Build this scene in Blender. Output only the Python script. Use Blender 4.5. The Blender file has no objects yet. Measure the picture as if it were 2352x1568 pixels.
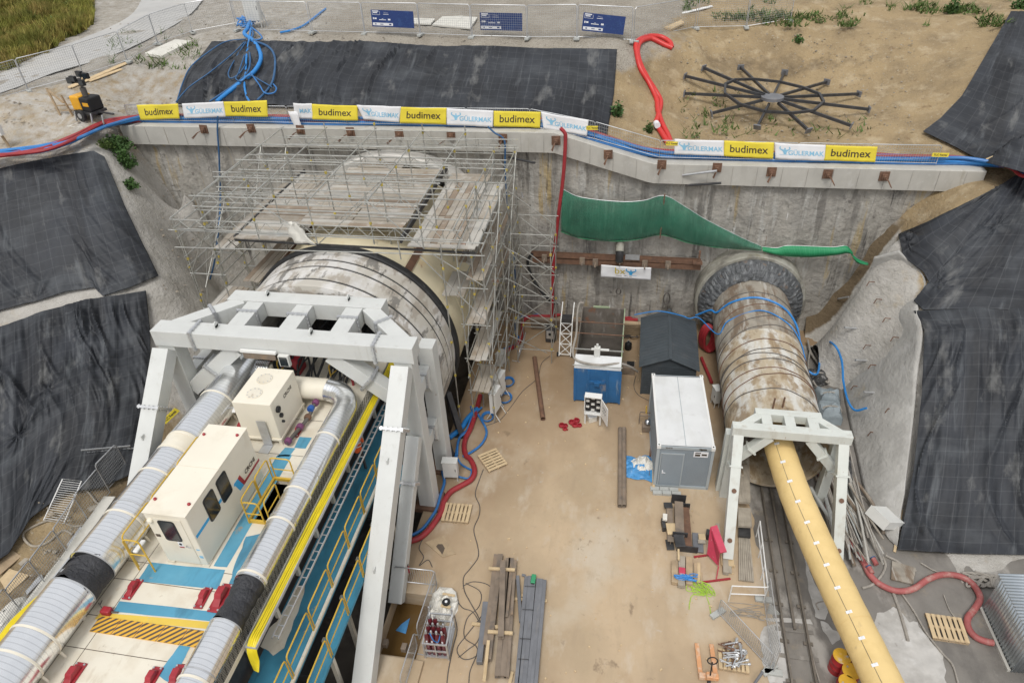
import bpy, math, random
import numpy as np
from mathutils import Vector as Vec, Matrix, noise as mnoise
R = math.radians
SC = bpy.context.scene
COL = SC.collection
random.seed(7)
# ------------------------------------------------------------------ camera
# world frame: X across the pit, Y along the tunnel axes (away), Z up, pit floor at z = 0; drone camera 24 m up
FPX, CAMH, YAW = 1568.0, 24.0, R(11.5)
NAD, PPT = np.array([1290., 2930.]), np.array([1176., 784.])
_d = NAD - PPT
PITCH = math.atan2(FPX, float(np.hypot(*_d))); ROLL = math.atan2(_d[0], _d[1])
_sp, _cp = math.sin(PITCH), math.cos(PITCH)
_yr = np.array([[math.cos(YAW), -math.sin(YAW), 0], [math.sin(YAW), math.cos(YAW), 0], [0, 0, 1.]])
FW = _yr @ np.array([0, _cp, -_sp])
_r0 = _yr @ np.array([1., 0, 0]); _d0 = _yr @ np.array([0, -_sp, -_cp])
RT = math.cos(ROLL) * _r0 + math.sin(ROLL) * _d0
DN = -math.sin(ROLL) * _r0 + math.cos(ROLL) * _d0
CPOS = np.array([0, 0, CAMH])
cam = bpy.data.cameras.new('camera'); camo = bpy.data.objects.new('camera', cam); COL.objects.link(camo)
cam.sensor_fit = 'HORIZONTAL'; cam.sensor_width = 36.0; cam.lens = 36.0 * FPX / 2352.0
cam.clip_start = 0.5; cam.clip_end = 2000
camo.matrix_world = Matrix(((RT[0], -DN[0], -FW[0], 0), (RT[1], -DN[1], -FW[1], 0), (RT[2], -DN[2], -FW[2], CAMH), (0, 0, 0, 1)))
SC.camera = camo
# ------------------------------------------------------------------ light: bright overcast
SUN_EL, SUN_AZ = R(60), R(184)          # direction towards the sun, azimuth clockwise from +Y
w = bpy.data.worlds.new('World'); SC.world = w; w.use_nodes = True
nt = w.node_tree; nt.nodes.clear()
out = nt.nodes.new('ShaderNodeOutputWorld'); bg = nt.nodes.new('ShaderNodeBackground')
sky = nt.nodes.new('ShaderNodeTexSky'); sky.sky_type = 'NISHITA'; sky.sun_disc = False
sky.sun_elevation = SUN_EL; sky.sun_rotation = SUN_AZ; sky.air_density = 1.0; sky.dust_density = 6.0; sky.ozone_density = 1.0
hs = nt.nodes.new('ShaderNodeHueSaturation'); hs.inputs['Saturation'].default_value = 0.25
nt.links.new(sky.outputs[0], hs.inputs['Color']); ov = nt.nodes.new('ShaderNodeMix'); ov.data_type = 'RGBA'; ov.inputs['Factor'].default_value = .62; ov.inputs[7].default_value = (6.4, 6.5, 6.7, 1)   # thin even cloud over the sky
nt.links.new(hs.outputs[0], ov.inputs[6]); nt.links.new(ov.outputs[2], bg.inputs[0])
bg.inputs[1].default_value = 0.15
nt.links.new(bg.outputs[0], out.inputs[0])
sun = bpy.data.lights.new('sun', 'SUN'); suno = bpy.data.objects.new('sun', sun); COL.objects.link(suno)
sun.energy = 1.7; sun.angle = R(16); sun.color = (1.0, 0.97, 0.92)
_sd = Vec((math.sin(SUN_AZ) * math.cos(SUN_EL), math.cos(SUN_AZ) * math.cos(SUN_EL), math.sin(SUN_EL)))
suno.rotation_euler = _sd.to_track_quat('Z', 'Y').to_euler(); suno.location = (0, 0, 60)
SC.view_settings.view_transform = 'Standard'; SC.view_settings.look = 'None'
SC.view_settings.exposure = -0.12; SC.view_settings.gamma = 1.0
SC.render.film_transparent = False
try:
 SC.cycles.use_denoising = True; SC.cycles.max_bounces = 6; SC.cycles.transparent_max_bounces = 12
except Exception: pass
# ------------------------------------------------------------------ pixel -> place (pixels measured on the photograph at 2352 px width)
def P(u, v, z=0.0):
 r = FW + RT * (u - PPT[0]) / FPX + DN * (v - PPT[1]) / FPX
 t = (z - CAMH) / r[2]
 return Vec(CPOS + r * t)
def PW(u, v, y):                       # point on the plane Y = y
 r = FW + RT * (u - PPT[0]) / FPX + DN * (v - PPT[1]) / FPX
 return Vec(CPOS + r * (y / r[1]))
def TT(r, c, x, y):                    # measurement tiles -> photo pixels
 return ((0, 785.9, 1566.1)[c] + .33418 * x, (0, 523.9, 1044.3)[r] + .33418 * y)
def TP(r, c, x, y, z=0.0): return P(*TT(r, c, x, y), z)
def TW(r, c, x, y, Y): return PW(*TT(r, c, x, y), Y)
# ------------------------------------------------------------------ mesh builder
class MB:
 def __init__(s): s.v = []; s.f = []; s.sm = []; s.uv = []; s.mi = []; s.cur = 0
 def add(s, verts, faces, smooth=False, uvs=None):
  b = len(s.v); s.v.extend([tuple(p) for p in verts])
  for i, f in enumerate(faces):
   s.f.append(tuple(b + k for k in f)); s.sm.append(smooth); s.mi.append(s.cur)
   s.uv.append(uvs[i] if uvs else None)
  return s
 def frame(s, M, hx, hy, hz):       # box with matrix, half sizes
  c = [M @ Vec((x, y, z)) for z in (-hz, hz) for y in (-hy, hy) for x in (-hx, hx)]
  return s.add(c, [(0, 2, 3, 1), (4, 5, 7, 6), (0, 1, 5, 4), (2, 6, 7, 3), (0, 4, 6, 2), (1, 3, 7, 5)])
 def box(s, c, d, rz=0.0, M=None):
  m = Matrix.Translation(Vec(c)) @ Matrix.Rotation(rz, 4, 'Z')
  if M is not None: m = M @ m
  return s.frame(m, d[0] / 2, d[1] / 2, d[2] / 2)
 def b2(s, lo, hi):                 # axis box by corners
  return s.box([(a + b) / 2 for a, b in zip(lo, hi)], [abs(b - a) for a, b in zip(lo, hi)])
 def beam(s, a, b, w, h, up=(0, 0, 1)):   # box from a to b, width w, height h
  a = Vec(a); b = Vec(b); d = b - a; L = d.length
  if L < 1e-6: return s
  d.normalize(); u = Vec(up)
  if abs(d.dot(u)) > .995: u = Vec((0, 1, 0))
  x = d.cross(u).normalized(); z = x.cross(d).normalized()
  m = Matrix(((x.x, d.x, z.x, 0), (x.y, d.y, z.y, 0), (x.z, d.z, z.z, 0), (0, 0, 0, 1)))
  return s.frame(Matrix.Translation((a + b) / 2) @ m, w / 2, L / 2, h / 2)
 def ibeam(s, a, b, w, h, t=.03, up=(0, 0, 1)):
  a = Vec(a); b = Vec(b); d = (b - a).normalized(); u = Vec(up)
  if abs(d.dot(u)) > .995: u = Vec((0, 1, 0))
  x = d.cross(u).normalized(); z = x.cross(d).normalized()
  s.beam(a + z * (h / 2 - t / 2), b + z * (h / 2 - t / 2), w, t, up); s.beam(a - z * (h / 2 - t / 2), b - z * (h / 2 - t / 2), w, t, up)
  return s.beam(a, b, t, h - 2 * t, up)
 def tube(s, pts, r, n=8, cap=True, smooth=True, closed=False):
  pts = [Vec(p) for p in pts]; N = len(pts)
  if N < 2: return s
  rr = r if hasattr(r, '__len__') else [r] * N
  t0 = (pts[1] - pts[0]).normalized()
  up = Vec((0, 0, 1)) if abs(t0.z) < .9 else Vec((1, 0, 0))
  nx = t0.cross(up).normalized(); V = []; vv = 0; vl = [0]
  for i in range(N):
   if closed: t = (pts[(i + 1) % N] - pts[i - 1])
   else: t = (pts[min(i + 1, N - 1)] - pts[max(i - 1, 0)])
   if t.length < 1e-9: t = t0
   t = t.normalized(); nx = (nx - t * nx.dot(t))
   if nx.length < 1e-6: nx = t.orthogonal()
   nx = nx.normalized(); ny = t.cross(nx)
   for k in range(n):
    a = 2 * math.pi * k / n
    V.append(pts[i] + (nx * math.cos(a) + ny * math.sin(a)) * rr[i])
   if i: vv += (pts[i] - pts[i - 1]).length; vl.append(vv)
  F = []; U = []; c = 2 * math.pi * max(rr)
  for i in range(N - 1 if not closed else N):
   j = (i + 1) % N; v1 = vl[i + 1] if i + 1 < N else vl[i] + 1
   for k in range(n):
    F.append((i * n + k, i * n + (k + 1) % n, j * n + (k + 1) % n, j * n + k))
    a0, a1 = c * k / n, c * (k + 1) / n
    U.append([(a0, vl[i]), (a1, vl[i]), (a1, v1), (a0, v1)])
  s.add(V, F, smooth, U)
  if cap and not closed:
   b = len(s.v) - N * n
   for f in (tuple(b + k for k in reversed(range(n))), tuple(b + (N - 1) * n + k for k in range(n))):
    s.f.append(f); s.sm.append(False); s.mi.append(s.cur); s.uv.append(None)
  return s
 def cyl(s, a, b, r, n=12, r2=None, cap=True):
  return s.tube([a, b], [r, r if r2 is None else r2], n, cap)
 def prism(s, poly, z0, z1, M=None):
  n = len(poly); V = [Vec((x, y, z0)) for x, y in poly] + [Vec((x, y, z1)) for x, y in poly]
  if M is not None: V = [M @ p for p in V]
  return s.add(V, [tuple(reversed(range(n))), tuple(range(n, 2 * n))] + [(i, (i + 1) % n, n + (i + 1) % n, n + i) for i in range(n)])
 def lathe(s, prof, c=(0, 0, 0), n=20, M=None, smooth=True):   # prof: (r, z)
  V = []; m = len(prof); c = Vec(c)
  for r, z in prof:
   for k in range(n):
    a = 2 * math.pi * k / n; p = Vec((r * math.cos(a), r * math.sin(a), z))
    V.append((M @ p if M is not None else p) + c)
  F = [(i * n + k, i * n + (k + 1) % n, (i + 1) * n + (k + 1) % n, (i + 1) * n + k) for i in range(m - 1) for k in range(n)]
  F.append(tuple(reversed(range(n)))); F.append(tuple((m - 1) * n + k for k in range(n)))
  return s.add(V, F, smooth)
 def grid(s, pts, nu, nv, smooth=True, uv=None):      # pts row-major nv rows of nu
  F = []; U = []
  for j in range(nv - 1):
   for i in range(nu - 1):
    q = (j * nu + i, j * nu + i + 1, (j + 1) * nu + i + 1, (j + 1) * nu + i); F.append(q)
    if uv is not None: U.append([tuple(uv[k]) for k in q])
  return s.add(pts, F, smooth, U if uv is not None else None)
WM = {}
def _w(o): return WM.get(o.name, Matrix())
def empty(name, loc=(0, 0, 0), rz=0.0):
 o = bpy.data.objects.new(name, None); COL.objects.link(o); o.empty_display_size = .2
 o.location = loc; o.rotation_euler = (0, 0, rz)
 WM[o.name] = Matrix.Translation(Vec(loc)) @ Matrix.Rotation(rz, 4, 'Z')
 return o
def tag(o, label=None, cat=None, group=None, kind=None):
 if label: o['label'] = label
 if cat: o['category'] = cat
 if group: o['group'] = group
 if kind or cat: o['kind'] = kind or 'thing'
 return o
def thing(name, label, cat, loc=(0, 0, 0), rz=0.0, group=None):
 return tag(empty(name, loc, rz), label, cat, group)
def obj(name, mb, mats, parent=None, local=False, label=None):
 me = bpy.data.meshes.new(name)
 V = mb.v
 if parent is not None and not local:
  iv = _w(parent).inverted(); V = [iv @ Vec(p) for p in V]
 me.from_pydata([tuple(p) for p in V], [], mb.f)
 ms = mats if isinstance(mats, (list, tuple)) else [mats]
 for m in ms: me.materials.append(m)
 me.polygons.foreach_set('use_smooth', mb.sm); me.polygons.foreach_set('material_index', mb.mi)
 if any(u is not None for u in mb.uv):
  ul = me.uv_layers.new(name='UVMap'); flat = []
  for f, u in zip(mb.f, mb.uv):
   for k in range(len(f)): flat.extend(u[k] if u is not None else (0., 0.))
  ul.data.foreach_set('uv', flat)
 me.update()
 if any(mb.sm): me.set_sharp_from_angle(angle=R(42))
 o = bpy.data.objects.new(name, me); COL.objects.link(o)
 if parent is not None:
  o.parent = parent; WM[o.name] = _w(parent).copy()
 if label: o['label'] = label
 return o
def kids(o): return [c for c in bpy.data.objects if c.parent == o]
def copy_tree(o, loc=None, rz=None, label=None, parent=None, euler=None):
 c = o.copy(); COL.objects.link(c)
 if parent is not None: c.parent = parent
 if loc is not None: c.location = loc
 if rz is not None: c.rotation_euler = (0, 0, rz)
 if euler is not None: c.rotation_euler = euler
 if label: c['label'] = label
 for ch in CH.get(o.name) or kids(o): copy_tree(ch, parent=c)
 return c
CH = {}
_fc = {}
def text_mb(mb, body, M, size, align='CENTER', bold=0.0, ext=0.0):
 key = (body, size, align, bold)
 if key not in _fc:
  cu = bpy.data.curves.new('t', 'FONT'); cu.body = body; cu.size = size; cu.align_x = align; cu.align_y = 'CENTER'; cu.offset = bold; cu.resolution_u = 3
  to = bpy.data.objects.new('t', cu); COL.objects.link(to)
  dg = bpy.context.evaluated_depsgraph_get(); me = bpy.data.meshes.new_from_object(to.evaluated_get(dg))
  _fc[key] = ([v.co.copy() for v in me.vertices], [tuple(p.vertices) for p in me.polygons])
  bpy.data.objects.remove(to); bpy.data.meshes.remove(me)
 V, F = _fc[key]
 return mb.add([M(p) if callable(M) else M @ p for p in V], F)
def spline(pts, n=8):                  # Catmull-Rom through points
 p = [Vec(q) for q in pts]; p = [p[0] * 2 - p[1]] + p + [p[-1] * 2 - p[-2]]; o = []
 for i in range(1, len(p) - 2):
  for k in range(n):
   t = k / n; a, b, c, d = p[i - 1], p[i], p[i + 1], p[i + 2]
   o.append(.5 * ((2 * b) + (c - a) * t + (2 * a - 5 * b + 4 * c - d) * t * t + (3 * b - a - 3 * c + d) * t ** 3))
 o.append(p[-2]); return o
# numpy value noise
_rng = np.random.RandomState(3); _LAT = _rng.rand(256, 256)
def vnoise(x, y):
 x = np.asarray(x, float); y = np.asarray(y, float)
 xi = np.floor(x).astype(int); yi = np.floor(y).astype(int); fx = x - xi; fy = y - yi
 fx = fx * fx * (3 - 2 * fx); fy = fy * fy * (3 - 2 * fy)
 g = lambda a, b: _LAT[a % 256, b % 256]
 return (g(xi, yi) * (1 - fx) + g(xi + 1, yi) * fx) * (1 - fy) + (g(xi, yi + 1) * (1 - fx) + g(xi + 1, yi + 1) * fx) * fy - .5
def fbm(x, y, o=4, g=.5):
 s = 0; a = 1; f = 1
 for i in range(o): s = s + a * vnoise(x * f + 17.3 * i, y * f + 9.1 * i); a *= g; f *= 2.03
 return s
def tps(pts):                           # pts list of (x, y, z) -> smooth surface z(x, y)
 A = np.array([[p[0], p[1], p[2]] for p in pts], float); n = len(A)
 d = np.hypot(A[:, None, 0] - A[None, :, 0], A[:, None, 1] - A[None, :, 1])
 K = d + np.eye(n) * .02              # linear RBF: no overshoot
 Q = np.c_[np.ones(n), A[:, :2]]
 M = np.block([[K, Q], [Q.T, np.zeros((3, 3))]])
 s = np.linalg.solve(M, np.r_[A[:, 2], 0, 0, 0])
 def f(x, y):
  x = np.asarray(x, float); y = np.asarray(y, float); r = s[n] + s[n + 1] * x + s[n + 2] * y
  for i in range(n): r = r + s[i] * np.hypot(x - A[i, 0], y - A[i, 1])
  return r
 return f
# ------------------------------------------------------------------ materials (all procedural)
def _ramp(nt, lo, hi):
 r = nt.nodes.new('ShaderNodeMapRange'); r.inputs['From Min'].default_value = lo; r.inputs['From Max'].default_value = hi; r.clamp = True
 return r
def mat(name, base, rough=.7, metal=0.0, var=.12, vs=1.5, layers=(), bump=None, uv=False, rvar=.0, spec=.5, det=5):
 """base colour with noise variation; layers: (colour, scale or (x,y,z), lo, hi[, strength]) masks of noise; bump: (scale, strength, distance)"""
 m = bpy.data.materials.new(name); m.use_nodes = True; nt = m.node_tree; N = nt.nodes; L = nt.links
 b = N['Principled BSDF']; b.inputs['Roughness'].default_value = rough; b.inputs['Metallic'].default_value = metal
 b.inputs['Specular IOR Level'].default_value = spec
 tc = N.new('ShaderNodeTexCoord'); oi = N.new('ShaderNodeObjectInfo')
 ad = N.new('ShaderNodeVectorMath'); ad.operation = 'MULTIPLY_ADD'
 ad.inputs[1].default_value = (37.1, 23.7, 11.9)
 L.new(oi.outputs['Random'], ad.inputs[0]); L.new(tc.outputs['UV' if uv else 'Object'], ad.inputs[2])
 vec = ad.outputs[0]
 def noise(sc, detail=det, off=0.0, rg=.55):
  mp = N.new('ShaderNodeMapping'); L.new(vec, mp.inputs[0])
  s = sc if hasattr(sc, '__len__') else (sc, sc, sc); mp.inputs['Scale'].default_value = s; mp.inputs['Location'].default_value = (off, off * 1.7, off * .6)
  n = N.new('ShaderNodeTexNoise'); n.inputs['Scale'].default_value = 1.0; n.inputs['Detail'].default_value = detail; n.inputs['Roughness'].default_value = rg
  L.new(mp.outputs[0], n.inputs['Vector']); return n.outputs['Fac']
 n0 = noise(vs); r0 = _ramp(nt, .3, .7); L.new(n0, r0.inputs[0])
 mx = N.new('ShaderNodeMix'); mx.data_type = 'RGBA'; L.new(r0.outputs[0], mx.inputs['Factor'])
 c = np.array(base); mx.inputs[6].default_value = (*(c * (1 - var)), 1); mx.inputs[7].default_value = (*np.minimum(c * (1 + var), .95), 1)
 cur = mx.outputs[2]
 for i, l in enumerate(layers):
  col, sc, lo, hi = l[:4]; st = l[4] if len(l) > 4 else 1.0
  n = noise(sc, 6, 3.1 * (i + 1), .62); r = _ramp(nt, lo, hi); r.inputs['To Max'].default_value = st; L.new(n, r.inputs[0])
  x = N.new('ShaderNodeMix'); x.data_type = 'RGBA'; L.new(r.outputs[0], x.inputs['Factor']); L.new(cur, x.inputs[6]); x.inputs[7].default_value = (*col, 1)
  cur = x.outputs[2]
 L.new(cur, b.inputs['Base Color'])
 if rvar:
  r = _ramp(nt, .35, .65); r.inputs['To Min'].default_value = rough - rvar; r.inputs['To Max'].default_value = rough + rvar
  L.new(noise(vs * 2 if not hasattr(vs, '__len__') else vs, 4, 9.), r.inputs[0]); L.new(r.outputs[0], b.inputs['Roughness'])
 if bump:
  bp = N.new('ShaderNodeBump'); bp.inputs['Strength'].default_value = bump[1]; bp.inputs['Distance'].default_value = bump[2]
  L.new(noise(bump[0], 8, 5., .6), bp.inputs['Height']); L.new(bp.outputs[0], b.inputs['Normal'])
 m['bsdf'] = 1
 return m
def _nodes(m): return m.node_tree, m.node_tree.nodes, m.node_tree.links, m.node_tree.nodes['Principled BSDF']
def overlay(m, fac, col):               # mix colour over the base colour by a node socket
 nt, N, L, b = _nodes(m); src = b.inputs['Base Color'].links[0].from_socket
 x = N.new('ShaderNodeMix'); x.data_type = 'RGBA'; L.new(fac, x.inputs['Factor']); L.new(src, x.inputs[6]); x.inputs[7].default_value = (*col, 1)
 L.new(x.outputs[2], b.inputs['Base Color'])
def stripe(m, axis, period, width, coord='UV', phase=0.0, slant=0.0):  # 0/1 mask: thin lines across one coordinate
 nt, N, L, b = _nodes(m); tc = N.new('ShaderNodeTexCoord'); sp = N.new('ShaderNodeSeparateXYZ'); L.new(tc.outputs[coord], sp.inputs[0])
 src = sp.outputs[axis]
 if slant:
  k = N.new('ShaderNodeMath'); k.operation = 'MULTIPLY_ADD'; L.new(sp.outputs[1 - axis if axis < 2 else 0], k.inputs[0]); k.inputs[1].default_value = slant; L.new(src, k.inputs[2]); src = k.outputs[0]
 a = N.new('ShaderNodeMath'); a.operation = 'MULTIPLY_ADD'; L.new(src, a.inputs[0]); a.inputs[1].default_value = 1 / period; a.inputs[2].default_value = phase
 f = N.new('ShaderNodeMath'); f.operation = 'FRACT'; L.new(a.outputs[0], f.inputs[0])
 c = N.new('ShaderNodeMath'); c.operation = 'LESS_THAN'; L.new(f.outputs[0], c.inputs[0]); c.inputs[1].default_value = width / period
 return c.outputs[0]
def mul(m, fac, k):
 nt, N, L, b = _nodes(m); a = N.new('ShaderNodeMath'); a.operation = 'MULTIPLY'; L.new(fac, a.inputs[0]); a.inputs[1].default_value = k; return a.outputs[0]
def addbump(m, fac, strength, dist, invert=False):
 nt, N, L, b = _nodes(m); bp = N.new('ShaderNodeBump'); bp.inputs['Strength'].default_value = strength; bp.inputs['Distance'].default_value = dist; bp.invert = invert
 L.new(fac, bp.inputs['Height'])
 if b.inputs['Normal'].links: L.new(b.inputs['Normal'].links[0].from_socket, bp.inputs['Normal'])
 L.new(bp.outputs[0], b.inputs['Normal'])
M = {}
M['floor'] = mat('floor_concrete', (.46, .35, .23), .85, var=.12, vs=.3, layers=[((.29, .20, .12), (.11, .085, 1), .46, .64, .75),
 ((.36, .28, .18), (.25, .12, 1), .50, .72, .7), ((.52, .45, .35), (.22, .16, 1), .52, .66, .75), ((.31, .20, .11), (.55, .35, 1), .60, .78, .6),
 ((.54, .47, .38), (1.1, .5, 1), .55, .68, .45), ((.34, .26, .175), (1.4, .35, 1), .58, .70, .4), ((.36, .28, .19), (4.5, 4, 1), .58, .68, .35), ((.20, .145, .095), (1.1, .8, 1), .65, .71, .7), ((.16, .12, .08), (3.5, 3.5, 1), .70, .75, .7), ((.50, .47, .42), 3.0, .66, .72, .4)], bump=(6, .25, .02))
def _clay(m):
 nt, N, L, b = _nodes(m); tc = N.new('ShaderNodeTexCoord'); sp = N.new('ShaderNodeSeparateXYZ'); L.new(tc.outputs['Object'], sp.inputs[0]); n = N.new('ShaderNodeTexNoise'); n.inputs['Scale'].default_value = .45; n.inputs['Detail'].default_value = 7; L.new(tc.outputs['Object'], n.inputs['Vector'])
 a = N.new('ShaderNodeMath'); a.operation = 'MULTIPLY_ADD'; L.new(n.outputs['Fac'], a.inputs[0]); a.inputs[1].default_value = 14; L.new(sp.outputs[1], a.inputs[2]); r = _ramp(nt, 28, 40); r.inputs['To Max'].default_value = .8; L.new(a.outputs[0], r.inputs[0]); overlay(m, r.outputs[0], (.235, .155, .085))
_clay(M['floor'])
M['mud'] = mat('wet_grey_mud', (.20, .185, .165), .55, var=.18, vs=.8, layers=[((.12, .11, .10), (.5, .25, 1), .5, .62, .8), ((.36, .34, .31), (.7, .35, 1), .56, .64, .8), ((.30, .25, .18), .9, .58, .7, .6)], bump=(5, .4, .04), rvar=.2)
M['cement'] = mat('pale_cement_spill', (.47, .455, .43), .8, var=.12, vs=2, layers=[((.34, .325, .30), .8, .46, .62, .8), ((.56, .55, .53), 2.2, .56, .66, .6), ((.22, .20, .18), 3, .64, .70, .6)], bump=(8, .2, .02))
M['trench'] = mat('dark_trench_floor', (.13, .11, .09), .8, var=.3, vs=.9, layers=[((.07, .06, .05), 1.2, .5, .65)], bump=(4, .4, .05))
M['soil'] = mat('sandy_soil', (.33, .25, .145), .95, var=.16, vs=.5, layers=[
 ((.27, .21, .13), .35, .48, .66, .8), ((.40, .33, .22), .8, .52, .68, .7), ((.20, .14, .08), 1.6, .62, .72, .7), ((.42, .38, .30), 7, .64, .70, .8), ((.15, .11, .07), 11, .66, .72, .7)], bump=(5, .8, .08))
M['gravel'] = mat('grey_gravel', (.29, .26, .215), .95, var=.18, vs=1.2, layers=[((.36, .33, .285), .5, .45, .62, .8), ((.16, .14, .12), 9, .56, .66, .75), ((.47, .44, .40), 13, .60, .68, .8)], bump=(10, .9, .06))
M['rockslope'] = mat('grey_sprayed_slope', (.36, .335, .295), .95, var=.14, vs=.7, layers=[((.27, .25, .22), .9, .5, .68, .8), ((.43, .41, .37), 1.7, .54, .68, .7), ((.36, .27, .16), .6, .60, .74, .7), ((.14, .12, .10), 4, .66, .76, .5)], bump=(3.5, 1.0, .12))
M['road'] = mat('dusty_asphalt', (.43, .425, .41), .9, var=.07, vs=.6, layers=[((.50, .48, .44), .4, .52, .7, .6), ((.35, .34, .33), 2, .55, .7, .5)], bump=(20, .3, .01))
M['shot'] = mat('sprayed_concrete', (.345, .325, .29), .9, var=.22, vs=(1.3, 1.3, .5), layers=[((.27, .26, .24), (.35, 1, .35), .48, .60, .7), ((.40, .38, .34), (1.9, 1, .5), .54, .62, .7),
 ((.16, .15, .135), (1.5, 1, .17), .535, .62, .8), ((.45, .44, .41), (2.2, 1, .26), .575, .65, .8), ((.38, .28, .12), (1.3, 1, .12), .60, .68, .8),
 ((.075, .07, .065), (2.6, 1, .2), .63, .68, .85), ((.68, .68, .66), (3.4, 1, .3), .675, .70, .9), ((.13, .12, .11), (2.5, 1, 1.8), .62, .68, .7), ((.14, .09, .05), (3.2, 1, .2), .68, .71, .8)], bump=(2.6, 1.0, .14))
M['cap'] = mat('cast_concrete', (.45, .435, .395), .85, var=.08, vs=1, layers=[((.36, .345, .31), (1.5, 1, .4), .52, .7, .7), ((.30, .27, .21), (2.5, 1, .35), .62, .74, .6), ((.52, .51, .48), 3, .58, .7, .5)], bump=(7, .3, .015))
M['shotR'] = mat('pale_sprayed_concrete', (.40, .39, .365), .92, var=.12, vs=.9, layers=[((.30, .29, .27), (1.2, .5, .6), .5, .68, .8), ((.50, .49, .47), 1.1, .54, .7, .7), ((.33, .27, .17), .8, .62, .74, .6)], bump=(4, .8, .08))
M['tan'] = mat('wet_brown_seam', (.20, .155, .09), .6, var=.2, vs=2)
M['tarp'] = mat('black_woven_tarp', (.027, .030, .036), .62, var=.35, vs=(.35, .35, .35), uv=True, layers=[((.075, .082, .09), (.22, .5, 1), .50, .70, .75), ((.014, .015, .018), (.8, .16, 1), .50, .62, .7), ((.17, .17, .165), (.9, .4, 1), .585, .70, .6), ((.12, .13, .14), (2.2, .25, 1), .60, .70, .5)], spec=.35)
_g1 = stripe(M['tarp'], 0, .55, .03); _g2 = stripe(M['tarp'], 1, .55, .03)
overlay(M['tarp'], mul(M['tarp'], _g1, .11), (.22, .23, .24)); overlay(M['tarp'], mul(M['tarp'], _g2, .11), (.22, .23, .24))
M['frame'] = mat('pale_grey_paint', (.575, .585, .565), .45, var=.04, vs=1.2, layers=[((.43, .42, .38), (2.6, 2.6, .35), .60, .74, .5), ((.47, .475, .455), (1.2, 1.2, .4), .58, .78, .5), ((.33, .31, .27), 5, .66, .74, .4), ((.26, .17, .10), (7, 7, 1.2), .69, .74, .5)], rvar=.08)
M['frame2'] = mat('greenish_grey_paint', (.57, .59, .55), .5, var=.05, vs=2, layers=[((.42, .36, .28), 5, .68, .76, .5), ((.30, .18, .09), (5, 5, 2), .67, .72, .7), ((.40, .36, .29), (2, 2, .4), .56, .70, .5)])
M['cream'] = mat('cream_paint', (.76, .71, .595), .5, var=.035, vs=1.0, layers=[((.62, .55, .42), (.9, .9, .5), .56, .76, .6), ((.33, .27, .19), 6, .69, .77, .45)], rvar=.1)
M['deckc'] = mat('cream_deck_plates', (.70, .655, .55), .6, var=.05, vs=.8, layers=[((.55, .47, .35), .7, .47, .70, .75), ((.44, .36, .25), (1.2, .5, 1), .60, .70, .5), ((.34, .27, .19), 3.2, .64, .74, .55), ((.50, .36, .2), 1.4, .66, .78, .5)], bump=(9, .15, .01))
M['blue'] = mat('worn_blue_deck_paint', (.085, .30, .44), .6, var=.12, vs=.8, layers=[((.14, .37, .5), .6, .5, .7, .7), ((.045, .14, .21), (1.6, .5, 1), .56, .72, .7), ((.35, .30, .22), 1.6, .67, .72, .8)], bump=(9, .2, .01))
M['blue2'] = mat('dirty_blue_walkway', (.045, .22, .33), .65, var=.2, vs=.7, layers=[((.07, .25, .36), .5, .5, .66, .7), ((.025, .08, .12), (1.4, .5, 1), .56, .7, .7), ((.33, .30, .24), 1.1, .66, .70, .85)])
M['galv'] = mat('galvanised_duct', (.90, .915, .93), .22, .92, var=.02, vs=2.0, layers=[((.78, .80, .82), 1.2, .5, .7, .5)])
_s = stripe(M['galv'], 1, .15, .03, slant=.03); overlay(M['galv'], mul(M['galv'], _s, .30), (.42, .43, .45)); _s = stripe(M['galv'], 1, .15, .03, slant=.03, phase=.25); overlay(M['galv'], mul(M['galv'], _s, .35), (.9, .91, .92))
M['zinc'] = mat('zinc_scaffold_tube', (.43, .43, .40), .45, .6, var=.2, vs=2.5, layers=[((.30, .27, .23), 3, .6, .74, .6), ((.45, .36, .10), 2.2, .66, .72, .6)])
M['zinc2'] = mat('galvanised_steel', (.55, .56, .57), .45, .7, var=.12, vs=4)
M['shieldw'] = mat('flaking_white_shield', (.60, .585, .56), .6, var=.1, vs=1.2, layers=[((.46, .43, .37), (.9, .5, .9), .44, .56, .85), ((.34, .30, .25), (1.4, .7, 1.4), .53, .58, .8), ((.17, .16, .145), (1.5, .6, 1.5), .575, .61, .85), ((.40, .30, .19), (.8, .4, .8), .60, .72, .6), ((.15, .14, .13), (6, 3, 6), .67, .72, .6)], bump=(6, .2, .02))
M['shieldc'] = mat('cream_rusted_shield', (.74, .665, .47), .55, var=.08, vs=.8, layers=[((.68, .50, .26), .8, .54, .70, .7), ((.33, .13, .05), (1.3, .7, 1.3), .645, .70, .85), ((.22, .20, .17), 1.6, .66, .74, .5)])
M['tubew'] = mat('muddy_white_tube', (.58, .565, .52), .75, var=.1, vs=1.5, layers=[((.40, .32, .21), (1.0, .45, .8), .44, .54, .85), ((.26, .18, .10), (1.3, .8, .6), .49, .58, .85), ((.15, .11, .07), (2.0, .9, .7), .58, .66, .65), ((.50, .42, .30), (5, .6, 2), .55, .68, .6)], bump=(5, .5, .03))
M['tubem'] = mat('grey_mudded_tube', (.30, .27, .225), .85, var=.25, vs=1.6, layers=[((.17, .12, .08), (2.2, .6, 1.0), .47, .58, .85), ((.48, .46, .42), (4.5, .6, 4.5), .58, .66, .7)], bump=(5, .6, .04))
M['ringdark'] = mat('tarred_seal', (.085, .09, .095), .5, var=.4, vs=3, layers=[((.26, .27, .275), (5, 2, 1.1), .54, .64, .55), ((.20, .13, .08), (2.5, 2, 2.5), .60, .70, .6)], bump=(6, .9, .08))
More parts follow.
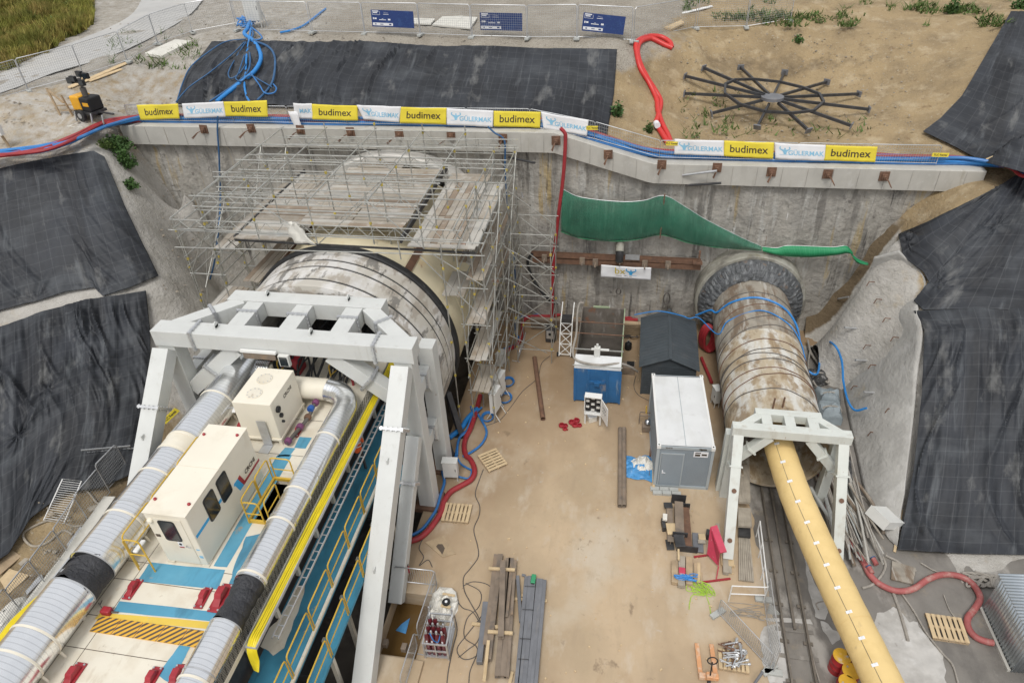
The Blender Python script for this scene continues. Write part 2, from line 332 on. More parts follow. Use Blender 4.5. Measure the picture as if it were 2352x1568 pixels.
M['ringc'] = mat('stained_ring_concrete', (.29, .28, .235), .85, var=.15, vs=1.2, layers=[((.15, .14, .12), (1.2, 1.2, .6), .46, .6, .8), ((.20, .18, .12), 1.6, .58, .68, .8), ((.45, .44, .40), 1.2, .52, .66, .6)], bump=(5, .3, .03))
M['portal'] = mat('pale_portal_concrete', (.60, .58, .54), .8, var=.07, vs=1, layers=[((.48, .45, .40), 1.2, .55, .7, .6)])
M['rubber'] = mat('black_rubber', (.022, .023, .024), .55, var=.2, vs=4, layers=[((.07, .07, .07), 3, .58, .7, .6)], bump=(9, .5, .02))
M['sleeve'] = mat('black_flexible_sleeve', (.03, .031, .036), .5, var=.3, vs=(3, 3, 3), bump=((14, 9, 9), 1.0, .06))
M['rust'] = mat('rusty_steel', (.15, .082, .052), .8, var=.25, vs=3, layers=[((.23, .125, .07), 2.2, .54, .68, .7), ((.10, .065, .05), 3, .56, .68, .7)], bump=(12, .4, .01))
M['rustbeam'] = mat('weathered_steel_bar', (.21, .165, .125), .7, var=.22, vs=2, layers=[((.30, .20, .12), (3, .8, 3), .55, .7, .7), ((.12, .105, .095), 2, .55, .68, .7)])
M['steelbar'] = mat('dark_grey_steel', (.19, .195, .21), .5, .3, var=.15, vs=2, layers=[((.28, .26, .24), (3, .6, 3), .58, .7, .6)])
M['blacksteel'] = mat('black_steel', (.05, .05, .052), .5, .2, var=.3, vs=3, layers=[((.13, .10, .08), 3, .6, .72, .7)])
M['wood'] = mat('weathered_planks', (.40, .30, .19), .85, var=.2, vs=(2, 2, 2), layers=[((.28, .21, .14), (8, 1.0, 8), .52, .66, .7), ((.50, .40, .27), 1.6, .55, .7, .6)], bump=((30, 4, 30), .3, .01))
M['newwood'] = mat('fresh_sawn_wood', (.56, .43, .26), .8, var=.12, vs=3, layers=[((.44, .31, .17), (9, 1.2, 9), .54, .66, .6)])
M['greywood'] = mat('grey_wood', (.36, .32, .26), .9, var=.15, vs=3, layers=[((.25, .22, .18), (10, 1, 10), .52, .64, .7)])
M['plankdeck'] = mat('scaffold_boards', (.36, .32, .265), .85, var=.12, vs=1.3, layers=[((.52, .49, .45), (1.3, .9, 1), .52, .66, .8), ((.30, .23, .165), (1.6, .7, 1), .57, .68, .75), ((.36, .19, .12), (.7, 1.3, 1), .67, .71, .8)])
M['plankdeck2'] = mat('pale_scaffold_boards', (.44, .42, .38), .85, var=.1, vs=1.0, layers=[((.40, .33, .25), (1.2, .5, 1), .54, .68, .75), ((.36, .44, .48), 1.0, .66, .72, .7)])
M['plankdeck3'] = mat('brown_scaffold_boards', (.28, .22, .165), .85, var=.14, vs=1.5, layers=[((.47, .43, .38), (1.1, .7, 1), .55, .68, .7)])
M['yellow'] = mat('yellow_rail_paint', (.60, .39, .045), .45, var=.12, vs=3, layers=[((.40, .26, .06), 4, .62, .74, .6)])
M['coupler'] = mat('yellowed_coupler', (.46, .36, .07), .6, var=.3, vs=3)
M['ycable'] = mat('yellow_cable', (.74, .60, .02), .4, var=.08, vs=2)
M['yduct'] = mat('yellow_fabric_duct', (.72, .53, .235), .55, var=.05, vs=.6, layers=[((.60, .42, .16), (.7, .7, .7), .50, .70, .6), ((.45, .33, .17), (2.5, 1.2, 2), .66, .74, .5)], bump=((1.6, 3, 2), .55, .07))
M['red'] = mat('red_paint', (.33, .025, .035), .45, var=.15, vs=3, layers=[((.45, .30, .27), 6, .70, .74, .6)])
M['redhose'] = mat('red_conduit', (.31, .028, .034), .45, var=.12, vs=2)
M['redhosed'] = mat('dirty_red_hose', (.36, .10, .095), .6, var=.2, vs=2, layers=[((.42, .28, .24), 2.5, .52, .66, .7)])
M['redbright'] = mat('bright_red_conduit', (.56, .035, .03), .4, var=.08, vs=2)
M['bluehose'] = mat('blue_conduit', (.03, .16, .42), .45, var=.15, vs=2, layers=[((.10, .26, .50), 2, .55, .7, .5)])
M['bluehose2'] = mat('bright_blue_conduit', (.025, .21, .55), .4, var=.1, vs=2)
M['bluecable'] = mat('dull_blue_cable', (.03, .10, .22), .5, var=.2, vs=2)
M['greyhose'] = mat('muddy_grey_hose', (.31, .285, .25), .8, var=.18, vs=4)
M['cable'] = mat('dark_cable', (.10, .09, .08), .7, var=.2, vs=2)
M['white'] = mat('white_paint', (.74, .74, .72), .5, var=.04, vs=2, layers=[((.55, .53, .49), 3, .62, .75, .5)])
M['whitebox'] = mat('off_white_cabinet', (.66, .66, .63), .45, var=.04, vs=2, layers=[((.52, .50, .46), 2, .6, .75, .6)])
M['croof'] = mat('white_container_roof', (.66, .67, .67), .5, var=.05, vs=1.2, layers=[((.56, .56, .54), (.9, .5, 1), .46, .62, .6), ((.54, .54, .53), 1.3, .6, .72, .7), ((.40, .38, .33), 2.1, .69, .75, .6)])
M['cgrey'] = mat('grey_container_paint', (.245, .285, .32), .5, var=.04, vs=1.5)
M['ctrim'] = mat('light_grey_container_paint', (.36, .40, .42), .5, var=.05, vs=2)
M['shed'] = mat('anthracite_sheet', (.055, .066, .075), .55, var=.12, vs=1.5, layers=[((.085, .09, .095), 1.2, .55, .7, .6)])
M['skipblue'] = mat('streaked_blue_paint', (.022, .12, .29), .5, var=.15, vs=1.5, layers=[((.30, .36, .40), (4, 4, .5), .60, .70, .7), ((.33, .29, .24), (1.2, 1, .8), .60, .72, .6)])
M['skipgrey'] = mat('greasy_tank_lining', (.15, .13, .11), .6, var=.25, vs=1.5, layers=[((.33, .30, .28), (2, 2, .6), .56, .66, .7), ((.24, .10, .05), 1.8, .60, .68, .7)])
M['skipgreen'] = mat('faded_green_steel', (.27, .33, .21), .6, var=.2, vs=3, layers=[((.35, .32, .26), 3, .5, .64, .7)])
M['sludge'] = mat('dark_sludge', (.085, .075, .065), .35, var=.25, vs=2)
M['byellow'] = mat('yellow_banner', (.76, .62, .05), .7, var=.04, vs=1.2); M['bwhite'] = mat('white_banner', (.74, .74, .75), .7, var=.04, vs=1.2, layers=[((.60, .59, .58), 1, .6, .75, .5)])
M['ink'] = mat('dark_print', (.06, .045, .03), .7, var=.05); M['stone'] = mat('loose_stone', (.27, .235, .185), .95, var=.3, vs=1.5)
M['inkblue'] = mat('pale_blue_print', (.24, .50, .68), .7, var=.05); M['inkyel'] = mat('ochre_print', (.55, .42, .05), .7, var=.05)
M['inkblue2'] = mat('blue_print', (.04, .34, .65), .7, var=.05)
M['navy'] = mat('navy_board', (.018, .045, .17), .6, var=.06, vs=2, layers=[((.035, .085, .24), 2.2, .56, .58, .5)]); M['navy2'] = mat('navy_pattern', (.03, .075, .21), .6, var=.05)
M['paper'] = mat('white_print', (.75, .76, .78), .6, var=.03)
M['net'] = mat('green_safety_net', (.022, .15, .09), .8, var=.25, vs=.8, layers=[((.07, .24, .155), (3.5, 3.5, .5), .54, .66, .6)])
_s = stripe(M['net'], 0, .10, .022); overlay(M['net'], mul(M['net'], _s, .2), (.12, .30, .2)); M['net'].node_tree.nodes['Principled BSDF'].inputs['Alpha'].default_value = .62
M['netb'] = mat('bright_green_net', (.015, .23, .09), .6, var=.12, vs=.8); _s = stripe(M['netb'], 0, .11, .02); overlay(M['netb'], mul(M['netb'], _s, .3), (.10, .40, .22))
M['glass'] = mat('dark_window_glass', (.02, .028, .035), .12, var=.3, vs=2, spec=.8)
M['chrome'] = mat('bright_steel', (.62, .63, .64), .2, 1.0, var=.1)
M['valve'] = mat('blue_valve_paint', (.02, .09, .33), .4, var=.1); M['purple'] = mat('purple_clamp', (.17, .05, .13), .45, var=.1)
M['blackc'] = mat('matt_black', (.012, .012, .013), .6, var=.2)
M['hazy'] = mat('hazard_orange', (.72, .40, .045), .6, var=.06, vs=2, layers=[((.5, .33, .13), 3, .62, .72, .5)]); M['hazk'] = mat('hazard_dark', (.10, .075, .055), .65, var=.15, vs=4)
M['hazyel'] = mat('hazard_yellow', (.70, .50, .08), .6, var=.06, vs=2, layers=[((.45, .38, .28), 2.5, .62, .68, .7)])
M['orange'] = mat('hi_vis_orange', (.78, .12, .02), .7, var=.06); M['trouser'] = mat('dark_trousers', (.045, .045, .05), .85, var=.15)
M['skin'] = mat('skin', (.42, .25, .17), .6, var=.04); M['silver'] = mat('reflective_tape', (.72, .73, .73), .4, var=.03)
M['orangep'] = mat('orange_truck_paint', (.60, .30, .14), .5, var=.08, vs=3, layers=[((.60, .46, .34), 4, .48, .62, .8)])
M['lightyel'] = mat('machine_yellow', (.72, .36, .015), .45, var=.05)
M['drumr'] = mat('red_drum_paint', (.32, .02, .022), .45, var=.12, vs=3, layers=[((.42, .25, .22), (4, 4, 3), .60, .70, .6)]); M['drumy'] = mat('yellow_drum_lid', (.64, .38, .035), .5, var=.1, vs=3, layers=[((.60, .50, .40), 2.5, .56, .66, .8)])
M['maroon'] = mat('maroon_cylinder', (.13, .018, .025), .4, var=.1)
M['lime'] = mat('lime_rope', (.36, .55, .06), .6, var=.1); M['pink'] = mat('faded_red_paint', (.50, .05, .095), .5, var=.1, vs=4, layers=[((.62, .45, .42), 9, .66, .70, .8)])
M['water'] = mat('brown_water', (.13, .075, .025), .08, var=.15, vs=.5); M['bluefilm'] = mat('blue_plastic_film', (.07, .27, .55), .35, var=.2, vs=4)
M['sack'] = mat('pale_plastic_sack', (.70, .68, .62), .5, var=.1, vs=4); M['slab'] = mat('pale_slab', (.60, .585, .53), .85, var=.08, vs=1.2, layers=[((.46, .44, .38), 1.5, .56, .7, .6)])
M['corr'] = mat('corrugated_zinc', (.55, .60, .64), .35, .85, var=.1, vs=1.2); M['mesh'] = mat('fence_wire', (.42, .43, .43), .5, .5, var=.1)
M['grass'] = mat('dry_green_grass', (.20, .20, .035), .85, var=.45, vs=.35, layers=[((.34, .25, .075), .8, .45, .62, .85), ((.08, .12, .02), 1.3, .52, .66, .7)])
M['leaf'] = mat('leaf_green', (.048, .105, .022), .7, var=.35, vs=2); M['leaf2'] = mat('weed_green', (.085, .135, .03), .75, var=.4, vs=3); M['flower'] = mat('white_flower', (.72, .72, .68), .7, var=.05)
M['rail'] = mat('worn_rail_steel', (.21, .185, .155), .5, .5, var=.2, vs=3); M['block'] = mat('paving_block', (.40, .41, .39), .85, var=.08, vs=4)
M['bitumen'] = mat('crumpled_black_foil', (.06, .06, .06), .35, var=.5, vs=5, layers=[((.35, .35, .34), 4, .58, .66, .7)], bump=(6, 1, .08))
M['tank'] = mat('grey_tarp_bundle', (.25, .29, .31), .6, var=.15, vs=2, bump=(4, .7, .06))
# ------------------------------------------------------------------ terrain
TM = bpy.data.materials.new('terrain_soil_gravel'); TM.use_nodes = True
def _terrain_mat(m):
 nt, N, L, b = _nodes(m); b.inputs['Roughness'].default_value = .95; b.inputs['Specular IOR Level'].default_value = .25
 tc = N.new('ShaderNodeTexCoord')
 def noise(sc, det=6, off=0., rg=.6):
  mp = N.new('ShaderNodeMapping'); L.new(tc.outputs['Object'], mp.inputs[0]); mp.inputs['Scale'].default_value = (sc, sc, sc); mp.inputs['Location'].default_value = (off, off * 2, off)
  n = N.new('ShaderNodeTexNoise'); n.inputs['Detail'].default_value = det; n.inputs['Roughness'].default_value = rg; n.inputs['Scale'].default_value = 1
  L.new(mp.outputs[0], n.inputs['Vector']); return n.outputs['Fac']
 def mix(f, a, c):
  x = N.new('ShaderNodeMix'); x.data_type = 'RGBA'; L.new(f, x.inputs['Factor'])
  for s, q in ((x.inputs[6], a), (x.inputs[7], c)):
   if isinstance(q, tuple): s.default_value = (*q, 1)
   else: L.new(q, s)
  return x.outputs[2]
 def rm(f, lo, hi, st=1.0):
  r = _ramp(nt, lo, hi); r.inputs['To Max'].default_value = st; L.new(f, r.inputs[0]); return r.outputs[0]
 soil = mix(rm(noise(.45, 6, 1), .42, .66), (.34, .255, .145), (.245, .185, .11))
 soil = mix(rm(noise(1.1, 6, 4), .52, .68, .8), soil, (.43, .345, .225)); soil = mix(rm(noise(1.9, 7, 7), .60, .70, .75), soil, (.19, .13, .075))
 soil = mix(rm(noise(.22, 5, 13), .60, .66, .6), soil, (.175, .135, .08)); soil = mix(rm(noise(8, 4, 2), .62, .70, .75), soil, (.43, .39, .31)); soil = mix(rm(noise(12, 4, 3), .63, .70, .75), soil, (.13, .095, .06))
 grv = mix(rm(noise(.5, 5, 2), .42, .62), (.275, .245, .20), (.345, .315, .265)); grv = mix(rm(noise(10, 3, 5), .54, .66, .75), grv, (.15, .13, .11)); grv = mix(rm(noise(14, 3, 8), .60, .68, .85), grv, (.46, .43, .39))
 rock = mix(rm(noise(.8, 6, 3), .42, .66), (.47, .45, .415), (.37, .35, .315)); rock = mix(rm(noise(1.8, 6, 6), .55, .68, .75), rock, (.45, .43, .39)); rock = mix(rm(noise(.7, 6, 9), .62, .74, .6), rock, (.38, .30, .19)); rock = mix(rm(noise(4, 5, 11), .65, .75, .6), rock, (.15, .125, .10))
 at = N.new('ShaderNodeAttribute'); at.attribute_name = 'blend'; sp = N.new('ShaderNodeSeparateColor'); L.new(at.outputs['Color'], sp.inputs[0])
 def edge(s):
  a = N.new('ShaderNodeMath'); a.operation = 'MULTIPLY_ADD'; L.new(noise(1.6, 6, 5), a.inputs[0]); a.inputs[1].default_value = .9; L.new(s, a.inputs[2]); return rm(a.outputs[0], .78, 1.12)
 c = mix(edge(sp.outputs[0]), soil, grv); c = mix(edge(sp.outputs[1]), c, rock); c = mix(edge(sp.outputs[2]), c, (.16, .12, .075))
 L.new(c, b.inputs['Base Color'])
 for sc, st, ds in ((1.2, .5, .25), (5, .7, .10), (16, .8, .035)):
  addbump(m, noise(sc, 6, sc), st, ds)
_terrain_mat(TM)
def terrain(name, f, x0, x1, y0, y1, step, blend, amp=.12, keep=None, kind='structure'):
 xs = np.arange(x0, x1 + step / 2, step); ys = np.arange(y0, y1 + step / 2, step)
 X, Y = np.meshgrid(xs, ys); Z = f(X, Y) + amp * fbm(X * .55, Y * .55, 5) + amp * .35 * fbm(X * 2.3, Y * 2.3, 3)
 nx, ny = len(xs), len(ys); V = np.c_[X.ravel(), Y.ravel(), Z.ravel()]
 mb = MB(); F = []
 K = keep(X, Y) if keep is not None else None
 for j in range(ny - 1):
  for i in range(nx - 1):
   if K is None or (K[j, i] or K[j + 1, i + 1]): F.append((j * nx + i, j * nx + i + 1, (j + 1) * nx + i + 1, (j + 1) * nx + i))
 mb.add([tuple(p) for p in V], F, True)
 o = obj(name, mb, TM); tag(o, kind=kind)
 B = blend(X, Y, Z); at = o.data.color_attributes.new('blend', 'FLOAT_COLOR', 'POINT')
 at.data.foreach_set('color', np.c_[B[0].ravel(), B[1].ravel(), B[2].ravel(), np.ones(B[0].size)].ravel())
 return o
def cp(l): return [tuple(P(u, v, z)) for u, v, z in l]
WY = 35.2                                   # face of the headwall
def capz(x): return 11.75 - 1.55 * np.clip((np.asarray(x, float) + 4.3) / 5.2, 0, 1) ** 1.0 * 1.0
UP = cp([(205, 272, 12.2), (0, 320, 11.7), (130, 300, 11.8), (10, 250, 12.8), (68, 214, 13.0), (194, 177, 13.3), (294, 144, 13.6), (364, 104, 13.9), (444, 77, 14.2),
         (0, 215, 13.2), (240, 110, 13.8), (370, 0, 14.3), (100, 60, 14.4), (0, 0, 15), (300, 230, 12.0), (420, 150, 13.4),
         (490, 97, 14.2), (650, 95, 14.2), (850, 97, 14.2), (1100, 103, 14.2), (1417, 113, 14.1), (405, 230, 11.9), (560, 238, 11.9), (850, 245, 11.9), (1100, 260, 11.7), (1390, 320, 10.8),
         (720, 76, 14.3), (1200, 83, 14.3), (1450, 90, 14.3), (1200, 5, 14.5), (700, 10, 14.4),
         (1450, 125, 13.7), (1500, 160, 12.7), (1540, 240, 11.1), (1580, 300, 10.4), (1775, 224, 11.0), (2000, 285, 10.7), (1900, 330, 10.3), (1650, 330, 10.3),
         (1620, 150, 12.2), (1800, 190, 11.2), (2000, 215, 11.2), (1800, 118, 12.7), (2000, 120, 12.8), (1600, 85, 14.0), (1800, 52, 14.0), (2000, 30, 14.1), (2200, 25, 14.2), (2120, 200, 11.8), (2200, 120, 13.0),
         (2320, 28, 14.5), (2122, 300, 10.8), (2352, 150, 13.6), (2352, 300, 12.0), (2352, 390, 10.8)])
UP += [(-30, 35.5, 11.6), (-20, 35.5, 11.7), (-12, 35.5, 11.7), (-5, 35.5, 11.7), (1, 35.5, 10.1), (6, 35.5, 10.1), (12, 35.5, 10.1), (16.5, 35.5, 9.8), (-12, 37.5, 11.75), (6, 37.5, 10.2), (12, 37.5, 10.2), (-25, 38.5, 11.8),
       (-60, 80, 16), (0, 90, 15), (40, 90, 15), (40, 45, 15), (-60, 40, 13), (35, 36, 13), (-20, 110, 15.5), (25, 60, 14.6), (5, 60, 14.6)]
def gridded(f, x0, x1, y0, y1, st=.4):
 xs, ys = np.arange(x0, x1 + st, st), np.arange(y0, y1 + st, st); A = f(*np.meshgrid(xs, ys))
 def g(x, y):
  a = np.clip((np.asarray(x, float) - x0) / st, 0, len(xs) - 1.001); b = np.clip((np.asarray(y, float) - y0) / st, 0, len(ys) - 1.001); i = a.astype(int); j = b.astype(int); a = a - i; b = b - j
  return (A[j, i] * (1 - a) + A[j, i + 1] * a) * (1 - b) + (A[j + 1, i] * (1 - a) + A[j + 1, i + 1] * a) * b
 return g
UP += [(-48, 33, 12.9), (-60, 33, 13.2), (18, 35.5, 9.9), (23, 35.5, 10.3), (30, 35.5, 11.6), (42, 35.5, 13.0)]
F_UP = gridded(tps(UP), -66, 48, 33, 112)
def up_blend(X, Y, Z):
 g = np.clip((1.5 - X) / 6 + .5, 0, 1) * np.clip((Z - 12.9) / .8 + .3, 0, 1)
 g = np.maximum(g, np.clip((Z - 14.0) * 3, 0, 1) * np.clip((6 - X) / 5, 0, 1)); g = np.maximum(g, .55 * np.clip((-14 - X) / 4, 0, 1)); g = np.maximum(g, .42 * np.clip((-2 - X) / 4, 0, 1))
 return g, 0 * g + .45 * np.clip((-17 - X) / 6, 0, 1), .55 * np.exp(-((X - 8) ** 2 / 60 + (Y - 46.6) ** 2 / .8))
terrain('upper_ground', F_UP, -64, 46, 35.45, 112, .36, up_blend, .16)
LF = cp([(0, 385, 11.2), (232, 350, 11.2), (0, 715, 6.2), (180, 672, 6.2), (360, 635, 6.2), (0, 755, 5.8), (180, 705, 5.8), (338, 670, 5.8), (0, 1280, .7), (150, 1160, .8), (290, 1100, .5),
         (100, 900, 4.0), (250, 900, 3.2), (120, 520, 8.8), (290, 490, 8.8), (330, 330, 10.4), (385, 480, 7.4), (450, 560, 4.2), (520, 690, .7), (360, 720, 4.6), (330, 900, 2.6), (0, 1400, .5), (60, 1480, .4), (150, 1300, .3), (0, 355, 11.5), (250, 297, 11.6), (120, 318, 11.6), (420, 420, 8.6)])
LF += [(-20.6, 5, -.6), (-20.6, 12, -.6), (-20.6, 20, -.8), (-20.8, 28, -1), (-21.5, 34, -1), (-19, 10, -1.3), (-19, 20, -1.4), (-19, 30, -1.4), (-24, 35.4, .6), (-36, 20, 7.5), (-30, 12, 3.0), (-34, 5, 4), (-42, 27, 11.6), (-60, 20, 12.3), (-55, 5, 10), (-28, 0, 1)]
LF += [q for q in UP if q[0] < -28.5 and q[1] > 31]
F_LF = gridded(tps(LF), -66, -18, -4, 39, .25)
def lf_blend(X, Y, Z):
 r = np.clip((X + 30.0 + (35 - Y) * .3) / 1.6, 0, 1) * np.clip((Y - 21) / 3, 0, 1)
 return .25 + 0 * X, np.maximum(r, .55 * np.clip((Y - 25) / 4, 0, 1)), .9 * np.clip((.9 - Z) / .8, 0, 1) * np.clip((26 - Y) / 5, 0, 1)
terrain('left_slope', F_LF, -64, -18.8, -2, 36.6, .27, lf_blend, .22, keep=lambda X, Y: (Y < 35.5) | (X < -29.6))
RF = cp([(1915, 790, 0), (1940, 900, 0), (1965, 1000, 0), (2000, 1150, 0), (2040, 1225, 0), (2010, 590, 6.8), (1985, 660, 4.6), (1960, 720, 2.4), (2060, 570, 7.6), (2130, 640, 6.4), (2110, 712, 5.5), (2122, 760, 5.1), (2085, 535, 8.3), (2200, 480, 9.0), (2352, 450, 9.3), (2280, 432, 9.8),
         (2230, 620, 7.0), (2352, 720, 6.1), (2230, 715, 5.9), (2352, 590, 7.6), (2110, 850, 3.9), (2100, 950, 2.7), (2092, 1050, 1.6), (2075, 1160, .6), (2065, 1250, .02), (2200, 1265, .02), (2352, 1272, .02), (2352, 1000, 3.0), (2220, 1000, 2.6), (2230, 850, 4.4), (2352, 850, 4.7), (2350, 1150, 1.2), (2200, 1150, 1.1)])
RF += [(10.6, 34.5, -.05), (10.6, 30, -.05), (10.5, 25, -.05), (10.4, 20, -.05), (11.6, 36, 4), (12.6, 36, 8), (16.5, 35.4, 9.7), (30, 28, 7.5), (40, 30, 9), (24, 20.2, .02), (30, 20, .05), (40, 19, .05), (15, 17, -.06), (25, 15, -.06), (12, 17, -.06), (40, 14, -.06)]
RF += [(18, 35.5, 9.9), (23, 35.5, 10.3), (30, 35.5, 11.6), (42, 35.5, 13.0)]
F_RF = gridded(tps(RF), 10, 48, 13, 39, .2)
def rf_blend(X, Y, Z):
 r = np.clip((14.0 - X) / .7, 0, 1) * np.clip((8.5 - Z) / .5, 0, 1)
 return .1 + 0 * X, np.maximum(r, .75 * np.clip((1.2 - Z), 0, 1)), .85 * np.clip((Y - 34.55) * 4, 0, 1) * np.clip((7.9 - Z), 0, 1)
terrain('right_slope', lambda X, Y: F_RF(X, Y) - .5 * np.clip((13.5 - X) / .5, 0, 1) * np.clip((34.2 - Y) / .4, 0, 1) * np.clip((7.2 - F_RF(X, Y)) / .4, 0, 1), 10.4, 46, 16, 38.4, .2, rf_blend, .07, keep=lambda X, Y: (F_RF(X, Y) > -.12) & ((Y < 35.5) | (X > 16.8)))
def _ruled(A, B, nu=60, nv=22):
 a = spline([P(*q) for q in A], 14); b = spline([P(*q) for q in B], 14); pts = []; k = len(a) - 1
 for i in range(nu):
  p, q = a[round(i * k / (nu - 1))], b[round(i * k / (nu - 1))]
  for j in range(nv):
   t = j / (nv - 1); r = p.lerp(q, t); n_ = .05 * float(fbm(np.array([r.y * .7]), np.array([r.z * .7 + r.x]), 4)[0]); pts.append((r.x - .10 + n_, r.y, r.z + .02))
 mb = MB(); mb.grid(pts, nv, nu); return obj('sprayed_slope', mb, M['shotR'])
_o = _ruled([(2012, 590, 6.9), (1992, 655, 4.9), (1965, 722, 2.7), (1925, 800, .0), (1955, 950, -.02), (2000, 1150, -.02), (2045, 1240, -.02)], [(2070, 575, 7.6), (2132, 640, 6.4), (2116, 712, 5.5), (2126, 760, 5.1), (2116, 850, 3.9), (2100, 1000, 2.1), (2066, 1258, -.02)])
_o.modifiers.new('s', 'SOLIDIFY').thickness = .12; tag(_o, kind='structure')
def hmax(x, y):
 x = np.asarray(x, float); y = np.asarray(y, float)
 return np.where(y > 35.3, F_UP(x, y), np.where(x < -18.5, F_LF(x, y), np.where(x > 10.4, np.maximum(F_RF(x, y), 0), 0.0)))
def drape(u, v, off=.06, f=hmax, near=14.0, far=130.):
 """first hit of the sight line with the ground (ground height + off)"""
 u = np.asarray(u, float); v = np.asarray(v, float); sh = u.shape; u = u.ravel(); v = v.ravel()
 r = FW[None] + RT[None] * ((u - PPT[0]) / FPX)[:, None] + DN[None] * ((v - PPT[1]) / FPX)[:, None]
 lo = np.full(len(u), near); hit = np.full(len(u), far); done = np.zeros(len(u), bool); t = lo.copy(); st = .5
 while t[0] < far:
  p = CPOS + r * t[:, None]; g = p[:, 2] - f(p[:, 0], p[:, 1]) - off
  new = (~done) & (g < 0); hit[new] = t[new]; done |= new
  if done.all(): break
  t = t + st
 a, b = hit - st, hit.copy()
 for _ in range(14):
  mth = (a + b) / 2; p = CPOS + r * mth[:, None]; g = p[:, 2] - f(p[:, 0], p[:, 1]) - off; a = np.where(g >= 0, mth, a); b = np.where(g < 0, mth, b)
 return (CPOS + r * b[:, None]).reshape(sh + (3,))
def G(u, v, off=.03, f=hmax): return Vec(drape(np.array([u]), np.array([v]), off, f)[0])
# ------------------------------------------------------------------ pit floor, trench, sump, mud
SX0, SX1, SY0, SY1 = -8.35, -6.75, 12.4, 15.0
mb = MB()
def flat(x0, x1, y0, y1, z, n=1):
 mb.add([(x0, y0, z), (x1, y0, z), (x1, y1, z), (x0, y1, z)], [(0, 1, 2, 3)])
TX = -8.35
flat(SX1, 60, -12, 36.5, 0); flat(TX, SX1, SY1, 36.5, 0); flat(TX, SX1, -12, SY0, 0)
mb.add([(TX, -12, 0), (TX, 36.5, 0), (TX, 36.5, -1.6), (TX, -12, -1.6)], [(0, 1, 2, 3)])
mb.add([(SX1, SY0, 0), (SX1, SY1, 0), (SX1, SY1, -1.6), (SX1, SY0, -1.6), (TX, SY1, 0), (TX, SY1, -1.6), (TX, SY0, 0), (TX, SY0, -1.6)], [(0, 1, 2, 3), (1, 4, 5, 2), (0, 3, 7, 6)])
tag(obj('pit_floor', mb, M['floor']), kind='structure')
mb = MB(); flat(-30, TX, -12, 36.5, -1.45); tag(obj('trench_floor', mb, M['trench']), kind='structure')
mb = MB(); flat(TX - .02, SX1, SY0, SY1, -.75); tag(obj('sump_water', mb, M['water']), kind='structure')
def sheet(name, poly, z, m, rag=.12, sub=10, kind='structure'):
 pts = []; n = len(poly)
 for i in range(n):
  a = Vec(poly[i]); b = Vec(poly[(i + 1) % n])
  for k in range(sub):
   q = a.lerp(b, k / sub); s = mnoise.noise_vector(Vec((q.x * 1.3, q.y * 1.3, 3.0))) + .5 * mnoise.noise_vector(Vec((q.x * 4, q.y * 4, 7.)))
   pts.append((q.x + s.x * rag, q.y + s.y * rag, z))
 mb = MB(); mb.add(pts, [tuple(range(len(pts)))]); return tag(obj(name, mb, m), kind=kind)
sheet('mud', [(5.75, 33.5), (5.85, 24), (6.0, 20), (6.15, 16.6), (6.6, 13.5), (7.0, 11.2), (11.5, 10.8), (30, 10.5), (30, 20), (11, 33.8)], .005, M['mud'], .14, 14)
def tpoly(r, c, l): return [tuple(TP(r, c, x, y, 0))[:2] for x, y in l]
sheet('cement_spill', tpoly(2, 2, [(820, 600), (880, 800), (960, 960), (1000, 1080), (985, 1140), (915, 1120), (880, 960), (850, 780)]), .011, M['cement'], .10)
sheet('cement_spill', tpoly(2, 2, [(1340, 1090), (1460, 1040), (1560, 1150), (1640, 1160), (1700, 1280), (1790, 1350), (1830, 1568), (1500, 1700), (1240, 1500)]), .011, M['cement'], .16)
sheet('cement_spill', tpoly(2, 2, [(960, 1150), (1010, 1165), (1040, 1200), (1110, 1225), (1090, 1270), (1020, 1290), (975, 1210)]), .011, M['cement'], .10)
sheet('cement_spill', tpoly(2, 2, [(700, 1120), (880, 1130), (900, 1165), (770, 1150), (600, 1145), (560, 1120)]), .011, M['cement'], .05)
sheet('cement_spill', tpoly(2, 2, [(560, 1180), (660, 1160), (720, 1300), (740, 1568), (600, 1568), (540, 1400)]), .012, M['cement'], .16)
# road and grassy bank, upper left
def ribbon(name, A, B, n, mat_, off=.05, f=hmax, nv=9):
 A = [Vec((*p, 0)) for p in A]; B = [Vec((*p, 0)) for p in B]; a = spline(A, n); b = spline(B, n); k = min(len(a), len(b))
 uu = np.array([[a[i].x + (b[i].x - a[i].x) * j / (nv - 1) for j in range(nv)] for i in range(k)]); vv = np.array([[a[i].y + (b[i].y - a[i].y) * j / (nv - 1) for j in range(nv)] for i in range(k)])
 p = drape(uu, vv, off, f); mb = MB(); mb.grid([tuple(q) for q in p.reshape(-1, 3)], nv, k); return obj(name, mb, mat_)
tag(ribbon('road', [(-60, 200), (40, 150), (130, 110), (230, 72), (300, 35), (330, -10), (345, -40)], [(-60, 235), (40, 200), (130, 165), (250, 130), (350, 85), (440, 30), (490, -40)], 6, M['road'], .07, F_UP), kind='structure')
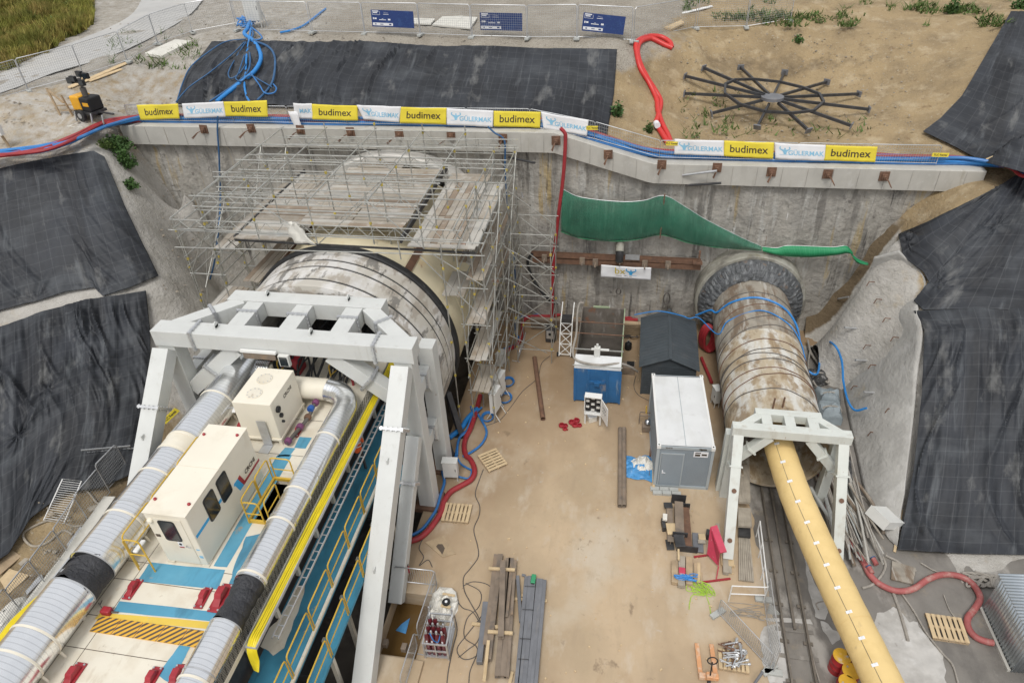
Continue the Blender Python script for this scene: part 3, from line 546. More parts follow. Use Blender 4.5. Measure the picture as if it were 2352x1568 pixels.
# ------------------------------------------------------------------ headwall and its capping beam
xs = np.arange(-30.5, 17.2, .16); zs = np.concatenate([np.arange(-1.6, 11.2, .16)])
X, Z = np.meshgrid(xs, zs)
top = capz(X) - 1.02 - .10 * fbm(X * .9, X * 0, 3)
rib = .06 * np.sin(X * 2 * np.pi / 1.25) + .16 * fbm(X * .8, Z * .35, 5) + .05 * fbm(X * 3, Z * 2, 3)
Yw = WY + rib - .25 * np.exp(-((Z - top) / .22) ** 2) * (.6 + fbm(X * 1.5, Z * 0 + 4, 3))
Z2 = np.minimum(Z, top + .25)
mb = MB(); mb.grid([(float(a), float(b), float(c)) for a, b, c in zip(X.ravel(), Yw.ravel(), Z2.ravel())], len(xs), len(zs))
hw = obj('retaining_wall', mb, M['shot']); tag(hw, 'tall grey sprayed concrete headwall with stained vertical streaks', 'wall')
mb = MB(); xs = np.concatenate([np.arange(-29.6, -5, 1.5), np.arange(-4.6, 2, .35), np.arange(2.5, 16.6, 1.4), [16.75]]); prof = [(-.36, -1.1), (-.40, -.03), (-.37, 0), (.55, 0), (.55, -1.1)]
V = [];
for x in xs:
 z = float(capz(x)); V += [(float(x), WY + dy, z + dz) for dy, dz in prof]
k = len(prof); F = [(i * k + j, (i + 1) * k + j, (i + 1) * k + (j + 1) % k, i * k + (j + 1) % k) for i in range(len(xs) - 1) for j in range(k)]
F += [tuple(range(k)), tuple((len(xs) - 1) * k + j for j in reversed(range(k)))]
mb.add(V, F); cbm = obj('capping_beam', mb, M['cap']); tag(cbm, 'long pale cast concrete capping beam along top of headwall', 'beam')
mb = MB()
for x in np.arange(-28, 16, 1.22): mb.box((float(x), WY - .402, float(capz(x)) - .55), (.012, .01, 1.0))
obj('joint', mb, M['shot'], cbm)
# anchor heads with steel plates
anc = None
for i, (u, v, kind) in enumerate([(468, 297, 0), (577, 295, 0), (690, 298, 0), (805, 303, 0), (917, 308, 1), (1036, 312, 0), (1155, 318, 1), (1277, 323, 1), (1397, 355, 1), (1520, 378, 2), (1647, 385, 2), (1772, 395, 1), (1901, 400, 0), (2031, 405, 0)]):
 p = PW(u, v, WY - .42); rr = random.Random(i)
 t = thing('anchor_head', 'rusty anchor plate with strand tail on the capping beam, %s from its left end' % ['first', 'second', 'third', 'fourth', 'fifth', 'sixth', 'seventh', 'eighth', 'ninth', 'tenth', 'eleventh', 'twelfth', 'thirteenth', 'fourteenth'][i], 'anchor', p, 0, 'ground anchor heads in a row on the capping beam')
 mb = MB(); mb.box((0, 0, 0), (.46, .05, .48), M=Matrix.Rotation(rr.uniform(-.06, .06), 4, 'Y')); obj('plate', mb, M['rust'], t, True)
 mb = MB(); mb.box((0, -.08, 0), (.26, .12, .26)); mb.cyl((0, -.12, 0), (0, -.24, -.02), .085, 10); obj('wedge_block', mb, M['rust'], t, True)
 mb = MB()
 dx = [-.65, -.2, .3][(i < 6) * 0 + (i >= 6) * 1 + (i > 11) * 1]
 for k in range(3): mb.tube([(0, -.22, 0), (dx * .4 + .02 * k, -.34, -.1), (dx + .03 * k, -.40, -.38 - .03 * k)], .018, 5)
 obj('strand', mb, M['rust'], t, True)
# ------------------------------------------------------------------ tarpaulins draped on the slopes
def tarpaulin(label, top, bot, nu, nv, f=hmax, seed=0, fold=.10, pins=(), amp=.9, off=.22, wid=1.0, flap=0.0, side=None, lo=1.0):
 """top / bottom edges as photo pixel polylines; optional side=(left, right) polylines top to bottom"""
 def res(pl, n):
  q = np.array(pl, float); d = np.r_[0, np.cumsum(np.hypot(*np.diff(q, axis=0).T))]; t = np.linspace(0, d[-1], n); return np.c_[np.interp(t, d, q[:, 0]), np.interp(t, d, q[:, 1])]
 T_, B_ = res(top, nu), res(bot, nu); s = np.linspace(0, 1, nv)[:, None, None]
 g = T_[None] * (1 - s) + B_[None] * s
 if side:
  a = np.linspace(0, 1, nu)[None, :, None]; Lq, Rq = res(side[0], nv)[:, None], res(side[1], nv)[:, None]
  lin = (1 - a) * g[:, :1] + a * g[:, -1:]; g = g + ((1 - a) * Lq + a * Rq) - lin
 p = drape(g[..., 0], g[..., 1], off, f)
 du = np.zeros(p.shape[:2]); dv = np.zeros(p.shape[:2])
 du[:, 1:] = np.cumsum(np.linalg.norm(np.diff(p, axis=1), axis=2), axis=1); dv[1:] = np.cumsum(np.linalg.norm(np.diff(p, axis=0), axis=2), axis=0)
 du = du.mean(0)[None] * np.ones_like(du); dv = dv.mean(1)[:, None] * np.ones_like(dv)
 tu = np.gradient(p, axis=1); tv = np.gradient(p, axis=0); nrm = np.cross(tu, tv); nrm /= np.linalg.norm(nrm, axis=2)[..., None] + 1e-9
 nrm *= np.where((nrm * (CPOS - p)).sum(2) < 0, -1, 1)[..., None]
 so = seed * 13.7
 q1 = fbm((du + .25 * dv * np.sin(dv * .3 + seed)) * .75 * wid + so, dv * .10 + so, 4, .55); rid = (1 - np.abs(q1) * 3.2); q2 = fbm(du * 1.9 * wid + so, dv * .22 + 5 + so, 3)
 msk = np.clip(.55 + 1.5 * fbm(du * .16 + so, dv * .13 + 3, 2), .12, 1.25)
 h = fold * amp * msk * (np.clip(rid, 0, 1) ** 2.2 + .8 * q2) + .09 * lo * fbm(du * .45 + so, dv * .4, 3) + .025 * fbm(du * 2.5, dv * 2.1 + so, 3)
 for (pu, pv, rad, k, am) in pins:
  c = drape(np.array([pu]), np.array([pv]), off, f)[0]; d = p - c; ii, jj = np.unravel_index(np.argmin((d ** 2).sum(2)), d.shape[:2])
  ex = du - du[ii, jj]; ey = dv - dv[ii, jj]; rr_ = np.hypot(ex, ey); an = np.arctan2(ey, ex)
  h = h + am * np.exp(-rr_ / rad) * (np.clip(rr_ / .25, 0, 1)) * np.abs(np.sin(an * k * .5 + 1.5 * fbm(rr_ * .9, an * 1.2 + seed, 2))) ** 2.5 - .10 * np.exp(-(rr_ / .5) ** 2)
 e_ = np.minimum(np.minimum(np.arange(nv), np.arange(nv)[::-1])[:, None] / (.07 * nv), np.minimum(np.arange(nu), np.arange(nu)[::-1])[None] / (.05 * nu)); h = h * np.clip(.2 + .8 * e_, 0, 1)
 p = p + nrm * h[..., None]
 # hems: ragged rim
 mb = MB(); mb.grid([tuple(q) for q in p.reshape(-1, 3)], nu, nv, True, np.c_[du.ravel(), dv.ravel()])
 o = obj('tarpaulin', mb, M['tarp']); so_ = o.modifiers.new('s', 'SOLIDIFY'); so_.thickness = .02
 return tag(o, label, 'tarpaulin', 'black woven tarpaulins pinned over the slopes')
tarpaulin('wide black woven tarpaulin on the bank behind the banner fence, under the blue hoses', [(487, 97), (560, 94), (700, 97), (850, 96), (1000, 107), (1130, 106), (1250, 112), (1340, 112), (1417, 114)], [(404, 240), (560, 240), (850, 250), (1100, 268), (1250, 280), (1392, 322)], 260, 90, F_UP, 1, .27, [(1010, 170, 1.6, 9, .07)], 1.15,
          side=([(487, 97), (425, 175), (404, 240)], [(1417, 114), (1410, 215), (1392, 322)]), lo=1.0)
tarpaulin('upper black tarpaulin on the left slope, directly below the bundle of hoses', [(-60, 402), (40, 378), (140, 358), (215, 347), (240, 360)], [(-60, 728), (0, 713), (90, 690), (150, 670), (216, 660), (236, 680), (300, 660), (364, 633)], 190, 150, F_LF, 2, .10, [(85, 690, 1.5, 9, .12), (233, 677, 1.6, 8, .12), (120, 380, 1.2, 8, .07)], 1.1,
          side=([(-60, 402), (-60, 728)], [(240, 360), (285, 470), (330, 565), (364, 633)]))
tarpaulin('lower black tarpaulin on the left slope, creased and dusty, beside the big grey frame', [(-60, 768), (0, 752), (100, 715), (200, 688), (335, 667)], [(-60, 1320), (20, 1270), (70, 1190), (150, 1130), (230, 1120), (300, 1090)], 190, 200, F_LF, 3, .26, [(210, 760, 1.0, 6, .12), (110, 895, 1.1, 7, .10), (225, 835, .9, 6, .10), (40, 1000, 1.2, 8, .12)], 1.3,
          side=([(-60, 768), (-60, 1320)], [(335, 667), (345, 760), (345, 900), (330, 1000), (300, 1090)]), lo=2.0, off=.42)
tarpaulin('black tarpaulin sheet up the sandy slope at the top right corner', [(2322, 27), (2360, 27), (2440, 30)], [(2120, 302), (2200, 340), (2260, 372), (2380, 405), (2440, 415)], 130, 150, F_UP, 4, .10, [(2195, 345, 2.0, 14, .12), (2260, 372, 1.2, 8, .07)], 1.0,
          side=([(2322, 27), (2260, 135), (2210, 220), (2160, 272), (2120, 302)], [(2440, 30), (2440, 415)]))
tarpaulin('crumpled black tarpaulin below the right end of the capping beam, its lower edge torn', [(2290, 432), (2330, 405), (2440, 395)], [(2064, 538), (2075, 590), (2120, 625), (2140, 660), (2098, 690), (2120, 712), (2250, 708), (2440, 720)], 160, 120, F_RF, 5, .14, [(2085, 560, 1.2, 7, .12), (2150, 650, 1.5, 8, .12), (2290, 520, 1.8, 8, .08)], 1.3,
          side=([(2290, 432), (2200, 475), (2130, 510), (2064, 538)], [(2440, 395), (2440, 720)]), lo=1.6)
tarpaulin('tall black tarpaulin hanging down the right slope to the muddy floor', [(2100, 714), (2180, 712), (2250, 706), (2440, 712)], [(2062, 1262), (2150, 1268), (2250, 1272), (2440, 1275)], 150, 200, F_RF, 6, .13, [(2180, 745, 1.0, 6, .08)], 1.5,
          side=([(2100, 714), (2124, 760), (2118, 900), (2098, 1080), (2062, 1262)], [(2440, 712), (2440, 1275)]))
# ------------------------------------------------------------------ tunnel boring machine shield
AX, AZ, AR = -13.2, 4.24, 5.14
def ray_d(u, v): return Vec(FW + RT * (u - PPT[0]) / FPX + DN * (v - PPT[1]) / FPX)
def PX(u, v, x):
 r = ray_d(u, v); t = x / r.x; return Vec(CPOS) + r * t
def TX_(r, c, x, y, X): return PX(*TT(r, c, x, y), X)
def ring_y(profile, n=96, cx=AX, cz=AZ, a0=0.0, a1=2 * math.pi):   # profile: (radius, y) swept round the Y axis
 V = []; m = len(profile); full = abs(a1 - a0 - 2 * math.pi) < 1e-6; k = n if full else n + 1
 for r, y in profile:
  for i in range(k):
   a = a0 + (a1 - a0) * i / n; V.append((cx + r * math.cos(a), y, cz + r * math.sin(a)))
 F = []
 for j in range(m - 1):
  for i in range(n):
   q = (i + 1) % k; F.append((j * k + i, (j + 1) * k + i, (j + 1) * k + q, j * k + q))
 return V, F
tbm = thing('tunnel_boring_machine', 'huge stained white tunnel boring machine shield with cream front half', 'boring machine', (AX, 25.7, -1))
ys = [P(772, v, 9.55).y for v in (590, 605, 635, 653, 676, 700)]
prof = [(AR - .55, 22.6), (AR - .02, 22.6), (AR, 22.65)]
for y in sorted(ys):
 if y > 22.8: prof += [(AR, y - .07), (AR - .10, y - .065), (AR - .10, y + .065), (AR, y + .07)]
prof += [(AR, 25.72)]
mb = MB(); V, F = ring_y(prof + [(AR - .55, 25.72), (AR - .55, 22.6)], 128)
mb.add(V, F, False); obj('tail_shield', mb, M['shieldw'], tbm)
mb = MB()
for y in sorted(ys):
 if y > 22.8: V, F = ring_y([(AR - .085, y - .06), (AR - .03, y - .055), (AR - .03, y + .055), (AR - .085, y + .06)], 128); mb.add(V, F, True)
obj('groove_seal', mb, M['rubber'], tbm)
mb = MB(); V, F = ring_y([(AR - .1, 25.56), (AR + .10, 25.56), (AR + .13, 25.6), (AR + .15, 25.7), (AR + .15, 25.92), (AR + .02, 25.96)], 128); mb.add(V, F, False); obj('seal_ring', mb, M['rubber'], tbm)
mb = MB(); V, F = ring_y([(AR - .01, 25.9), (AR, 27.6), (AR + .012, 27.6), (AR + .012, 27.75), (AR, 27.75), (AR, 34.6)], 128); mb.add(V, F, True); obj('front_shield', mb, M['shieldc'], tbm)
mb = MB()   # longitudinal welded bar, rusty
a = math.radians(52); c = Vec((AX + AR * math.cos(a), 0, AZ + AR * math.sin(a)))
mb.beam((c.x, 26.1, c.z), (c.x, 34, c.z), .34, .16, up=(math.cos(a), 0, math.sin(a))); obj('guide_bar', mb, M['rust'], tbm); mb = MB()
a = math.radians(128); c = Vec((AX + AR * math.cos(a), 0, AZ + AR * math.sin(a))); mb.beam((c.x, 26.1, c.z), (c.x, 34, c.z), .34, .16, up=(math.cos(a), 0, math.sin(a)))
obj('guide_bar', mb, M['rust'], tbm)
mb = MB(); V, F = ring_y([(.05, 24.2), (AR - .56, 24.2)], 64); mb.add(V, F);
for i in range(9): mb.box((AX - 3.6 + i * .9, 24.0, 3.2 + (i * 7 % 5) * .9), (.55, .4, .8))
obj('bulkhead', mb, M['blacksteel'], tbm)
pr = thing('portal_ring', 'pale concrete launch ring arch round the shield on the headwall', 'portal ring', (AX, WY, 0))
mb = MB(); V, F = ring_y([(5.42, 35.6), (5.42, 34.15), (5.48, 34.1), (5.86, 34.1), (5.92, 34.16), (5.92, 35.6)], 96, cz=4.72); mb.add(V, F, False); obj('arch', mb, M['portal'], pr); mb = MB(); V, F = ring_y([(5.41, 34.55), (5.1, 34.75)], 96, cz=4.6); mb.add(V, F, False); obj('gap_seal', mb, M['shot'], pr)
# raking steel struts beside the shield
for i, (a, b) in enumerate([(TP(1, 1, 725, 1125, 2.2), TP(1, 1, 815, 1420, 0)), (TP(1, 1, 660, 1300, 2.2), TP(1, 1, 750, 1568, 0))]):
 b = Vec((b.x, b.y, 0)); t = thing('steel_strut', ['dark raking steel strut against the shield, nearer the scaffold', 'dark raking steel strut against the shield, nearer the grey frame'][i], 'strut', b, 0, 'struts beside the shield')
 mb = MB(); mb.ibeam(a, b + Vec((0, 0, .05)), .26, .28, .03); obj('bar', mb, M['blacksteel'], t); mb = MB(); mb.box((b.x, b.y, .03), (.5, .5, .05)); obj('base_plate', mb, M['blacksteel'], t)
# ------------------------------------------------------------------ big grey thrust frame
tf = thing('thrust_frame', 'large pale grey steel thrust frame straddling the gantry behind the shield', 'thrust frame', (AX, 20, 0))
FM = M['frame']; XL, XR = -18.15, -8.2; ZT = 9.0
def fbox(name, lo, hi): mb = MB(); mb.b2(lo, hi); o = obj(name, mb, FM, tf); bev(o, .018); return o
def bev(o, wd, seg=2):
 m = o.modifiers.new('b', 'BEVEL'); m.width = wd; m.segments = seg; m.limit_method = 'ANGLE'; return o
def fbeam(name, a, b, w_, h_, up=(0, 0, 1)): mb = MB(); mb.beam(a, b, w_, h_, up); o = obj(name, mb, FM, tf); bev(o, .018); return o
fbox('front_beam', (XL - .4, 19.25, ZT - .72), (XR + .48, 20.05, ZT))
fbox('rear_beam', (-16.55, 21.75, ZT - .72), (-9.75, 22.5, ZT + .03))
def C1(x, y): return (269 + .3793 * x, 637.2 + .3793 * y)
cxs = [-15.25, -13.05, -10.9]
for x in cxs: fbox('cross_beam', (x - .36, 20.06, ZT - .70), (x + .36, 21.74, ZT - .01))
for s, x0, x1 in ((-1, -17.9, -15.9), (1, -8.3, -10.3)):
 fbeam('diagonal_beam', (x0, 19.9, ZT - .36), (x1, 21.85, ZT - .34), .62, .66)
def flange(c, d, w_, h_, bolts=True):      # splice plate with bolts, facing direction d
 d = Vec(d).normalized(); mb = MB(); c = Vec(c); mb.beam(c - d * .045, c + d * .045, w_, h_)
 x = d.cross(Vec((0, 0, 1)) if abs(d.z) < .95 else Vec((0, 1, 0))).normalized(); z = x.cross(d).normalized()
 for k in range(5):
  t = (k - 2) / 2.2
  for sx, sz in ((t, .46), (t, -.46), (.46, t), (-.46, t)):
   px = c + x * (sx * w_ * (.46 if abs(sx) <= 1 and abs(sz) == .46 else 1)) + z * (sz * h_ * (1 if abs(sz) == .46 else .46)); mb.beam(px - d * .08, px + d * .08, .05, .05)
 obj('splice_flange', mb, M['zinc2'], tf)
for x in (XL + 1.35, XR - 1.05): flange((x, 19.65, ZT - .36), (1, 0, 0), .96, .90)
for x in cxs: flange((x, 21.0, ZT - .35), (0, 1, 0), .90, .84)
for s, x0, x1 in ((-1, -17.9, -15.9), (1, -8.3, -10.3)): flange(((x0 * .45 + x1 * .55), 20.97, ZT - .34), (x1 - x0, 1.95, 0), .82, .82)
slope = Vec((0, -8.9, -8.6)).normalized()
for sd_, x in ((-1, XL), (1, XR)):
 fbox('front_column', (x - .36, 19.3, -.02 if sd_ > 0 else -1.44), (x + .36, 20.0, ZT - .73))
 xr = x + sd_ * .12
 fbox('rear_column', (xr - .30, 21.5, -.02 if sd_ > 0 else -1.44), (xr + .34, 22.2, 7.35))
 for zt in (6.15, 3.2):
  fbox('tie', (x - .24, 20.01, zt - .3), (x + .24, 21.49, zt + .3)); flange((x, 20.85, zt), (0, 1, 0), .62, .74)
  for (ya, yb) in ((20.01, 20.6), (21.49, 20.95)):
   mb = MB(); mb.add([(x + e, ya, zt - .3) for e in (-.2, .2)] + [(x + e, yb, zt - .3) for e in (-.2, .2)] + [(x + e, ya, zt - 1.15) for e in (-.2, .2)], [(0, 1, 3, 2), (0, 2, 4), (1, 5, 3), (0, 4, 5, 1), (2, 3, 5, 4)]); obj('gusset', mb, FM, tf)
 a = Vec((x, 19.2, 8.15)); b = Vec((x, 10.4, -.25)); fbeam('raking_prop', a, b, .70, .64, (0, -.7, .7)); d = (b - a).normalized()
 flange(a + d * 2.35, d, .92, .86)
 a2 = Vec((x, 19.2, 4.55)); b2 = Vec((x, 14.6, -.1)); fbeam('raking_prop', a2, b2, .56, .5, (0, -.7, .7)); flange(a2 + d * 1.9, d, .74, .68)
 xi = x - sd_ * 3.0; a3 = Vec((xi, 19.66, ZT - .75)); b3 = Vec((x - sd_ * .3, 19.66, 5.9)); fbeam('knee_brace', a3, b3, .62, .60, (0, 1, 0)); flange(a3.lerp(b3, .5), b3 - a3, .86, .84)
 mb = MB()
 for k, (q, yy) in enumerate(((2.2, 19.65), (4.6, 19.7))):
  p = a + d * (q * 1.6) + Vec((0, -.24, .26)) * 1.05; mb.box(p, (.05, .16, .2))
 obj('lifting_lug', mb, FM, tf)
for x, y in ((-15.9, 19.75), (-11.9, 19.75), (-14.9, 22.2), (-11.3, 22.2)):
 mb = MB(); mb.lathe([(.13, -.025), (.13, .025)], (x, y, ZT + .16), 16, Matrix.Rotation(math.pi / 2, 4, 'Y')); mb.box((x, y, ZT + .07), (.05, .26, .14)); obj('lifting_lug', mb, FM, tf)
mb = MB()
for x, y in ((XR, 19.65), (XR + .12, 21.85)): mb = MB(); mb.box((x, y, -.0), (1.15, 1.1, .24)); obj('footing_plate', mb, M['rust'], tf)
lamp = thing('strip_lamp', 'long white strip lamp hung on the front beam of the big frame', 'lamp', (-14.0, 19.2, 8.4))
mb = MB(); mb.box((-14.0, 19.16, 8.42), (1.5, .12, .10)); obj('housing', mb, M['white'], lamp); mb = MB(); mb.box((-14.0, 19.15, 8.2), (1.35, .03, .28)); obj('reflector', mb, M['rustbeam'], lamp)
mb = MB(); mb.box((-12.95, 19.12, 8.12), (.42, .16, .5)); fl = obj('flood_lamp', mb, M['whitebox']); tag(fl, 'small square flood lamp beside the strip lamp on the frame', 'lamp')
mb = MB(); mb.box((-12.95, 19.025, 8.12), (.32, .02, .4)); obj('lens', mb, M['glass'], fl)
# ------------------------------------------------------------------ backup gantry
DZ = 6.0
gt = thing('backup_gantry', 'long cream and blue backup gantry deck running into the shield', 'gantry', (AX, 14, 0))
hx0, hx1, hy0, hy1 = -11.95, -11.25, 13.1, 15.0
mb = MB()
for lo, hi in (((-17.0, 2, DZ - .22), (hx0, 22.4, DZ)), ((hx1, 2, DZ - .22), (-10.05, 22.4, DZ)), ((hx0, 2, DZ - .22), (hx1, hy0, DZ)), ((hx0, hy1, DZ - .22), (hx1, 22.4, DZ))): mb.b2(lo, hi)
deck = obj('deck', mb, M['deckc'], gt)
def patch(name, pts, z, m, parent, rag=.03):
 out_ = []; n = len(pts)
 for i in range(n):
  a, b = Vec((*pts[i], 0)), Vec((*pts[(i + 1) % n], 0))
  for k in range(6):
   q = a.lerp(b, k / 6); s = mnoise.noise_vector(Vec((q.x * 3, q.y * 3, 1.))); out_.append((q.x + s.x * rag, q.y + s.y * rag, z))
 mb = MB(); mb.add(out_, [tuple(range(len(out_)))]); return obj(name, mb, m, parent)
def dpx(r, c, l, z=DZ): return [tuple(TP(r, c, x, y, z))[:2] for x, y in l]
for l, rg in (([(1030, 738), (1548, 790), (1500, 925), (945, 865)], .02), ([(820, 1003), (1520, 1080), (1480, 1145), (780, 1075)], .02), ([(1240, 1300), (1310, 1305), (1180, 1568), (1085, 1510)], .05),
              ([(1905, 0), (2010, 0), (1560, 772), (1470, 762)], .03), ([(1690, 560), (1850, 530), (1700, 720), (1640, 900), (1560, 930), (1600, 800)], .07)):
 patch('paint_patch', dpx(2, 0, l), DZ + .005, M['blue'], deck, rg)
for l in ([(2060, 1432), (2145, 1440), (2100, 1515), (2020, 1508)], [(1960, 1505), (2030, 1512), (1990, 1568), (1905, 1568)]): patch('paint_patch', dpx(1, 0, l), DZ + .005, M['blue'], deck, .02)
patch('yellow_strip', dpx(2, 0, [(690, 1082), (1460, 1148), (1440, 1195), (650, 1128)]), DZ + .005, M['hazyel'], deck, .01)
# hazard plates
hz = dpx(2, 0, [(575, 1240), (650, 1128), (1440, 1195), (1385, 1295)])
y0 = (hz[0][1] + hz[3][1]) / 2; y1 = (hz[1][1] + hz[2][1]) / 2; xa = hz[0][0] + .1; xb = -11.15
nP = 5; wp = (xb - xa) / nP
for i in range(nP):
 a, b = xa + i * wp, xa + (i + 1) * wp - .03; mb = MB(); mb.b2((a, y0, DZ), (b, y1, DZ + .03));
 hp = obj('hazard_plate', mb, M['hazy'], gt); mb = MB(); H = y1 - y0
 for k in range(-2, 6):
  q0 = a + k * .22; pts = [(q0, y0), (q0 + .10, y0), (q0 + .10 + H * 1.1, y1), (q0 + H * 1.1, y1)]
  cl = []
  for j in range(24):   # clip to the plate by sampling
   t = j / 23; xl = q0 + t * H * 1.1; cl.append((max(a, min(b, xl)), max(a, min(b, xl + .10)), y0 + t * H))
  vs = [(l, y, DZ + .034) for l, r, y in cl] + [(r, y, DZ + .034) for l, r, y in cl]
  fs = [(j, 24 + j, 25 + j, j + 1) for j in range(23) if cl[j][1] - cl[j][0] > .01 or cl[j + 1][1] - cl[j + 1][0] > .01]
  if fs: mb.add(vs, fs)
 obj('stripes', mb, M['hazk'], hp)
# seams
mb = MB()
for y in (8.2, 9.2, 10.45, 11.1, 16.2, 18.1): mb.b2((-15.3, y, DZ + .001), (-11.4, y + .02, DZ + .004))
for x in (-15.2, -14.55): mb.b2((x, 2, DZ + .001), (x + .018, 19, DZ + .004))
obj('seam', mb, M['hazk'], deck)
# red lifting brackets bolted to the deck
def bracket(p, rz, big=1.0):
 t = empty('red_bracket', p, rz); t.parent = gt; t.location = _w(gt).inverted() @ Vec(p)
 mb = MB(); s = big; mb.b2((-.17 * s, -.42 * s, 0), (.17 * s, .42 * s, .05)); mb.prism([(-.30 * s, .05), (.30 * s, .05), (.2 * s, .26 * s), (-.05 * s, .26 * s), (-.12 * s, .16 * s)], -.10 * s, .10 * s, Matrix(((0, 0, 1, 0), (1, 0, 0, 0), (0, 1, 0, 0), (0, 0, 0, 1))))
 o = obj('bracket_body', mb, M['red'], t, True); bev(o, .02); mb = MB()
 for x in (-.12, .12):
  for y in (-.36, .36): mb.cyl((x * s, y * s, .05), (x * s, y * s, .085), .03, 6)
 obj('bolt', mb, M['zinc2'], t, True)
for i, (r, c, x, y, rz, bg_) in enumerate([(2, 0, 915, 925, .0, .85), (2, 0, 1398, 985, .05, .85), (2, 0, 1520, 985, 0, 1.15), (2, 0, 500, 1530, 0, 1), (2, 0, 1040, 1550, 0, .9), (2, 0, 1210, 1545, .1, 1.0), (1, 0, 2050, 1395, .0, .8), (1, 0, 1650, 1370, 0, .7)]):
 p = TP(r, c, x, y, DZ); bracket(p, rz, bg_)
# lower walkways along the right flank
W1, W2 = 4.0, 3.1
mb = MB(); mb.b2((-10.45, 2, W1 - .15), (-9.06, 21.5, W1)); wk = obj('walkway', mb, M['blue2'], gt)
mb = MB(); mb.b2((-9.05, 2, W2 - .12), (-8.56, 18.9, W2)); obj('walkway', mb, M['blue2'], gt)
mb = MB(); mb.b2((-9.13, 2, W1 + .001), (-9.03, 19, W1 + .09)); obj('toe_board', mb, M['deckc'], gt)
for l in ([(2050, 900), (2100, 905), (2090, 960), (1950, 1330), (1880, 1370), (1770, 1300), (1800, 1240), (1900, 1150)], [(1990, 700), (2070, 640), (2060, 760), (2020, 840), (1960, 800)]): patch('cream_patch', dpx(2, 0, l, W1), W1 + .005, M['deckc'], gt, .06)
mb = MB(); mb.b2((-16.4, 2, -1.2), (-16.1, 22, 5.7)); mb.b2((-10.9, 2, -1.2), (-10.6, 22, 5.7)); mb.b2((-16.0, 2, .2), (-11, 22, .5)); obj('side_frame', mb, M['blacksteel'], gt)
mb = MB()
for y in np.arange(3, 22, 1.6): mb.b2((-10.55, float(y), W1 + .001), (-10.42, float(y) + .13, 5.77)); mb.b2((-9.2, float(y), -1.2), (-9.05, float(y) + .15, W2 - .13))
obj('post', mb, M['deckc'], gt)
mb = MB()
for y in np.arange(3.5, 19, 2.1):
 mb = MB(); mb.prism([(0, 0), (.9, 0), (0, 1.1)], 0, .08, Matrix(((1, 0, 0, -9.9), (0, 0, 1, float(y)), (0, -1, 0, W2 - .2), (0, 0, 0, 1)))); obj('bracket_plate', mb, M['blacksteel'], gt)
def railing(a, b, h=1.1, seg=1.55, mid=.55, name='handrail', parent=None, r=.026):
 a = Vec(a); b = Vec(b); L = (b - a).length; n = max(1, round(L / seg)); d = (b - a) / n
 for i in range(n):
  p, q = a + d * (i + .03), a + d * (i + .97); u = d.normalized() * .12; z = Vec((0, 0, h)); mb = MB()
  mb.tube([p, p + z - Vec((0, 0, .12)), p + z * .97 + u * .3, p + z + u, q + z - u, q + z * .97 - u * .3, q + z - Vec((0, 0, .12)), q], r, 7)
  mb.tube([p + Vec((0, 0, mid)), q + Vec((0, 0, mid))], r * .85, 6)
  obj(name, mb, M['yellow'], parent)
railing((-9.1, 4.5, W1 + .09), (-9.1, 18.6, W1 + .09), 1.05, 1.55, .5, 'handrail', gt)
railing((-8.6, 4.5, W2), (-8.6, 16.5, W2), 1.05, 1.5, .5, 'handrail', gt)
# hatch rails and ladder guard
for a, b in (((hx0 - .05, hy0, DZ), (hx0 - .05, hy1, DZ)), ((hx0, hy1 + .05, DZ), (hx1 + .1, hy1 + .05, DZ)), ((hx0, hy0 - .05, DZ), (hx1 - .1, hy0 - .05, DZ)), ((hx1 + .05, hy0, DZ), (hx1 + .05, hy0 + .9, DZ))): railing(a, b, 1.05, 1.0, .5, 'hatch_rail', gt)
for a, b in (((-14.66, 10.9, DZ), (-14.66, 15.4, DZ)), ((-14.6, 10.85, DZ), (-14.0, 10.85, DZ))): railing(a, b, 1.5, 1.4, .8, 'handrail', gt)
mb = MB(); mb.b2((hx0 + .02, hy0 + .02, 4.2), (hx1 - .02, hy1 - .02, 4.25)); obj('hatch_floor', mb, M['blacksteel'], gt)
mb = MB()
for y in (hy0, hy1): mb.b2((hx0 - .04, y - .04, DZ + .001), (hx1 + .04, y + .04, DZ + .12))
for x in (hx0, hx1): mb.b2((x - .04, hy0 + .041, DZ + .001), (x + .04, hy1 - .041, DZ + .12))
obj('hatch_coaming', mb, M['yellow'], gt)
# cable tray with ladder rungs
mb = MB(); mb.b2((-9.97, 8.9, 6.02), (-9.94, 22.4, 6.14)); mb.b2((-9.60, 8.9, 6.02), (-9.57, 22.4, 6.14)); mb.b2((-9.94, 8.9, 6.02), (-9.60, 22.4, 6.04)); obj('cable_tray', mb, M['zinc2'], gt)
mb = MB(); mb.beam((-9.53, 9.5, 5.6), (-9.53, 21.5, 5.6), .03, .07); mb.beam((-9.33, 9.5, 5.6), (-9.33, 21.5, 5.6), .03, .07)
for y in np.arange(9.6, 21.5, .33): mb.beam((-9.515, float(y), 5.58), (-9.345, float(y), 5.58), .025, .03)
obj('ladder_tray', mb, M['zinc2'], gt)
cb = thing('cable_bundle', 'bundle of bright yellow cables laid along the gantry tray', 'cables', (-9.78, 9, 6.1))
mb = MB()
for k in range(9):
 x = -9.90 + .034 * k; z = 6.075 + .03 * (k % 2)
 pts = [(x + .06, 8.75 - .02 * k, 5.15 + .03 * k), (x + .03, 8.8, 5.6), (x + .01, 8.9, 5.98), (x, 9.2, z + .03)] + [(x + .008 * math.sin(y * 1.3 + k), y, z + .006 * math.sin(y * 2 + k * 2)) for y in np.arange(9.6, 22.5, .8)]
 mb.tube(spline(pts, 3), .021, 6)
obj('cable', mb, M['ycable'], cb)
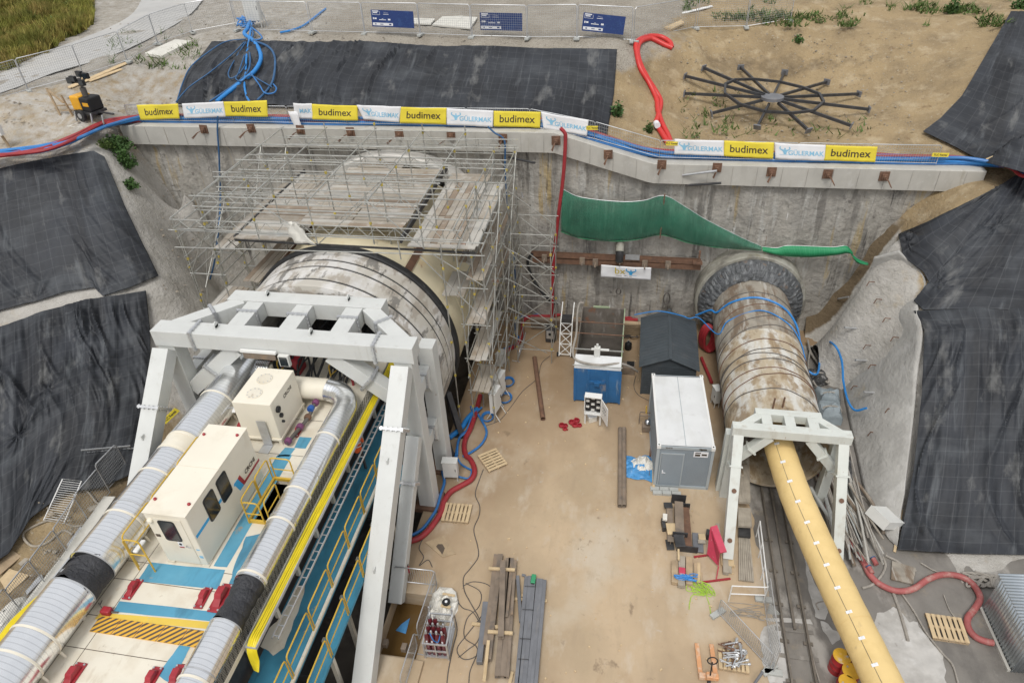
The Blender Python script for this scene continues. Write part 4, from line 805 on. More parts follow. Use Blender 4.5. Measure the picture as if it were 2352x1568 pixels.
# wire mesh guard right of the small duct
def wire_mesh(mb, o, ux, uy, nx, ny, r=.006):
 o, ux, uy = Vec(o), Vec(ux), Vec(uy)
 for i in range(nx + 1): mb.beam(o + ux * (i / nx), o + ux * (i / nx) + uy, r * 2, r * 2)
 for j in range(ny + 1): mb.beam(o + uy * (j / ny), o + uy * (j / ny) + ux, r * 2, r * 2)
mb = MB(); wire_mesh(mb, (-10.06, 6.5, DZ), (0, 14.5, 0), (.05, 0, .45), 72, 5, .007); obj('mesh_guard', mb, M['rubber'], gt)
# ------------------------------------------------------------------ ventilation ducts on the deck
def duct(name, label, cx, cz, rad, segs, straps, parent_group=None):
 t = thing(name, label, 'duct', (cx, segs[0][0], DZ), 0, parent_group)
 for y0, y1, kind in segs:
  mb = MB()
  if kind == 'sleeve':
   n = 22; mb.tube([(cx + .02 * math.sin(i), y0 + (y1 - y0) * i / n, cz - .05 * math.sin(math.pi * i / n)) for i in range(n + 1)], [rad * (1.0 - .13 * math.sin(math.pi * i / n) + .018 * math.sin(i * 2.4)) for i in range(n + 1)], 32, False); obj('flexible_sleeve', mb, M['sleeve'], t)
  else:
   mb.tube([(cx, y0 + .005, cz), (cx, (y0 + y1) / 2, cz), (cx, y1 - .005, cz)], rad, 48, True); obj('cream_section' if kind == 'cream' else 'pipe_section', mb, M['cream' if kind == 'cream' else 'galv'], t)
 for y in straps:
  mb = MB(); V, F = ring_y([(rad + .003, y - .035), (rad + .02, y - .03), (rad + .02, y + .03), (rad + .003, y + .035)], 48, cx, cz); mb.add(V, F, True); mb.beam((cx + rad * .75, y, cz - rad * .72), (cx + rad * .85, y, DZ), .06, .04); obj('clamp_strap', mb, M['cream'], t)
 for (y0, y1, k) in segs:
  mb = MB(); V, F = ring_y([(rad + .002, y0 - .02), (rad + .014, y0 - .015), (rad + .014, y0 + .015), (rad + .002, y0 + .02)], 48, cx, cz); mb.add(V, F, True); obj('joint_ring', mb, M['zinc2'], t)
 mb = MB()
 for y in np.arange(segs[0][0] + .6, segs[-1][1] - .4, 2.2): mb.b2((cx - .32, float(y), DZ + .004), (cx + .32, float(y) + .12, cz - rad + .04))
 obj('saddle', mb, M['cream'], t)
 return t
yd = lambda r, c, x, y, z: TP(r, c, x, y, z).y
LZ, RZ = 6.76, 6.54
s0, s1 = yd(2, 0, 545, 950, LZ), yd(2, 0, 650, 765, LZ); c0, c1 = yd(2, 0, 1180, 40, LZ), yd(1, 0, 1270, 1480, LZ)
duct('ventilation_duct', 'wide galvanised duct with black sleeve and cream section along the left edge of the deck', -15.5, LZ, .70, [(4.0, 7.2, 'p'), (7.2, s0, 'p'), (s0, s1, 'sleeve'), (s1, s1 + 2.0, 'p'), (s1 + 2.0, c0, 'p'), (c0, c1, 'cream'), (c1, c1 + 2.3, 'p'), (c1 + 2.3, 24.0, 'p')],
     [7.9, s0 - 2.2, s1 + 1.6, c0 - 1.0, c0 + .12, c1 - .12, c1 + 2.2], 'ventilation ducts on the gantry deck')
r0, r1 = yd(2, 0, 1520, 1180, RZ), yd(2, 0, 1730, 880, RZ)
rd = duct('ventilation_duct', 'narrower galvanised duct with black sleeve bending towards the cream tank', -10.5, RZ, .46, [(4.0, r0 - 1.4, 'p'), (r0 - 1.4, r0, 'p'), (r0, r1, 'sleeve'), (r1, r1 + 2.3, 'p'), (r1 + 2.3, r1 + 4.2, 'p'), (r1 + 4.2, r1 + 6.2, 'p'), (r1 + 6.2, 18.2, 'p')], [7.5, r1 + .12, r1 + 2.1, r1 + 3.4, r1 + 6.0], 'ventilation ducts on the gantry deck')
mb = MB(); el = [(-10.5, 18.2, RZ), (-10.52, 18.5, RZ + .02), (-10.68, 18.85, RZ + .08), (-11.0, 19.1, RZ + .14), (-11.45, 19.2, RZ + .18)]
mb.tube(spline(el, 4), .46, 32, False); obj('elbow', mb, M['galv'], rd); mb = MB(); mb.tube([(-13.0, 19.2, RZ + .18), (-13.5, 19.1, RZ + .16), (-13.75, 18.8, RZ + .14)], [.42, .42, .36], 32, False); obj('elbow', mb, M['galv'], rd)
mb = MB(); mb.tube([(-11.45, 19.2, RZ + .18), (-13.0, 19.2, RZ + .18)], .44, 40, True); obj('cream_section', mb, M['cream'], rd)
# ------------------------------------------------------------------ control cabin on the deck
cx0, cx1, cy0, cy1, ch = -13.80, -12.40, 11.26, 15.08, 2.36
cabn = thing('control_cabin', 'long cream control cabin with dark windows and a red and blue stripe on the deck', 'cabin', ((cx0 + cx1) / 2, cy0, DZ))
mb = MB(); mb.b2((cx0, cy0, DZ + .06), (cx1, cy1, DZ + ch)); o = obj('cabin_body', mb, M['cream'], cabn); bev(o, .03)
mb = MB(); mb.b2((cx0 - .02, cy0 - .02, DZ + ch + .002), (cx1 + .02, cy1 + .02, DZ + ch + .035)); rf = obj('roof', mb, M['cream'], cabn); bev(rf, .012)
mb = MB(); mb.b2((cx0 - .01, cy0 + 1.9, DZ + ch + .036), (cx1 + .01, cy0 + 1.915, DZ + ch + .041)); obj('roof_seam', mb, M['deckc'], rf)
for x, y in ((cx0 + .12, cy0 + .5), (cx1 - .12, cy0 + .45), (cx0 + .12, cy1 - .5), (cx1 - .12, cy1 - .4)):
 mb = MB(); mb.lathe([(.05, 0), (.05, .05), (.02, .08)], (x, y, DZ + ch + .036), 10); obj('lifting_eye', mb, M['red'], rf)
for x in (cx0 + .1, cx1 - .1):
 for y in (cy0 + .1, cy1 - .1): mb = MB(); mb.box((x, y, DZ + .032), (.24, .24, .056)); obj('foot', mb, M['deckc'], cabn)
def fq(u, v): return PW(u, v, cy0)
dl, dr = -13.52, -12.62
mb = MB(); mb.b2((dl, cy0 - .018, DZ + .16), (dr, cy0 - .003, DZ + ch - .16)); dr_ = obj('door', mb, M['cream'], cabn); bev(dr_, .006)
def rrect(x0, x1, z0, z1, r, n=5):
 o_ = []
 for cx, cz, a0 in ((x1 - r, z1 - r, 0), (x0 + r, z1 - r, 90), (x0 + r, z0 + r, 180), (x1 - r, z0 + r, 270)):
  for k in range(n + 1): a = R(a0 + 90 * k / n); o_.append((cx + r * math.cos(a), cz + r * math.sin(a)))
 return o_
XZ = lambda y: Matrix(((1, 0, 0, 0), (0, 0, -1, y), (0, 1, 0, 0), (0, 0, 0, 1)))        # poly (x, z) facing -Y, extrudes towards -Y
YZ = lambda x: Matrix(((0, 0, 1, x), (1, 0, 0, 0), (0, 1, 0, 0), (0, 0, 0, 1)))          # poly (y, z) facing +X, extrudes towards +X
mb = MB(); mb.prism(rrect(-13.42, -12.86, 7.18, 8.12, .1), 0, .012, XZ(cy0 - .018)); wn = obj('window', mb, M['rubber'], dr_)
mb = MB(); mb.prism(rrect(-13.37, -12.91, 7.23, 8.07, .07), 0, .006, XZ(cy0 - .030)); obj('pane', mb, M['glass'], dr_)
mb = MB(); mb.tube([(-12.80, cy0 - .02, 7.02), (-12.80, cy0 - .07, 7.02), (-12.66, cy0 - .07, 7.0)], .018, 6); obj('handle', mb, M['chrome'], dr_)
mb = MB(); mb.prism(rrect(-13.08, -12.92, 6.93, 7.15, .01), 0, .004, XZ(cy0 - .018)); sg = obj('sign', mb, M['paper'], dr_); mb = MB(); mb.prism(rrect(-13.08, -12.92, 6.88, 6.94, .005), 0, .006, XZ(cy0 - .018)); obj('sign_band', mb, M['red'], dr_)
mb = MB(); mb.lathe([(.05, 0), (.05, .004)], (-13.0, cy0 - .0225, 7.05), 16, Matrix.Rotation(math.pi / 2, 4, 'X')); obj('sign_symbol', mb, M['blackc'], dr_)
mb = MB(); mb.prism(rrect(-13.74, -13.58, 7.28, 7.40, .01), 0, .006, XZ(cy0)); obj('nameplate', mb, M['hazk'], cabn)
mb = MB(); mb.lathe([(.09, 0), (.09, .05), (.05, .09)], (-13.66, cy0, 8.05), 14, Matrix.Rotation(math.pi / 2, 4, 'X')); obj('vent', mb, M['cream'], cabn)
for z0, z1 in ((6.42, 6.54), (6.80, 6.86)): mb = MB(); mb.prism(rrect(-12.56, -12.44, z0, z1, .005), 0, .004, XZ(cy0)); obj('sticker', mb, M['inkblue'], cabn)
YC = cy0
for yc in (12.36, 13.13):
 mb = MB(); mb.prism(rrect(yc - .29, yc + .29, 7.13, 8.13, .1), 0, .02, YZ(cx1)); w_ = obj('window', mb, M['rubber'], cabn); mb = MB(); mb.prism(rrect(yc - .25, yc + .25, 7.17, 8.09, .07), 0, .008, YZ(cx1 + .02)); obj('pane', mb, M['glass'], w_)
mb = MB(); mb.prism([(cy0 + .06, 7.32), (12.05, 7.32), (12.05, 7.44), (cy0 + .06, 7.44)], 0, .005, YZ(cx1)); obj('blue_stripe', mb, M['inkblue2'], cabn); mb = MB(); mb.prism([(12.67, 7.32), (12.82, 7.32), (12.82, 7.44), (12.67, 7.44)], 0, .005, YZ(cx1)); obj('blue_stripe', mb, M['inkblue2'], cabn); mb = MB()
def fz(l): return [(lambda q: (q.y, q.z))(PX((760 + x / 9.8) / 1.4124, (1480 + y / 9.8) / 1.4124, cx1)) for x, y in l]
mb.prism(fz([(100, 715), (-10, 870), (-10, 960), (30, 935), (190, 1085), (310, 905)]), 0, .005, YZ(cx1)); obj('blue_stripe', mb, M['inkblue2'], cabn)
mb = MB(); mb.prism(fz([(165, 590), (100, 715), (312, 903), (795, 125), (778, 55), (330, 760)]), 0, .006, YZ(cx1)); obj('red_stripe', mb, M['red'], cabn)
tq = fz([(488, 290)])[0]; Mt = YZ(cx1 + .008) @ Matrix.Translation((tq[0], tq[1], 0)); mb = MB(); text_mb(mb, 'CRCHI', Mt, .23, bold=.008); obj('lettering', mb, M['ink'], cabn)
# ------------------------------------------------------------------ cream tank box behind the cabin
tb = thing('tank_box', 'tall cream tank box with two round hatch plates on its lid behind the cabin', 'tank', (-13.7, 15.9, DZ))
fl_ = TP(1, 0, 1945, 1490, DZ); bx1 = fl_.x; by0 = fl_.y; bx0 = bx1 - 1.5; by1 = by0 + 2.05; bz0, bz1 = DZ + .26, DZ + 2.0
mb = MB(); mb.b2((bx0, by0, bz0), (bx1, by1, bz1)); o = obj('tank_body', mb, M['cream'], tb); bev(o, .02)
for x in (bx0 + .06, bx1 - .06):
 for y in (by0 + .06, by1 - .06): mb = MB(); mb.box((x, y, DZ + .13), (.12, .12, .26)); obj('leg', mb, M['cream'], tb)
mb = MB(); mb.b2((bx0 - .03, by0 - .04, bz0 - .03), (bx1 + .03, by1 + .04, bz0 + .06)); obj('skirt', mb, M['cream'], tb)
for y in (by0 + .55, by0 + 1.4):
 mb = MB(); mb.lathe([(.30, 0), (.30, .02), (.27, .028)], (bx0 + .62, y, bz1 + .002), 28); hp = obj('hatch_plate', mb, M['deckc'], tb); mb = MB()
 for k in range(10): mb.cyl((bx0 + .62 + .25 * math.cos(k * .628), y + .25 * math.sin(k * .628), bz1 + .03), (bx0 + .62 + .25 * math.cos(k * .628), y + .25 * math.sin(k * .628), bz1 + .05), .02, 6)
 obj('bolts', mb, M['zinc2'], hp)
Mt = YZ(bx1 + .004) @ Matrix.Translation((by0 + 1.25, bz1 - .42, 0)); mb = MB(); text_mb(mb, 'CRCHI', Mt, .22, bold=.008); obj('lettering', mb, M['ink'], tb)
for y, z, r in ((by0 + .35, bz1 - .5, .13), (by0 + .42, bz1 - .85, .09), (by0 + .42, bz1 - 1.15, .05)): mb = MB(); mb.lathe([(r, 0), (r, .08), (r * .7, .1)], (bx1, y, z), 16, Matrix.Rotation(math.pi / 2, 4, 'Y')); obj('gauge', mb, M['blackc'], tb)
mb = MB(); mb.box((bx0 + .95, by0 - .07, DZ + .62), (.36, .02, 1.2)); mb.box((bx0 + .95, by0 - .30, DZ + .02), (.40, .42, .02)); obj('guard_plate', mb, M['zinc2'], tb)
pl = thing('pump_line', 'purple and blue pump pipework lying beside the cream tank on the deck', 'pipework', (bx1 + .45, by0 + .8, DZ))
mb = MB(); mb.tube(spline([(bx1 + .25, by0 - .1, DZ + .2), (bx1 + .35, by0 + .5, DZ + .22), (bx1 + .5, by0 + 1.3, DZ + .25), (bx1 + .55, by0 + 2.0, DZ + .45)], 5), .075, 10); obj('pipe', mb, M['cable'], pl)
for k, (f, m_) in enumerate(((.0, 'purple'), (.8, 'purple'), (1.35, 'rust'), (1.65, 'valve'), (2.0, 'purple'))): mb = MB(); y = by0 + f; x = bx1 + .27 + f * .15; mb.lathe([(.12, -.1), (.14, -.05), (.14, .05), (.12, .1)], (x, y, DZ + .24 + (.2 if f > 1.5 else 0)), 12, Matrix.Rotation(math.pi / 2, 4, 'X')); obj('coupling', mb, M[m_], pl)
vr = thing('valve_rack', 'rack of silver hose couplings and blue valves at the head of the wide duct', 'valve rack', (-15.0, 19, DZ))
vp = TP(1, 0, 1800, 960, 6.8)
mb = MB()
for k in range(11): x = vp.x - .35 + .075 * k; mb.tube(spline([(x, vp.y + .25, 7.0 + .02 * (k % 3)), (x + .02, vp.y, 7.15), (x + .01, vp.y - .25, 7.0), (x, vp.y - .32, 6.6)], 5), .028, 7)
obj('pipes', mb, M['chrome'], vr)
mb = MB(); mb.b2((vp.x - .45, vp.y - .1, DZ), (vp.x - .38, vp.y + .05, 7.0)); mb.b2((vp.x + .42, vp.y - .1, DZ), (vp.x + .5, vp.y + .05, 7.0)); mb.b2((vp.x - .45, vp.y - .1, 6.75), (vp.x + .5, vp.y + .05, 6.85)); obj('rack_frame', mb, M['cream'], vr)
for (r, c, x, y) in ((1, 0, 1735, 960), (1, 0, 1690, 1060), (1, 0, 1650, 1100)):
 p = TP(r, c, x, y, 6.5); mb = MB(); mb.lathe([(.03, -.22), (.13, -.16), (.15, 0), (.13, .16), (.04, .22)], p, 14); mb.cyl(p, (p.x - .25, p.y, p.z), .05, 8); obj('blue_valve', mb, M['valve'], vr)
mb = MB()
for k in range(8): x = -15.25 + .1 * k; mb.tube(spline([(x, vp.y - .5, 6.3), (x + .15, vp.y - 1.2, 6.25 + .03 * (k % 2)), (x - .05, vp.y - 1.9, 6.2)], 4), .03, 6)
obj('pipes', mb, M['chrome'], vr)
# dark hoses and rails at the mouth of the shield
dh = thing('hose_bank', 'tangle of black hydraulic hoses in the shadow under the big frame', 'hoses', (-13, 20.5, DZ))
rr = random.Random(5); mb = MB()
for k in range(26):
 x = -14.9 + rr.random() * 3.6; mb.tube(spline([(x, 20.0 + rr.random() * .4, DZ + .05 + .03 * (k % 5)), (x + rr.uniform(-.4, .5), 20.9, DZ + .35 + rr.random() * .5), (x + rr.uniform(-.6, .8), 21.8, DZ + .9 + rr.random() * .6), (x + rr.uniform(-.5, .6), 23.2, DZ + .5 + rr.random())], 5), .04 + .02 * rr.random(), 7)
obj('hose', mb, M['rubber'], dh)
for x in (-14.2, -11.9): railing((x, 20.3, DZ), (x + .5, 21.6, DZ), 1.0, 1.3, .5, 'handrail', gt)
mb = MB(); mb.b2((-14.3, 20.7, DZ + .002), (-13.5, 21.4, DZ + .7)); o = obj('red_pump_cabinet', mb, M['red']); bev(o, .05); tag(o, 'dark red pump housing half hidden under the big frame', 'pump'); mb = MB(); mb.cyl((-13.9, 20.66, DZ + .35), (-13.9, 20.7, DZ + .35), .2, 14); obj('cover', mb, M['blackc'], o)
t = thing('control_box', 'small grey control box by the yellow rails under the knee brace', 'box', (-11.0, 20.4, DZ)); mb = MB(); mb.box((-11.0, 20.4, DZ + .75), (.34, .2, .45)); obj('case', mb, M['whitebox'], t); mb = MB(); mb.box((-11.0, 20.4, DZ + .26), (.08, .08, .52)); obj('stand', mb, M['red'], t)
# small red chain hoist on the deck near the hazard plates
hp_ = TP(2, 0, 742, 1085, DZ); t = thing('chain_hoist', 'small dark red chain hoist lying beside the wide duct', 'hoist', hp_); mb = MB(); mb.box(hp_ + Vec((0, 0, .1)), (.3, .22, .2)); o = obj('hoist_body', mb, M['red'], t); bev(o, .04); mb = MB(); mb.tube(spline([hp_ + Vec((-.1, 0, .15)), hp_ + Vec((-.25, .1, .3)), hp_ + Vec((-.4, .2, .03)), hp_ + Vec((-.45, .35, .01))], 5), .014, 6); mb.tube([hp_ + Vec((.15, 0, .08)), hp_ + Vec((.32, .05, .03))], .03, 6); obj('hook_cable', mb, M['cable'], t)
# strip lamps clamped by the ducts
for r, c, x0, y0_, x1, y1_, z, l in ((2, 0, 925, 670, 990, 585, 6.9, 'white strip lamp clamped to the wide duct beside the cabin front'), (1, 0, 1605, 1265, 1640, 1200, 6.9, 'white strip lamp clamped to the wide duct beside the cream tank')):
 a = TP(r, c, x0, y0_, z); b = TP(r, c, x1, y1_, z); t = thing('strip_lamp', l, 'lamp', a); mb = MB(); mb.beam(a, b, .16, .08); o = obj('housing', mb, M['white'], t); bev(o, .03); mb = MB(); mb.beam(a.lerp(b, .5), a.lerp(b, .5) + Vec((-.3, 0, -.05)), .04, .04); obj('arm', mb, M['zinc2'], t)
# ------------------------------------------------------------------ worker on the walkway
def person(label, loc, rz):
 V = {'hip': (0, 0, .92), 'belly': (0, .05, 1.08), 'chest': (0, .17, 1.30), 'neck': (0, .30, 1.47), 'h0': (0, .36, 1.56), 'h1': (0, .40, 1.68),
         'sl': (-.19, .24, 1.40), 'el': (-.27, .30, 1.13), 'wl': (-.20, .50, 1.02), 'sr': (.19, .24, 1.40), 'er': (.28, .24, 1.12), 'wr': (.24, .42, .96),
         'ql': (-.10, 0, .88), 'kl': (-.12, .12, .50), 'al': (-.12, -.06, .09), 'tl': (-.12, .12, .04), 'qr': (.10, 0, .88), 'kr': (.11, .0, .48), 'ar': (.11, -.22, .10), 'tr': (.11, -.06, .04)}
 Rr = {'hip': .15, 'belly': .15, 'chest': .165, 'neck': .06, 'h0': .085, 'h1': .10, 'sl': .085, 'el': .06, 'wl': .045, 'sr': .085, 'er': .06, 'wr': .045, 'ql': .10, 'kl': .07, 'al': .055, 'tl': .05, 'qr': .10, 'kr': .07, 'ar': .055, 'tr': .05}
 E = [('hip', 'belly'), ('belly', 'chest'), ('chest', 'neck'), ('neck', 'h0'), ('h0', 'h1'), ('chest', 'sl'), ('sl', 'el'), ('el', 'wl'), ('chest', 'sr'), ('sr', 'er'), ('er', 'wr'), ('hip', 'ql'), ('ql', 'kl'), ('kl', 'al'), ('al', 'tl'), ('hip', 'qr'), ('qr', 'kr'), ('kr', 'ar'), ('ar', 'tr')]
 for s, w_ in ((-1, 'wl'), (1, 'wr')):           # palm, four fingers and thumb
  wx, wy, wz = V[w_]; V[w_ + 'p'] = (wx, wy + .07, wz - .04); Rr[w_ + 'p'] = .035; E.append((w_, w_ + 'p'))
  for k in range(4): a = f'{w_}f{k}'; V[a] = (wx + (k - 1.5) * .022, wy + .12, wz - .07); V[a + 'b'] = (wx + (k - 1.5) * .024, wy + .15 - .01 * abs(k - 1.5), wz - .12); Rr[a] = .011; Rr[a + 'b'] = .009; E += [(w_ + 'p', a), (a, a + 'b')]
  V[w_ + 't'] = (wx - s * .06, wy + .09, wz - .06); Rr[w_ + 't'] = .012; E.append((w_ + 'p', w_ + 't'))
 ks = list(V); me = bpy.data.meshes.new('person'); me.from_pydata([V[k] for k in ks], [(ks.index(a), ks.index(b)) for a, b in E], [])
 o = bpy.data.objects.new('person', me); COL.objects.link(o); sk = o.modifiers.new('skin', 'SKIN')
 for i, k in enumerate(ks): me.skin_vertices[0].data[i].radius = (Rr[k], Rr[k])
 me.skin_vertices[0].data[0].use_root = True
 ss = o.modifiers.new('sub', 'SUBSURF'); ss.levels = 2; ss.render_levels = 2; sk.use_smooth_shade = True
 dg = bpy.context.evaluated_depsgraph_get(); m2 = bpy.data.meshes.new_from_object(o.evaluated_get(dg)); o.modifiers.clear(); o.data = m2
 for n_ in ('orange', 'trouser', 'skin', 'rubber'): m2.materials.append(M[n_])
 for p in m2.polygons:
  z = p.center.z; y = p.center.y; p.material_index = 3 if z < .13 else 1 if z < .93 and abs(p.center.x) < .2 and not (y > .36) else 2 if (z > 1.5 or (y > .44 and z < 1.08)) else 0; p.use_smooth = True
 o.location = loc; o.rotation_euler = (0, 0, rz); WM[o.name] = Matrix.Translation(Vec(loc)) @ Matrix.Rotation(rz, 4, 'Z')
 tag(o, label, 'person')
 mb = MB(); mb.lathe([(.128, .0), (.135, .03), (.13, .09), (.09, .14), (.02, .155)], (0, .40, 1.70), 18, Matrix.Rotation(-.35, 4, 'X')); obj('helmet', mb, M['orange'], o, True)
 mb = MB(); mb.box((0, .50, 1.66), (.03, .03, .035)); mb.box((-.035, .487, 1.685), (.02, .012, .012)); mb.box((.035, .487, 1.685), (.02, .012, .012)); obj('face', mb, M['skin'], o, True)
 for z, y, r in ((1.12, .065, .172), (1.24, .13, .186)):
  mb = MB(); n = 24; mb.grid([(r * 1.12 * math.cos(2 * math.pi * i / n), y + r * .95 * math.sin(2 * math.pi * i / n), z + h - .35 * (.95 * r * math.sin(2 * math.pi * i / n))) for h in (0, .05) for i in range(n + 1)], n + 1, 2); obj('reflective_band', mb, M['silver'], o, True)
 return o
person('worker in an orange hi-vis jacket and dark trousers leaning on the blue walkway', (-10.02, 17.75, W1), R(35))
# ------------------------------------------------------------------ scaffolding over the shield
sc = thing('scaffold', 'dense tube scaffold with boarded platforms bridging over the shield', 'scaffold', (AX, 30, 0))
def tub(name, a, b, r=.03, m='zinc', par=None, col=()):
 mb = MB(); mb.cyl(a, b, r, 7); mb.cur = 1
 a = Vec(a); b = Vec(b); d = (b - a).normalized()
 for t in col:
  c = a + d * t; mb.lathe([(.055, -.06), (.06, 0), (.055, .06)], c, 8, d.to_track_quat('Z', 'Y').to_matrix().to_4x4())
 return obj(name, mb, [M[m], M['coupler']], par if par is not None else sc)
SY = [25.2, 27.3, 29.4, 31.5, 33.9]
rr = random.Random(11)
def std(x, y, z0, z1):
 j = rr.uniform(-.03, .03); tub('standard', (x + j, y, z0), (x - j, y + rr.uniform(-.03, .03), z1), .031, 'zinc', None, [t for t in np.arange(1.0, z1 - z0, 2.0)])
for y in SY:
 for x in (-6.25, -7.35): std(x, y, 0 if x > -8 else -1.4, 11.3 if y > 26 else 9.9)
 std(-19.0, y, max(0.0, float(F_LF(-19.0, y))) - .3 if y < 35 else 0, 12.1)
 std(-20.5, y, float(F_LF(-20.5, y)) + .1, 11.2 if y > 30 else 10.6 - .3 * (y < 28))
 for x in (-16.5, -13.7, -11.1, -8.8): std(x, y + rr.uniform(-.1, .1), AZ + math.sqrt(max(0, AR ** 2 - (x - AX) ** 2)) if y > 26 else 10.0, 12.2 + rr.uniform(-.1, .25))
for x, y in ((-21.6, 26.4), (-21.4, 28.6), (-18.2, 24.6), (-9.9, 25.1), (-8.0, 25.0), (-7.0, 26.2), (-7.1, 28.3), (-6.5, 30.5), (-6.4, 32.8)): std(x, y, max(float(F_LF(x, y)), 0) if x < -18.9 else (9.4 if x < -8.5 else .1), 10.3)
for y in SY:        # along X
 for z in (12.05, 11.55): tub('guard_rail', (-19.3, y, z), (-8.4, y, z + rr.uniform(-.05, .05)))
 for z in (10.35, 9.75): tub('ledger', (-20.9, y - .06, z - (.3 if z < 10 else 0)), (-6.1, y - .06, z))
 for x0, x1 in ((-7.5, -6.1), (-20.7, -18.8)):
  for z in (2, 4, 6, 8):
   if x0 > -10 or z > 4: tub('transom', (x0, y + .06, z), (x1, y + .06, z))
for x in (-19.0, -16.5, -13.7, -11.1, -8.8): tub('guard_rail', (x, 25.0, 12.0), (x, 34.2, 12.05))
for x in (-19.0, -20.5):
 for z in (6.0, 8.0, 8.5, 9.0, 10.0, 10.5, 11.0): tub('ledger', (x, 25.0, z), (x, 33.4 if z > 9 else 31, z))
for x in (-6.25, -7.35):
 for z in (1, 2, 3, 4, 5, 6, 7, 8, 9, 10, 10.5, 11): tub('ledger', (x, 25.0, z), (x, 34.2, z))
def lattice(a, b, h=.45, par=None, name='lattice_beam'):
 a = Vec(a); b = Vec(b); mb = MB(); z = Vec((0, 0, h)); mb.cyl(a, b, .025, 7); mb.cyl(a + z, b + z, .025, 7); L = (b - a).length; n = int(L / .42); d = (b - a) / n
 for i in range(n): p = a + d * i; mb.cyl(p + (z if i % 2 else z * 0), p + d + (z * 0 if i % 2 else z), .015, 5)
 for i in range(0, n, 5): mb.cyl(a + d * i, a + d * i + z, .018, 5)
 return obj(name, mb, M['zinc'], par or sc)
for y, z, x0, x1 in ((25.1, 10.45, -20.6, -7.0), (27.3, 10.75, -20.3, -9.5), (29.5, 10.9, -20.8, -10.5), (31.6, 11.0, -20.0, -6.2), (33.9, 11.2, -18.8, -6.0), (28.6, 11.2, -12.4, -7.8), (34.4, 10.7, -18, -6.2)): lattice((x0, y, z), (x1, y, z + .02))
for i in range(4):
 for x in (-6.2, -7.4, -19.05, -20.55):
  for z0 in (0, 4, 8):
   if x < -10 and z0 < 6: continue
   y0, y1 = SY[i], SY[i + 1]; f = (i + int(z0 / 4)) % 2; z1 = min(z0 + 3.9, 11); tub('brace', (x + .05, y0 if f else y1, z0 + .1), (x + .05, y1 if f else y0, z1), .024)
for i, (x0, x1, y) in enumerate(((-16.5, -13.7, 25.2), (-13.7, -11.1, 25.3), (-11.1, -8.8, 27.3), (-16.5, -13.7, 29.4), (-13.7, -11.1, 31.5), (-19, -16.5, 27.3), (-11.1, -8.8, 33.9), (-13.7, -11.1, 27.3), (-11.1, -8.8, 25.2))): tub('brace', (x0, y + .05, 9.9 if i % 2 else 12.1), (x1, y + .05, 12.1 if i % 2 else 9.9), .024)
for (a, b) in ((((-20.5, 25.2, 8.2)), ((-19.0, 25.2, 10.4))), (((-20.9, 26.2, 6.6)), ((-20.5, 29.4, 10))), ((-21.6, 26.4, 4.5), (-20.6, 27.4, 9.5)), ((-9.0, 25.1, 9.6), (-6.3, 25.1, 6.4)), ((-6.3, 25.2, 8.2), (-8.4, 25.0, 9.8))): tub('brace', a, b, .024)
PM = [M['plankdeck'], M['plankdeck2'], M['plankdeck3']]
def boards(name, x0, x1, y0, y1, z, along, wv=.32, par=None):
 mb = MB(); L0, L1 = (x0, x1) if along == 'y' else (y0, y1); n = max(1, int((L1 - L0) / wv)); s = (L1 - L0) / n
 for i in range(n):
  mb.cur = rr.choice([0, 0, 0, 1, 1, 2]); a = L0 + i * s + .012; b = L0 + (i + 1) * s - .012; e = rr.uniform(-.05, .05); dz = rr.uniform(-.006, .006)
  if along == 'y': mb.b2((a, y0 + e, z + dz), (b, y1 + e, z + dz + .05))
  else: mb.b2((x0 + e, a, z + dz), (x1 + e, b, z + dz + .05))
 return obj(name, mb, PM, par if par is not None else sc)
for y0, y1 in ((26.7, 29.3), (29.34, 31.9), (31.94, 33.6)):
 boards('plank_platform', -15.35, -12.9, y0, y1, 10.02, 'x', .3); boards('plank_platform', -12.85, -10.2, y0, y1, 10.04, 'x', .3)
boards('plank_platform', -14.9, -12.4, 33.65, 34.6, 10.05, 'x', .3)
for y0, y1 in ((25.9, 28.6), (28.64, 31.2), (31.24, 32.7)): boards('plank_platform', -9.65, -7.5, y0, y1, 9.78, 'y', .3); boards('plank_platform', -7.45, -6.55, y0, y1 - .1, 9.74, 'y', .3)
boards('plank_platform', -9.65, -7.5, 32.74, 33.7, 9.8, 'x', .3); boards('plank_platform', -9.65, -6.6, 25.55, 25.86, 9.79, 'x', .3)
for y0, y1 in ((25.7, 28.2), (28.24, 30.9), (30.94, 33.2)): boards('plank_platform', -18.1, -15.45, y0, y1, 9.72, 'y' if y0 > 30 else 'x', .3)
boards('plank_platform', -18.9, -18.2, 26, 32.5, 9.5, 'y', .3)
for z, y0, y1 in ((2.0, 25.1, 27.2), (4.0, 25.1, 29.3), (6.0, 25.3, 29.3), (8.0, 25.9, 29.2), (8.0, 29.3, 33), (6.0, 29.5, 33)): boards('plank_platform', -7.25, -6.4, y0, y1, z + .03, 'y', .28)
boards('plank_platform', -8.6, -7.5, 26.2, 28.4, 6.9, 'y', .28); boards('plank_platform', -8.3, -7.5, 28.5, 31.0, 7.4, 'y', .28)
for z, y0, y1, x0, x1 in ((6.2, 25.0, 27.0, -20.2, -19.0), (7.2, 26.0, 30.5, -18.6, -17.7), (8.4, 27, 32, -20.3, -19.2)): boards('plank_platform', x0, x1, y0, y1, z, 'y', .28)
mb = MB(); mb.beam((-10.05, 25.8, 9.95), (-10.05, 34.2, 9.95), .10, .26); obj('steel_edge_beam', mb, M['blacksteel'], sc)
mb = MB(); mb.beam((-18.15, 25.8, 9.7), (-18.15, 33.8, 9.7), .08, .22); obj('steel_edge_beam', mb, M['blacksteel'], sc)
